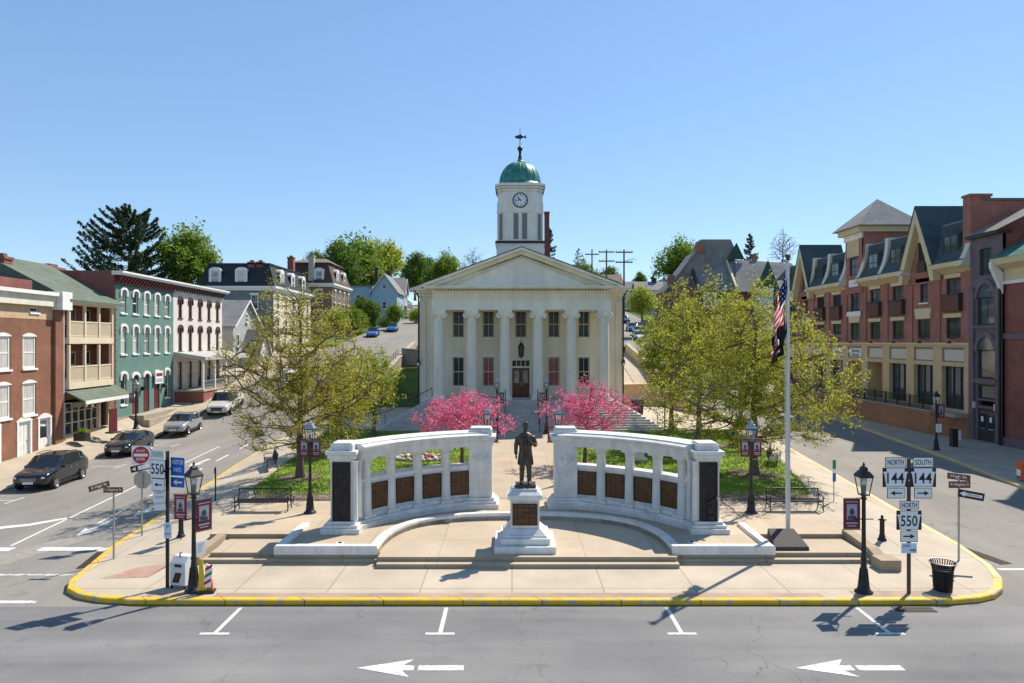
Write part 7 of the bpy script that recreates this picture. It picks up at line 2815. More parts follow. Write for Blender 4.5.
def lamp(loc, h, label, banners=(), papers=(), rz=0.0, group="black lantern street lamps", bs=1.0):
    k = (round(h, 2), bs)
    if k not in LAMPS:
        LAMPS[k] = lamp_parts(h, None if bs == 1 else M("lamp_cap_sun_glint", (0.42, 0.43, 0.44), rough=0.35, metal=0.7))  # caps of the scaled-banner lamps coloured pale for the sun's glint
    P = LAMPS[k]
    t = thing("street_lamp", label, "street lamp", loc, rz, group)
    po = link("post", P[0], t)
    lo_ = link("lantern", P[1], t)
    link("glass", P[2], lo_)
    link("bulb", P[3], lo_)
    for (x, z) in banners:
        o = link("banner", BAN[0], t, (x, 0.03, z))
        o.scale = (bs, 1, bs)
        link("portrait", BAN[1], o)
        link("banner_text", BAN[2], o)
        a = MB()
        for zz in (z - 0.02, z + 0.95 * bs + 0.02):
            a.tube([(0, 0.03, zz), (x + (0.28 if x > 0 else -0.28), 0.03, zz)], 0.013, black_iron, 5)
        a.build("banner_arm", t)
    for (x, z, w, h_) in papers:
        a = MB()
        a.box(x - w / 2, x + w / 2, -0.14, -0.12, z, z + h_, sign_white)
        for q in range(4):
            a.box(x - w * 0.35, x + w * (0.1 + 0.08 * q), -0.143, -0.1405, z + h_ * (0.2 + 0.18 * q), z + h_ * (0.25 + 0.18 * q), steel)
        a.build("notice", t)
    return t


gi = lambda x, y: island_z(x, y)
lamp((-10.0, 21.45, 0.15), 4.05, "black lantern post with a white notice beside the white paper box on the left corner", [(0.34, 1.85)], [(0.16, 1.15, 0.28, 0.42)], rz=0.9)
lamp((11.0, 21.35, 0.15), 4.05, "black lantern post with a maroon banner near the right corner bin", [(-0.36, 1.98)])
lamp((-8.7, 29.4, 0.61), 4.05, "black lantern post with two banners in front of the left lawn", [(-0.26, 2.45), (0.26, 2.45)], bs=0.76)
lamp((10.3, 29.4, 0.61), 4.05, "black lantern post with two banners in front of the right lawn", [(-0.26, 2.45), (0.26, 2.45)], bs=0.76)
lamp((-1.25, 34.6, gi(-1.25, 34.6)), 4.05, "lantern post peeping over the left colonnade's inner pillar", [(0.34, 2.2)], bs=0.8)
lamp((2.35, 34.6, gi(2.35, 34.6)), 4.05, "lantern post peeping over the right colonnade's inner pillar", [(-0.34, 2.2)], bs=0.8)
lamp((-1.15, 52.4, gi(-1.15, 52.4)), 4.3, "left lantern post at the foot of the courthouse steps", [(0.34, 2.35)], bs=0.8)
lamp((2.65, 52.4, gi(2.65, 52.4)), 4.3, "right lantern post at the foot of the courthouse steps", [(-0.34, 2.35)], bs=0.8)
lamp((-30.3, 55.0, 0.95), 4.0, "black lantern post with banner on the far pavement before the teal building", [(-0.36, 2.1)], bs=0.8)
lamp((30.7, 49.4, 0.15), 4.3, "black lantern post with notices on the shaded pavement before the brick terrace", [(0.36, 2.35)], [(0.1, 1.3, 0.4, 0.6)])

# ================================================================== BENCHES
def bench_parts(w=2.3):
    seat, back, legs = MB(), MB(), []
    for k in range(8):
        y = -0.42 + k * 0.055
        seat.box(-w / 2, w / 2, y, y + 0.038, 0.43, 0.452, black_iron)
    seat.box(-w / 2, w / 2, -0.43, -0.39, 0.40, 0.429, black_iron)
    n = int(w / 0.065)
    for k in range(n):
        x = -w / 2 + 0.04 + (w - 0.08) * k / (n - 1)
        back.tube([(x, 0.03, 0.45), (x, 0.09, 0.68), (x, 0.16, 0.9)], 0.012, black_iron, 4)
    back.tube([(-w / 2, 0.16, 0.9), (w / 2, 0.16, 0.9)], 0.028, black_iron, 6)
    back.tube([(-w / 2, 0.03, 0.47), (w / 2, 0.03, 0.47)], 0.02, black_iron, 6)
    for s in (-1, 1):
        l = MB()
        x = s * (w / 2 - 0.02)
        l.tube([(x, -0.46, 0.02), (x, -0.40, 0.12), (x, -0.42, 0.44), (x, -0.44, 0.62), (x, -0.30, 0.68), (x, 0.05, 0.66)], 0.024, black_iron, 6)
        l.tube([(x, 0.20, 0.02), (x, 0.10, 0.2), (x, 0.05, 0.45), (x, 0.16, 0.9)], 0.024, black_iron, 6)
        l.tube([(x, -0.40, 0.12), (x, -0.15, 0.25), (x, 0.10, 0.2)], 0.02, black_iron, 6)
        legs.append(l.mesh("leg_frame"))
    return seat.mesh("seat"), back.mesh("backrest"), legs


BENCH = bench_parts()


def bench(loc, rz, label):
    t = thing("park_bench", label, "bench", loc, rz, "black iron park benches")
    link("seat", BENCH[0], t)
    link("backrest", BENCH[1], t)
    for l in BENCH[2]:
        link("leg_frame", l, t)


bench((-10.85, 29.9, gi(-10.85, 29.9) + 0.005), 0.04, "black iron bench facing the plaza in front of the left lawn")
bench((12.35, 30.0, gi(12.35, 30.0) + 0.005), -0.03, "black iron bench facing the plaza behind the flagpole")
bench((-13.7, 39.2, gi(-13.7, 39.2)), R(-66), "black bench set at an angle on the left walk under the golden tree")
bench((15.3, 40.3, gi(15.3, 40.3)), R(64), "black bench set at an angle on the right walk under the broad tree")
bench((15.2, 46.8, gi(15.2, 46.8)), R(64), "black bench farthest up the right walk")

# ================================================================== SIGNS
def post_(b, x, z0, z1, m, r=0.03, seg=8):
    b.tube([(x, 0, z0), (x, 0, z1)], r, m, seg)


def plate(parent, name, cx, cz, w, h, m, y=-0.05, border=None, bm=None, label=None):
    b = MB()
    if border:
        b.box(cx - w / 2, cx + w / 2, y, y + 0.008, cz - h / 2, cz + h / 2, bm)
        b.box(cx - w / 2 + border, cx + w / 2 - border, y - 0.002, y - 0.0005, cz - h / 2 + border, cz + h / 2 - border, m)
    else:
        b.box(cx - w / 2, cx + w / 2, y, y + 0.008, cz - h / 2, cz + h / 2, m)
    return b.build(name, parent)


def words_(parent, items, y=-0.056, m=None):
    b = MB()
    for (s, cx, cz, w, h) in items:
        letter(b, s, cx, cz, w, h, y, m or sign_black)
    return b.build("lettering", parent)


def arrow_(parent, cx, cz, w, h, left, y=-0.056, m=None):
    s = -1 if left else 1
    pts = [(-w / 2, -h * 0.14), (w * 0.1, -h * 0.14), (w * 0.1, -h / 2), (w / 2, 0), (w * 0.1, h / 2), (w * 0.1, h * 0.14), (-w / 2, h * 0.14)]
    b = MB()
    b.poly([(cx + s * x, y, cz + z) for x, z in pts], m or sign_black)
    return b.build("arrow", parent)


def shield(parent, num, cx, cz, w=0.78, h=0.60):
    """black square with a white keystone"""
    o = plate(parent, "route_shield", cx, cz, w, h, sign_black)
    b = MB()
    k = [(-0.36, -0.47), (0.36, -0.47), (0.44, 0.2), (0.49, 0.24), (0.45, 0.3), (0.34, 0.3), (0.36, 0.47), (-0.36, 0.47), (-0.34, 0.3), (-0.45, 0.3), (-0.49, 0.24), (-0.44, 0.2)]
    b.poly([(cx + x * w, -0.0535, cz + z * h) for x, z in k], sign_white)
    b.build("keystone", o)
    words_(o, [(num, cx, cz - 0.02, w * 0.66, h * 0.56)], -0.0575)
    return o


# --- right cluster
rs = thing("route_sign_post", "tall post of white route signs reading NORTH 144, SOUTH 144 and NORTH 550", "road sign", (12.35, 21.25, 0.15))
b = MB()
b.box(-0.045, 0.045, -0.035, 0.035, 0, 4.22, M("dark_post", (0.06, 0.055, 0.05), rough=0.6))
b.box(-0.6, 0.6, -0.04, -0.002, 3.5, 3.56, steel)
b.build("post", rs)
for (s, num, x, left) in (("NORTH", "144", -0.44, True), ("SOUTH", "144", 0.42, False)):
    o = plate(rs, "direction_plate", x, 4.10, 0.64, 0.31, sign_white, border=0.018, bm=sign_black)
    words_(o, [(s, x, 4.10, 0.5, 0.17)])
    shield(rs, num, x, 3.63, 0.8, 0.6)
    o = plate(rs, "arrow_plate", x + (0.02 if left else 0.0), 3.14, 0.56, 0.33, sign_white, border=0.018, bm=sign_black)
    arrow_(o, x + (0.02 if left else 0.0), 3.14, 0.36, 0.15, left)
o = plate(rs, "direction_plate", -0.01, 2.77, 0.6, 0.27, sign_white, border=0.018, bm=sign_black)
words_(o, [("NORTH", -0.01, 2.77, 0.47, 0.15)])
shield(rs, "550", -0.02, 2.30, 0.78, 0.6)
o = plate(rs, "arrow_plate", -0.02, 1.80, 0.54, 0.36, sign_white, border=0.018, bm=sign_black)
arrow_(o, -0.02, 1.80, 0.36, 0.15, False)
o = plate(rs, "small_plate", -0.02, 1.43, 0.48, 0.32, M("pale_blue_white", (0.62, 0.70, 0.78), rough=0.4))
words_(o, [("STATE", -0.1, 1.5, 0.22, 0.08), ("PARK", 0.1, 1.37, 0.2, 0.08)])

ss = thing("street_name_sign", "steel pole with brown street name plates and one way arrow, right corner", "street sign", (16.0, 24.45, 0.16), 0, "street name poles")
b = MB()
post_(b, 0, 0, 2.95, steel, 0.035)
b.build("pole", ss)
o = plate(ss, "name_plate", 0.0, 2.72, 0.78, 0.24, sign_brown, y=-0.045)
words_(o, [("W Allegheny St", 0.0, 2.72, 0.68, 0.13)], -0.049, sign_white)
g = MB()
g.box(-0.36, 0.36, -0.005, 0.005, 2.88, 3.10, sign_brown)
o = g.build("name_plate", ss, (0, 0, 0), (0, 0, R(-48)))
words_(o, [("High St", 0.0, 2.99, 0.5, 0.13)], -0.009, sign_white)
g = MB()
g.box(-0.4, 0.4, -0.008, 0.0, 2.26, 2.54, sign_black)
g.poly([(-0.36, -0.0095, 2.40), (-0.2, -0.0095, 2.50), (-0.2, -0.0095, 2.455), (0.34, -0.0095, 2.455), (0.34, -0.0095, 2.345), (-0.2, -0.0095, 2.345), (-0.2, -0.0095, 2.30)], sign_white)
o = g.build("one_way_plate", ss, (0.02, -0.05, 0), (0, R(8), R(-20)))
words_(o, [("ONE WAY", 0.07, 2.40, 0.42, 0.07)], -0.012)

# --- left cluster
sn = thing("street_name_sign", "steel pole with brown street name plates at the left corner by the kerb", "street sign", (-14.35, 24.6, 0.16), 0, "street name poles")
b = MB()
post_(b, 0, 0, 2.6, steel, 0.035)
b.build("pole", sn)
o = plate(sn, "name_plate", 0.0, 2.50, 0.70, 0.20, sign_brown, y=-0.045)
words_(o, [("S Allegheny St", 0.0, 2.50, 0.6, 0.11)], -0.049, sign_white)
g = MB()
g.box(-0.34, 0.34, -0.005, 0.005, 2.64, 2.84, sign_brown)
o = g.build("name_plate", sn, (0, 0, 0), (0, R(-10), R(50)))
words_(o, [("E High St", 0.0, 2.74, 0.5, 0.12)], -0.009, sign_white)

dn = thing("no_entry_sign", "red round do not enter sign above a tilted arrow plate and an octagon's bare back", "road sign", (-14.85, 27.4, 0.17))
b = MB()
post_(b, 0, 0, 3.62, steel, 0.035)
b.build("pole", dn)
o = plate(dn, "sign_panel", -0.02, 3.28, 0.74, 0.74, sign_white)
g = MB()
g.xprism([(-0.02 + 0.345 * math.cos(2 * math.pi * k / 32), 3.28 + 0.345 * math.sin(2 * math.pi * k / 32)) for k in range(32)], -0.054, -0.051, sign_red)
g.box(-0.3, 0.26, -0.057, -0.0545, 3.225, 3.335, sign_white)
g.build("red_disc", o)
words_(o, [("DO NOT", -0.02, 3.45, 0.36, 0.10), ("ENTER", -0.02, 3.12, 0.34, 0.10)], -0.058, sign_white)
g = MB()
g.box(-0.36, 0.36, -0.008, 0.0, -0.13, 0.13, sign_black)
g.box(-0.1, 0.33, -0.0095, -0.0085, -0.085, 0.085, sign_white)
g.poly([(-0.32, -0.0095, 0), (-0.18, -0.0095, 0.09), (-0.18, -0.0095, -0.09)], sign_white)
g.build("one_way_plate", dn, (-0.02, -0.06, 2.78), (0, R(-9), R(32)))
g = MB()
g.xprism([(0.38 * math.cos(math.pi / 8 + math.pi / 4 * k), 2.28 + 0.38 * math.sin(math.pi / 8 + math.pi / 4 * k)) for k in range(8)], 0.036, 0.044, sign_back)
g.xprism([(0.38 * math.cos(math.pi / 8 + math.pi / 4 * k), 2.28 + 0.38 * math.sin(math.pi / 8 + math.pi / 4 * k)) for k in range(8)], 0.0445, 0.047, sign_red)
g.build("octagon_panel", dn)

vs = thing("route_sign_post", "black post with white 550 and blue visitor info signs, left corner", "road sign", (-11.0, 21.8, 0.15))
b = MB()
b.box(-0.045, 0.045, -0.035, 0.035, 0, 4.35, black_iron)
b.box(-0.02, 0.02, -0.3, 0.3, 3.72, 3.78, black_iron)
b.build("post", vs)
ROT = R(-17)
vp = thing("sign_frame", "", "", (-0.26, -0.10, 0), ROT)
vp.parent = vs
o = plate(vp, "direction_plate", -0.02, 4.26, 0.55, 0.27, M("pale_sage_white", (0.60, 0.70, 0.66), rough=0.4), y=-0.01, border=0.02, bm=sign_white)
words_(o, [("SOUTH", -0.02, 4.26, 0.4, 0.14)], -0.016, steel)
o = plate(vp, "route_plate", 0, 3.80, 0.62, 0.60, sign_white, y=-0.01, border=0.018, bm=sign_black)
words_(o, [("550", 0, 3.80, 0.5, 0.34)], -0.016)
o = plate(vp, "arrow_plate", 0.03, 3.30, 0.52, 0.40, sign_white, y=-0.01, border=0.018, bm=sign_black)
arrow_(o, 0.03, 3.30, 0.32, 0.14, True, -0.016)
vb = thing("sign_frame", "", "", (0.34, -0.02, 0), ROT)
vb.parent = vs
o = plate(vb, "info_panel", 0, 3.86, 0.56, 0.60, sign_blue, y=-0.01, border=0.015, bm=sign_white)
words_(o, [("VISITOR", 0, 4.0, 0.46, 0.14), ("INFO", 0, 3.76, 0.3, 0.14)], -0.016, sign_white)
o = plate(vb, "info_arrow_panel", 0, 3.36, 0.56, 0.34, sign_blue, y=-0.01, border=0.015, bm=sign_white)
arrow_(o, 0, 3.36, 0.36, 0.2, True, -0.016, sign_white)
o = plate(vs, "white_panel", 0.06, 2.83, 0.36, 0.68, sign_white, y=-0.06)
words_(o, [("NO", 0.06, 3.05, 0.16, 0.08), ("TRUCKS", 0.06, 2.90, 0.28, 0.07), ("DOWNTOWN", 0.06, 2.70, 0.3, 0.06)], -0.066, steel)
o.rotation_euler = (0, R(-6), 0)
o = plate(vs, "white_panel", 0.04, 1.83, 0.24, 0.5, M("pale_blue_white", (0.62, 0.70, 0.78)), y=-0.06)
words_(o, [("P", 0.04, 1.95, 0.09, 0.12), ("PARKING", 0.04, 1.72, 0.2, 0.05)], -0.066, sign_blue)

# green and blue slim marker
mk = thing("marker_post", "slim post with a narrow green, white and blue panel on the right walk", "marker post", (14.85, 31.5, gi(14.85, 31.5)))
b = MB()
post_(b, 0, 0, 1.2, steel, 0.022)
b.build("post", mk)
b = MB()
b.box(-0.075, 0.075, -0.05, -0.04, 0.9, 1.3, sign_blue)
b.box(-0.075, 0.075, -0.05, -0.04, 1.3, 1.48, sign_white)
b.box(-0.075, 0.075, -0.05, -0.04, 1.48, 1.9, sign_green)
b.build("panel", mk)

# yellow crossing marker leaning on the left lamp
cs = thing("crossing_marker", "yellow board with red and white striped panels standing beside the left corner lamp", "traffic marker", (-9.55, 21.35, 0.158), R(10))
b = MB()
b.xprism([(-0.24, 0.05), (-0.02, 0.05), (-0.12, 1.05), (-0.22, 1.05)], -0.02, 0.02, sign_yellow)
b.xprism([(0.0, 0.02), (0.2, 0.02), (0.16, 0.4), (0.04, 0.4)], -0.06, 0.06, M("faded_orange", (0.45, 0.12, 0.03)))
b.build("board", cs)
b = MB()
P = [(-0.08, 0.22), (0.14, 0.16), (0.2, 0.78), (0.0, 0.92)]
b.xprism(P, -0.075, -0.035, sign_white)
b.build("striped_panel", cs)
st = MB()
for k in range(3):
    z = 0.24 + 0.22 * k
    st.poly([(-0.07 + 0.02 * k, -0.078, z), (0.15 + 0.015 * k, -0.078, z + 0.12), (0.16 + 0.015 * k, -0.078, z + 0.22), (-0.06 + 0.02 * k, -0.078, z + 0.10)], [sign_red, sign_green, sign_red][k])
st.build("stripes", cs.children[-1])
b = MB()
b.cbox(0, 0, 0, 0.5, 0.32, 0.06, sign_black)
b.build("base", cs)

# paper box
nb = thing("newspaper_box", "white and grey newspaper box with a dark window beside the left corner lamp", "newspaper box", (-10.55, 21.85, 0.15), R(-14))
b = MB()
b.box(-0.28, 0.28, -0.22, 0.22, 0.12, 0.82, M("paper_box_white", (0.60, 0.62, 0.63), rough=0.5, var=0.1))
b.yprism([(-0.22, 0.822), (0.22, 0.822), (0.22, 1.0), (-0.05, 1.0)], -0.28, 0.28, MATS["paper_box_white"])
for x in (-0.24, 0.24):
    for y in (-0.18, 0.18):
        b.cbox(x, y, 0, 0.06, 0.06, 0.12, black_iron)
b.build("box", nb)
b = MB()
b.poly([(-0.2, -0.226, 0.2), (0.05, -0.226, 0.2), (0.16, -0.226, 0.52), (-0.08, -0.226, 0.52)], sign_black)
b.box(-0.1, 0.14, -0.24, -0.222, 0.7, 0.78, black_iron)
b.build("window", nb)
b = MB()
b.tube([(0.02, -0.12, 0.98), (0.02, -0.14, 1.12), (0.1, -0.14, 1.14)], 0.02, black_iron, 6)
b.build("coin_slot", nb)

# ornamental short posts
def bollard(loc, label):
    b = MB()
    b.lathe([(0.16, 0), (0.16, 0.05), (0.12, 0.08), (0.105, 0.2), (0.075, 0.26), (0.07, 0.7), (0.10, 0.73), (0.13, 0.76), (0.12, 0.79), (0.05, 0.81), (0.045, 0.86), (0.06, 0.90), (0.0, 0.97)], black_iron, seg=12)
    for k in range(6):
        a = math.pi / 3 * k
        b.tube([(0.085 * math.cos(a), 0.085 * math.sin(a), 0.25), (0.08 * math.cos(a), 0.08 * math.sin(a), 0.7)], 0.014, black_iron, 4)
    b.tube([(-0.17, 0, 0.775), (0.17, 0, 0.775)], 0.016, black_iron, 5)
    o = b.build("hitching_post", None, loc)
    tag(o, label, "bollard", "short ornamental iron posts")


bollard((14.15, 26.1, gi(14.15, 26.1)), "short ornamental black post between the right steps and the route signs")
bollard((-12.85, 26.5, gi(-12.85, 26.5)), "short ornamental black post left of the plaza steps")
# standing banner beside the left post
sb_ = thing("banner_stand", "maroon portrait banner on a thin stand behind the left newspaper box", "banner", (-12.7, 26.2, gi(-12.7, 26.2)), R(-8))
b = MB()
b.tube([(0, 0, 0), (0, 0, 1.75)], 0.02, black_iron, 6)
b.tube([(-0.3, 0, 1.72), (0.3, 0, 1.72)], 0.014, black_iron, 6)
b.build("stand", sb_)
o = link("banner", BAN[0], sb_, (0, -0.03, 0.78))
link("portrait", BAN[1], o)
link("banner_text", BAN[2], o)

# litter bin
tb_ = thing("litter_bin", "black slatted litter bin with a flared rim on the right corner", "litter bin", (13.6, 21.55, 0.155))
b = MB()
n = 30
for k in range(n):
    a = 2 * math.pi * k / n
    b.tube([(0.25 * math.cos(a), 0.25 * math.sin(a), 0.04), (0.285 * math.cos(a), 0.285 * math.sin(a), 0.66), (0.33 * math.cos(a), 0.33 * math.sin(a), 0.82), (0.385 * math.cos(a), 0.385 * math.sin(a), 0.88)], 0.019, black_iron, 4)
b.lathe([(0.26, 0.0), (0.27, 0.05)], black_iron, seg=24)
for z, r_ in ((0.66, 0.29), (0.1, 0.258)):
    P = [((r_) * math.cos(2 * math.pi * k / 24), r_ * math.sin(2 * math.pi * k / 24), z) for k in range(25)]
    b.tube(P, 0.018, black_iron, 5)
b.build("slats", tb_)
b = MB()
b.lathe([(0.22, 0.05), (0.25, 0.72), (0.23, 0.72), (0.2, 0.1)], sign_black, seg=20)
b.build("liner", tb_)
b = MB()
P = [(0.385 * math.cos(2 * math.pi * k / 28), 0.385 * math.sin(2 * math.pi * k / 28), 0.885) for k in range(29)]
b.tube(P, 0.016, steel, 5)
b.build("rim", tb_)


# drain gratings by the kerbs
def grate(loc, rz, w, h, label):
    b = MB()
    b.box(-w / 2, w / 2, -h / 2, h / 2, 0.0, 0.006, sign_black)
    n = int(w / 0.09)
    for k in range(n):
        x = -w / 2 + w * (k + 0.5) / n
        b.box(x - 0.02, x + 0.02, -h / 2, h / 2, 0.007, 0.02, M("rusty_iron", (0.10, 0.07, 0.05), rough=0.8, var=0.3))
    o = b.build("drain_grate", None, loc, (0, 0, rz))
    tag(o, label, "drain grate", "iron drain gratings by the kerb")


grate((17.55, 25.6, 0.003), R(101), 2.2, 0.45, "long iron drain grating at the foot of the right street sign")
grate((-15.35, 25.0, 0.003), R(102), 1.9, 0.4, "iron drain grating at the left corner kerb")
grate((12.0, 20.35, 0.003), 0, 1.2, 0.35, "iron drain grating below the front kerb near the litter bin")
# small floor lights set in the terrace
for (x, y, z, lab) in ((-6.3, 25.0, 0.613, "small square floor light on the left terrace corner"), (6.6, 25.1, 0.613, "small square floor light on the right terrace corner"), (9.9, 25.2, 0.451, "small square floor light beside the granite wedge")):
    b = MB()
    b.cbox(0, 0, 0, 0.26, 0.26, 0.02, white_trim)
    b.cbox(0, 0, 0.02, 0.14, 0.14, 0.012, sign_black)
    o = b.build("floor_light", None, (x, y, z))
    tag(o, lab, "floor light", "small floor lights")

# lawn monument with a mortar, and a stone planting bed
mm = thing("mortar_memorial", "black mortar on a white stone block on the right lawn", "memorial", (7.55, 41.5, gi(7.55, 41.5)))
b = MB()
b.cbox(0, 0, 0, 1.2, 1.0, 0.16, marble)
b.cbox(0, 0, 0.162, 0.85, 0.7, 0.75, marble)
b.build("stone_block", mm, bevel=0.02)
b = MB()
b.tube([(0.1, 0, 1.0), (0.3, -0.05, 1.22), (0.48, -0.1, 1.42)], [0.24, 0.25, 0.22], black_iron, 14)
b.box(-0.25, 0.35, -0.3, 0.3, 0.914, 1.02, black_iron)
b.build("mortar", mm)
bd = thing("stone_bed", "oval planting bed edged with pale stones on the left lawn", "planting bed", (-5.6, 41.8, gi(-5.6, 41.8) + 0.02))
b = MB()
b.poly([(1.5 * math.cos(2 * math.pi * k / 24), 0.9 * math.sin(2 * math.pi * k / 24), 0.05) for k in range(24)], mulch_m)
b.build("soil", bd)
b = MB()
for k in range(22):
    a = 2 * math.pi * k / 22
    rr = random.Random(k)
    b.ball((1.5 * math.cos(a), 0.9 * math.sin(a), 0.08), (0.2, 0.16, 0.10 + 0.08 * rr.random()), M("edging_stone", (0.5, 0.42, 0.38), rough=0.85, var=0.25), 8, 5)
b.build("stones", bd)
b = MB()
for k in range(26):
    rr = random.Random(k + 50)
    x, y = rr.uniform(-1, 1), rr.uniform(-0.5, 0.5)
    b.ball((x, y, 0.14), (0.12, 0.12, 0.12), [leaf_pink, leaf_fresh, sign_white][k % 3], 6, 4)
b.build("flowers", bd)
# posts along the path by the right lawn
for i, (x, y, lab) in enumerate([(10.4, 56.0, "short dark post nearest the steps on the right path"), (13.2, 56.4, "short dark post in the middle of the right path"), (15.6, 56.8, "short dark post farthest right on the right path")]):
    b = MB()
    b.tube([(0, 0, 0), (0, 0, 0.95)], 0.09, black_iron, 8)
    b.ball((0, 0, 0.98), 0.1, black_iron, 8, 6)
    o = b.build("path_post", None, (x, y, gi(x, y)))
    tag(o, lab, "bollard", "short dark posts by the right path")
b = MB()
b.tube([(0, 0, 0), (0, 0, 2.4)], 0.05, black_iron, 8)
b.box(-0.12, 0.12, -0.06, -0.05, 1.9, 2.35, sign_back)
o = b.build("thin_sign", None, (11.9, 53.2, gi(11.9, 53.2)))
tag(o, "thin dark sign pole on the right lawn near the courthouse", "sign")
b = MB()
b.tube([(0, 0, 0), (0, 0, 1.6)], 0.035, black_iron, 6)
b.box(-0.05, 0.05, -0.04, -0.03, 1.3, 1.55, black_iron)
o = b.build("thin_sign", None, (-13.9, 32.0, gi(-13.9, 32.0)))
tag(o, "thin dark pole at the left end of the left plaza bench", "sign")
# wheeled bin right of the courthouse
wb_ = thing("wheeled_bin", "black wheeled bin beside the courthouse's right corner", "bin", (11.6, 63.6, gi(11.6, 63.6)))
b = MB()
b.add([(-0.5, -0.45, 0.08), (0.5, -0.45, 0.08), (0.5, 0.45, 0.08), (-0.5, 0.45, 0.08), (-0.6, -0.55, 1.55), (0.6, -0.55, 1.55), (0.6, 0.55, 1.55), (-0.6, 0.55, 1.55)], [(0, 3, 2, 1), (0, 1, 5, 4), (1, 2, 6, 5), (2, 3, 7, 6), (3, 0, 4, 7)], black_iron)
b.build("body", wb_)
b = MB()
b.add([(-0.65, -0.6, 1.552), (0.65, -0.6, 1.552), (0.65, 0.6, 1.552), (-0.65, 0.6, 1.552), (-0.6, -0.5, 1.68), (0.6, -0.5, 1.68), (0.6, 0.55, 1.75), (-0.6, 0.55, 1.75)], [(0, 1, 5, 4), (1, 2, 6, 5), (2, 3, 7, 6), (3, 0, 4, 7), (4, 5, 6, 7)], black_iron)
b.build("lid", wb_)
for s in (-1, 1):
    b = MB()
    b.tube([(s * 0.5, 0.4, 0.12), (s * 0.58, 0.4, 0.12)], 0.12, tyre_m, 12)
    b.build("wheel", wb_)
# pavement furniture
kb = thing("dark_bollard", "dark square bin bollard before the brick terrace's near end", "bollard", (33.0, 51.0, 0.15))
b = MB()
b.cbox(0, 0, 0, 0.42, 0.42, 1.25, black_iron)
b.cbox(0, 0, 1.25, 0.5, 0.5, 0.08, black_iron)
b.build("body", kb, bevel=0.02)
b = MB()
b.cbox(0.42, 0.05, 0.5, 0.28, 0.04, 0.7, sign_white)
b.build("notice", kb)
ob = thing("newspaper_box", "orange newspaper box with a white and blue front at the right edge", "newspaper box", (28.75, 38.4, 0.15), R(-100))
b = MB()
b.box(-0.26, 0.26, -0.22, 0.22, 0.1, 1.1, M("orange_box", (0.62, 0.10, 0.02), rough=0.5))
b.build("box", ob, bevel=0.02)
b = MB()
b.box(-0.2, 0.2, -0.24, -0.222, 0.3, 0.65, sign_white)
b.box(-0.2, 0.2, -0.24, -0.222, 0.18, 0.29, sign_blue)
b.build("front_panel", ob)
sw = thing("sandwich_board", "dark folding pavement sign in front of the balconied shop", "sign", (-31.2, 53.4, 0.85), R(80))
b = MB()
b.xprism([(-0.4, 0), (0.4, 0), (0.36, 1.9), (-0.36, 1.9)], -0.05, 0.05, darkred)
b.cbox(0, 0, 0, 0.9, 0.7, 0.1, brown_fr)
b.build("board", sw)
pl = thing("planter", "black square planter with sprigs in front of the balconied shop", "planter", (-32.0, 50.8, 0.62))
b = MB()
b.cbox(0, 0, 0, 0.9, 0.6, 0.55, black_iron)
b.build("tub", pl)
r_ = np.random.default_rng(5)
link("plant", leaf_mesh("plant", np.c_[r_.normal(0, 0.22, 160), r_.normal(0, 0.14, 160), 0.7 + r_.normal(0, 0.12, 160)], 0.09, leaf_green, 5), pl)


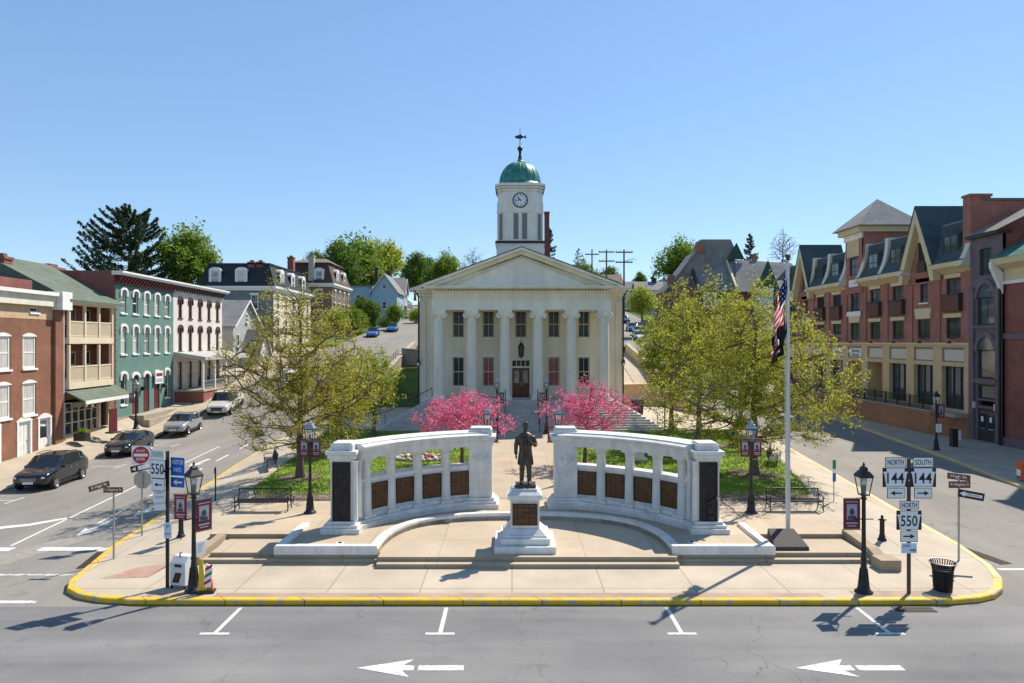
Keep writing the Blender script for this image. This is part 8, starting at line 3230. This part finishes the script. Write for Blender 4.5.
# ================================================================== CARS
def car_body(L, W, Ht, paint_m, kind="suv"):
    if kind == "suv":
        S = [(0.0, .42, .66, None), (0.08, .30, .80, None), (0.35, .24, .93, None), (1.05, .22, 1.03, None), (1.15, .22, 1.05, 1.07), (1.85, .22, 1.08, Ht - .06), (2.5, .22, 1.09, Ht), (3.3, .22, 1.12, Ht - .02), (L - .75, .24, 1.15, Ht - .09), (L - .28, .28, 1.12, 1.16), (L - .1, .34, 1.04, None), (L, .45, .82, None)]
    elif kind == "pickup":
        S = [(0.0, .48, .78, None), (0.08, .36, .98, None), (0.4, .32, 1.08, None), (1.45, .32, 1.16, None), (1.55, .32, 1.17, 1.19), (2.15, .32, 1.2, Ht - .05), (2.8, .32, 1.21, Ht), (3.4, .32, 1.21, Ht - .02), (3.62, .32, 1.21, 1.25), (3.7, .32, 1.2, None), (L - .1, .36, 1.2, None), (L, .45, 1.15, None)]
    else:
        S = [(0.0, .38, .58, None), (0.1, .26, .70, None), (0.45, .2, .78, None), (1.15, .18, .90, None), (1.25, .18, .92, .94), (2.05, .18, .95, Ht - .04), (2.6, .18, .96, Ht), (3.3, .18, .98, Ht - .05), (L - .75, .2, .99, 1.03), (L - .6, .2, .98, None), (L - .1, .28, .92, None), (L, .4, .7, None)]
    n = len(S)
    rows = []
    hw = W / 2
    for i, (x, zl, zb, zr) in enumerate(S):
        t = x / L
        w = hw * (1 - 0.16 * max(0, 1 - t / 0.12) ** 2 - 0.12 * max(0, (t - 0.9) / 0.1) ** 2)
        if zr is None:
            p4, p5, p6 = (w * .88, zb + .015), (w * .6, zb + .035), (0, zb + .05)
        else:
            k = (zr - zb) / max(0.3, Ht - 1.05)
            wr = w * (0.96 - 0.18 * min(1, k))
            p4, p5, p6 = (wr, zr - .04 * min(1, k)), (wr * .8, zr + .01), (0, zr + .035)
        half = [(w * .82, zl), (w * .98, zl + .12), (w, zl + (zb - zl) * .55), (w * .965, zb), p4, p5, p6]
        full = [(-a, z) for a, z in half] + [(a, z) for a, z in half[:-1][::-1]]
        rows.append([(x, a, z) for a, z in full])
    m = len(rows[0])
    body, glassb = MB(), MB()
    V = [p for r in rows for p in r]
    fb, fg = [], []
    for i in range(n - 1):
        z0, z1 = S[i][3], S[i + 1][3]
        for j in range(m - 1):
            f = (i * m + j, (i + 1) * m + j, (i + 1) * m + j + 1, i * m + j + 1)
            jj = min(j, m - 2 - j)
            g = False
            if z0 is not None and z1 is not None:
                up0, up1 = z0 - S[i][2] > 0.25, z1 - S[i + 1][2] > 0.25
                if jj == 3:
                    g = up0 or up1
                elif jj in (4, 5) and (up0 != up1):
                    g = True
            (fg if g else fb).append(f)
    fb.append(tuple(range(m)))
    fb.append(tuple((n - 1) * m + j for j in range(m - 1, -1, -1)))
    for i in range(n - 1):
        fb.append((i * m, i * m + m - 1, (i + 1) * m + m - 1, (i + 1) * m))
    body.add(V, fb, paint_m, True)
    glassb.add(V, fg, car_glass, True)
    return body, glassb, S


def loose(me):
    bm = bmesh.new()
    bm.from_mesh(me)
    bmesh.ops.delete(bm, geom=[v for v in bm.verts if not v.link_faces], context='VERTS')
    bm.to_mesh(me)
    bm.free()


def wheel_meshes(r, w):
    t = MB()
    t.T = Matrix.Rotation(math.pi / 2, 4, 'X')
    t.lathe([(r * .62, -w / 2), (r * .92, -w / 2), (r, -w / 2 + .03), (r, w / 2 - .03), (r * .92, w / 2), (r * .62, w / 2)], tyre_m, seg=22, cap=False)
    rm = MB()
    rm.T = Matrix.Rotation(math.pi / 2, 4, 'X')
    for s in (-1, 1):
        rm.lathe([(r * .64, s * (w / 2 - .01)), (r * .58, s * (w / 2 - .035)), (r * .56, s * (w / 2 - .05))], rim_m, seg=22, cap=False)
        rm.add([(r * .57 * math.cos(a), r * .57 * math.sin(a), s * (w / 2 - .055)) for a in [2 * math.pi * k / 22 for k in range(22)]], [tuple(range(22))], M("rim_shadow", (0.10, 0.10, 0.10), metal=0.4))
        for k in range(5):
            a = 2 * math.pi * k / 5
            c, s_ = math.cos(a), math.sin(a)
            px, py = -s_ * r * .13, c * r * .13
            z = s * (w / 2 - .03)
            rm.add([(px, py, z), (-px, -py, z), (c * r * .6 - px, s_ * r * .6 - py, z), (c * r * .6 + px, s_ * r * .6 + py, z)], [(0, 1, 2, 3)], rim_m)
    return t.mesh("tyre"), rm.mesh("rim")


WHEEL = {}


def car(loc, rz, label, L, W, Ht, pm, kind="suv", group=None, detail=True, name="parked_car", cat="car"):
    t = thing(name, label, cat, loc, rz, group)
    body, gl_, S = car_body(L, W, Ht, pm, kind)
    me = body.mesh("body")
    loose(me)
    bo = link("body", me, t, (-L / 2, 0, 0))
    sub = bo.modifiers.new("s", 'SUBSURF')
    sub.levels = sub.render_levels = 1
    me = gl_.mesh("windows")
    loose(me)
    go = link("windows", me, t, (-L / 2, 0, 0))
    r = 0.35 if kind != "sedan" else 0.32
    k = r
    if k not in WHEEL:
        WHEEL[k] = wheel_meshes(r, 0.22)
    for x in (0.85 if kind != "pickup" else 1.0, L - 0.95 if kind != "pickup" else L - 1.15):
        for s in (-1, 1):
            y = s * (W / 2 - 0.10)
            a = MB()
            a.T = Matrix.Translation((x - L / 2, s * (W / 2 - 0.045), r + 0.02)) @ Matrix.Rotation(math.pi / 2, 4, 'X')
            a.lathe([(r * 1.16, -0.05), (r * 1.16, 0.03)], sign_black, seg=24, smooth=False)
            a.build("wheel_arch", t)
            w_ = link("wheel", WHEEL[k][0], t, (x - L / 2, y + s * 0.045, r))
            link("rim", WHEEL[k][1], w_)
    if not detail:
        return t
    x0 = -L / 2
    zh = S[1][2]
    g = MB()
    g.box(x0 - 0.015, x0 + 0.12, -W * .24, W * .24, 0.52 if kind != "sedan" else .42, zh - 0.1, sign_black)
    for q in range(3):
        g.box(x0 - 0.025, x0 + 0.1, -W * .22, W * .22, 0.56 + q * .07, 0.575 + q * .07, chrome)
    g.build("grille", t)
    for s in (-1, 1):
        h = MB()
        h.ball((x0 + 0.17, s * W * .36, zh - 0.08), (0.16, 0.15, 0.075), headl, 10, 6)
        h.build("headlight", t)
        h = MB()
        h.ball((L / 2 - 0.12, s * W * .39, S[-2][2] - 0.06), (0.09, 0.13, 0.12), taill, 10, 6)
        h.build("tail_light", t)
        h = MB()
        h.ball((x0 + 1.55, s * (W / 2 + 0.06), 1.1 if kind != "sedan" else .98), (0.08, 0.11, 0.08), pm, 10, 6)
        h.build("mirror", t)
        h = MB()
        for xx in (0.5, 0.62):
            h.box(x0 + L * xx - 0.02, x0 + L * xx + 0.16, s * (W / 2 + 0.002), s * (W / 2 + 0.03), .93, .96, chrome)
        h.build("handle", t)
        h = MB()
        h.tube([(x0 + 1.9, s * W * .36, Ht + .01), (x0 + 2.5, s * W * .36, Ht + .07), (x0 + L - 1.0, s * W * .36, Ht - .0)], 0.02, sign_black, 5)
        if kind == "suv":
            h.build("roof_rail", t)
        h = MB()
        h.box(x0 + 0.9, x0 + L - 0.9, s * (W / 2 - 0.04), s * (W / 2 + 0.006), .2, .34, sign_black)
        h.build("side_sill", t)
    p = MB()
    p.box(x0 - 0.035, x0 + 0.0, -.26, .26, .42, .54, sign_white)
    p.build("number_plate", t)
    return t


navy = paint("paint_navy", (0.004, 0.007, 0.014), 0.15)
black_p = paint("paint_black", (0.006, 0.0065, 0.008), 0.15)
silver = paint("paint_silver", (0.42, 0.44, 0.46), 0.3, 0.6)
pale_gold = paint("paint_pale_gold", (0.60, 0.58, 0.52), 0.35, 0.1)
blue_p = paint("paint_blue", (0.05, 0.14, 0.36))
white_p = paint("paint_white", (0.68, 0.69, 0.70), 0.3, 0.0)
grey_p = paint("paint_grey", (0.12, 0.13, 0.14))
hz = lambda x, y: H(x, y)
A = R(90 + 5)
LG = "cars parked along the left street"
car((-25.85, 38.4, hz(-25.85, 38.4) + 0.003), A, "dark navy SUV parked nearest the left edge by the orange brick building", 4.45, 1.88, 1.72, navy, "suv", LG)
car((-27.35, 48.9, hz(-27.35, 48.9) + 0.003), A, "black hatchback parked before the balconied shop, between the navy and silver cars", 4.3, 1.82, 1.52, black_p, "suv", LG)
car((-28.2, 58.6, hz(-28.2, 58.6) + 0.05), A, "silver crossover parked before the teal building", 4.5, 1.84, 1.66, silver, "suv", LG)
t = car((-28.0, 67.0, hz(-28.0, 66.0) + 0.1), A, "pale gold pickup parked before the white building's porch", 5.8, 2.08, 1.98, pale_gold, "pickup", LG, name="pickup_truck", cat="pickup truck")
t.rotation_euler = (R(-8.5), 0, 0)
t.rotation_euler = (Matrix.Rotation(A, 3, 'Z') @ Matrix.Rotation(R(7.5) * -1, 3, 'Y')).to_euler()


def hill_car(x, y, rz, *a, **k):
    t_ = car((x, y, hz(x, y) + 0.04), rz, *a, **k)
    sl = math.atan2(hz(x, y + 2) - hz(x, y - 2), 4)
    d_ = Matrix.Rotation(sl, 3, 'X') @ Matrix.Rotation(rz, 3, 'Z')
    t_.rotation_euler = d_.to_euler()
    return t_


hill_car(-24.2, 76, A, "white SUV half hidden behind the golden tree on the climbing left street", 4.4, 1.84, 1.66, white_p, "suv", LG)
hill_car(-22.4, 128, A, "dark blue car parked before the pale blue house up the left street", 4.4, 1.84, 1.5, blue_p, "sedan", LG, detail=False)
hill_car(-24.0, 118, A, "blue car parked below the pale blue house up the left street", 4.4, 1.84, 1.5, blue_p, "sedan", LG, detail=False)
hill_car(-18.6, 152, R(90), "dark grey car driving down the climbing left street", 4.5, 1.84, 1.62, grey_p, "suv", None, detail=False)
hill_car(-25.8, 196, R(90), "small white car near the top of the climbing left street", 4.5, 1.84, 1.5, white_p, "sedan", None, detail=False)
RG = "cars parked on the right hill"
hill_car(21.0, 112, R(92), "white car parked lowest on the right hill beside the courthouse", 4.5, 1.84, 1.5, white_p, "sedan", RG, detail=False)
hill_car(22.4, 120, R(92), "silver car parked in the middle of the row on the right hill", 4.5, 1.84, 1.6, silver, "suv", RG, detail=False)
hill_car(22.8, 129, R(92), "blue car parked above the silver one on the right hill", 4.5, 1.84, 1.5, blue_p, "sedan", RG, detail=False)
hill_car(24.6, 150, R(92), "dark car parked highest on the right hill", 4.5, 1.84, 1.5, grey_p, "sedan", RG, detail=False)

# shrubs before the pale blue house
for i, (x, y, s, lab) in enumerate([(-25.5, 138, 1.5, "dark green shrub at the corner of the pale blue house"), (-28.5, 139, 1.2, "rounded shrub beneath the pale blue house windows"), (-31, 139.5, 1.4, "leftmost shrub before the pale blue house")]):
    r_ = np.random.default_rng(70 + i)
    n = 1500
    d_ = r_.normal(size=(n, 3))
    d_ /= np.linalg.norm(d_, axis=1)[:, None]
    P = d_ * (r_.random(n) ** 0.4)[:, None] * np.array([s, s, s * 0.9]) * (1 + 0.25 * np.sin(d_[:, :1] * 5 + d_[:, 1:2] * 4)) + np.array([0, 0, s * 0.7])
    t = thing("shrub", lab, "shrub", (x, y, hz(x, y) - 0.1), 0, "shrubs by the pale blue house")
    link("foliage", leaf_mesh("foliage", P, 0.16, leaf_deep, 80 + i), t)
    b = MB()
    b.tube([(0, 0, 0), (0, 0, s)], 0.08, tree_bark, 5)
    b.build("stem", t)

bpy.context.view_layer.update()
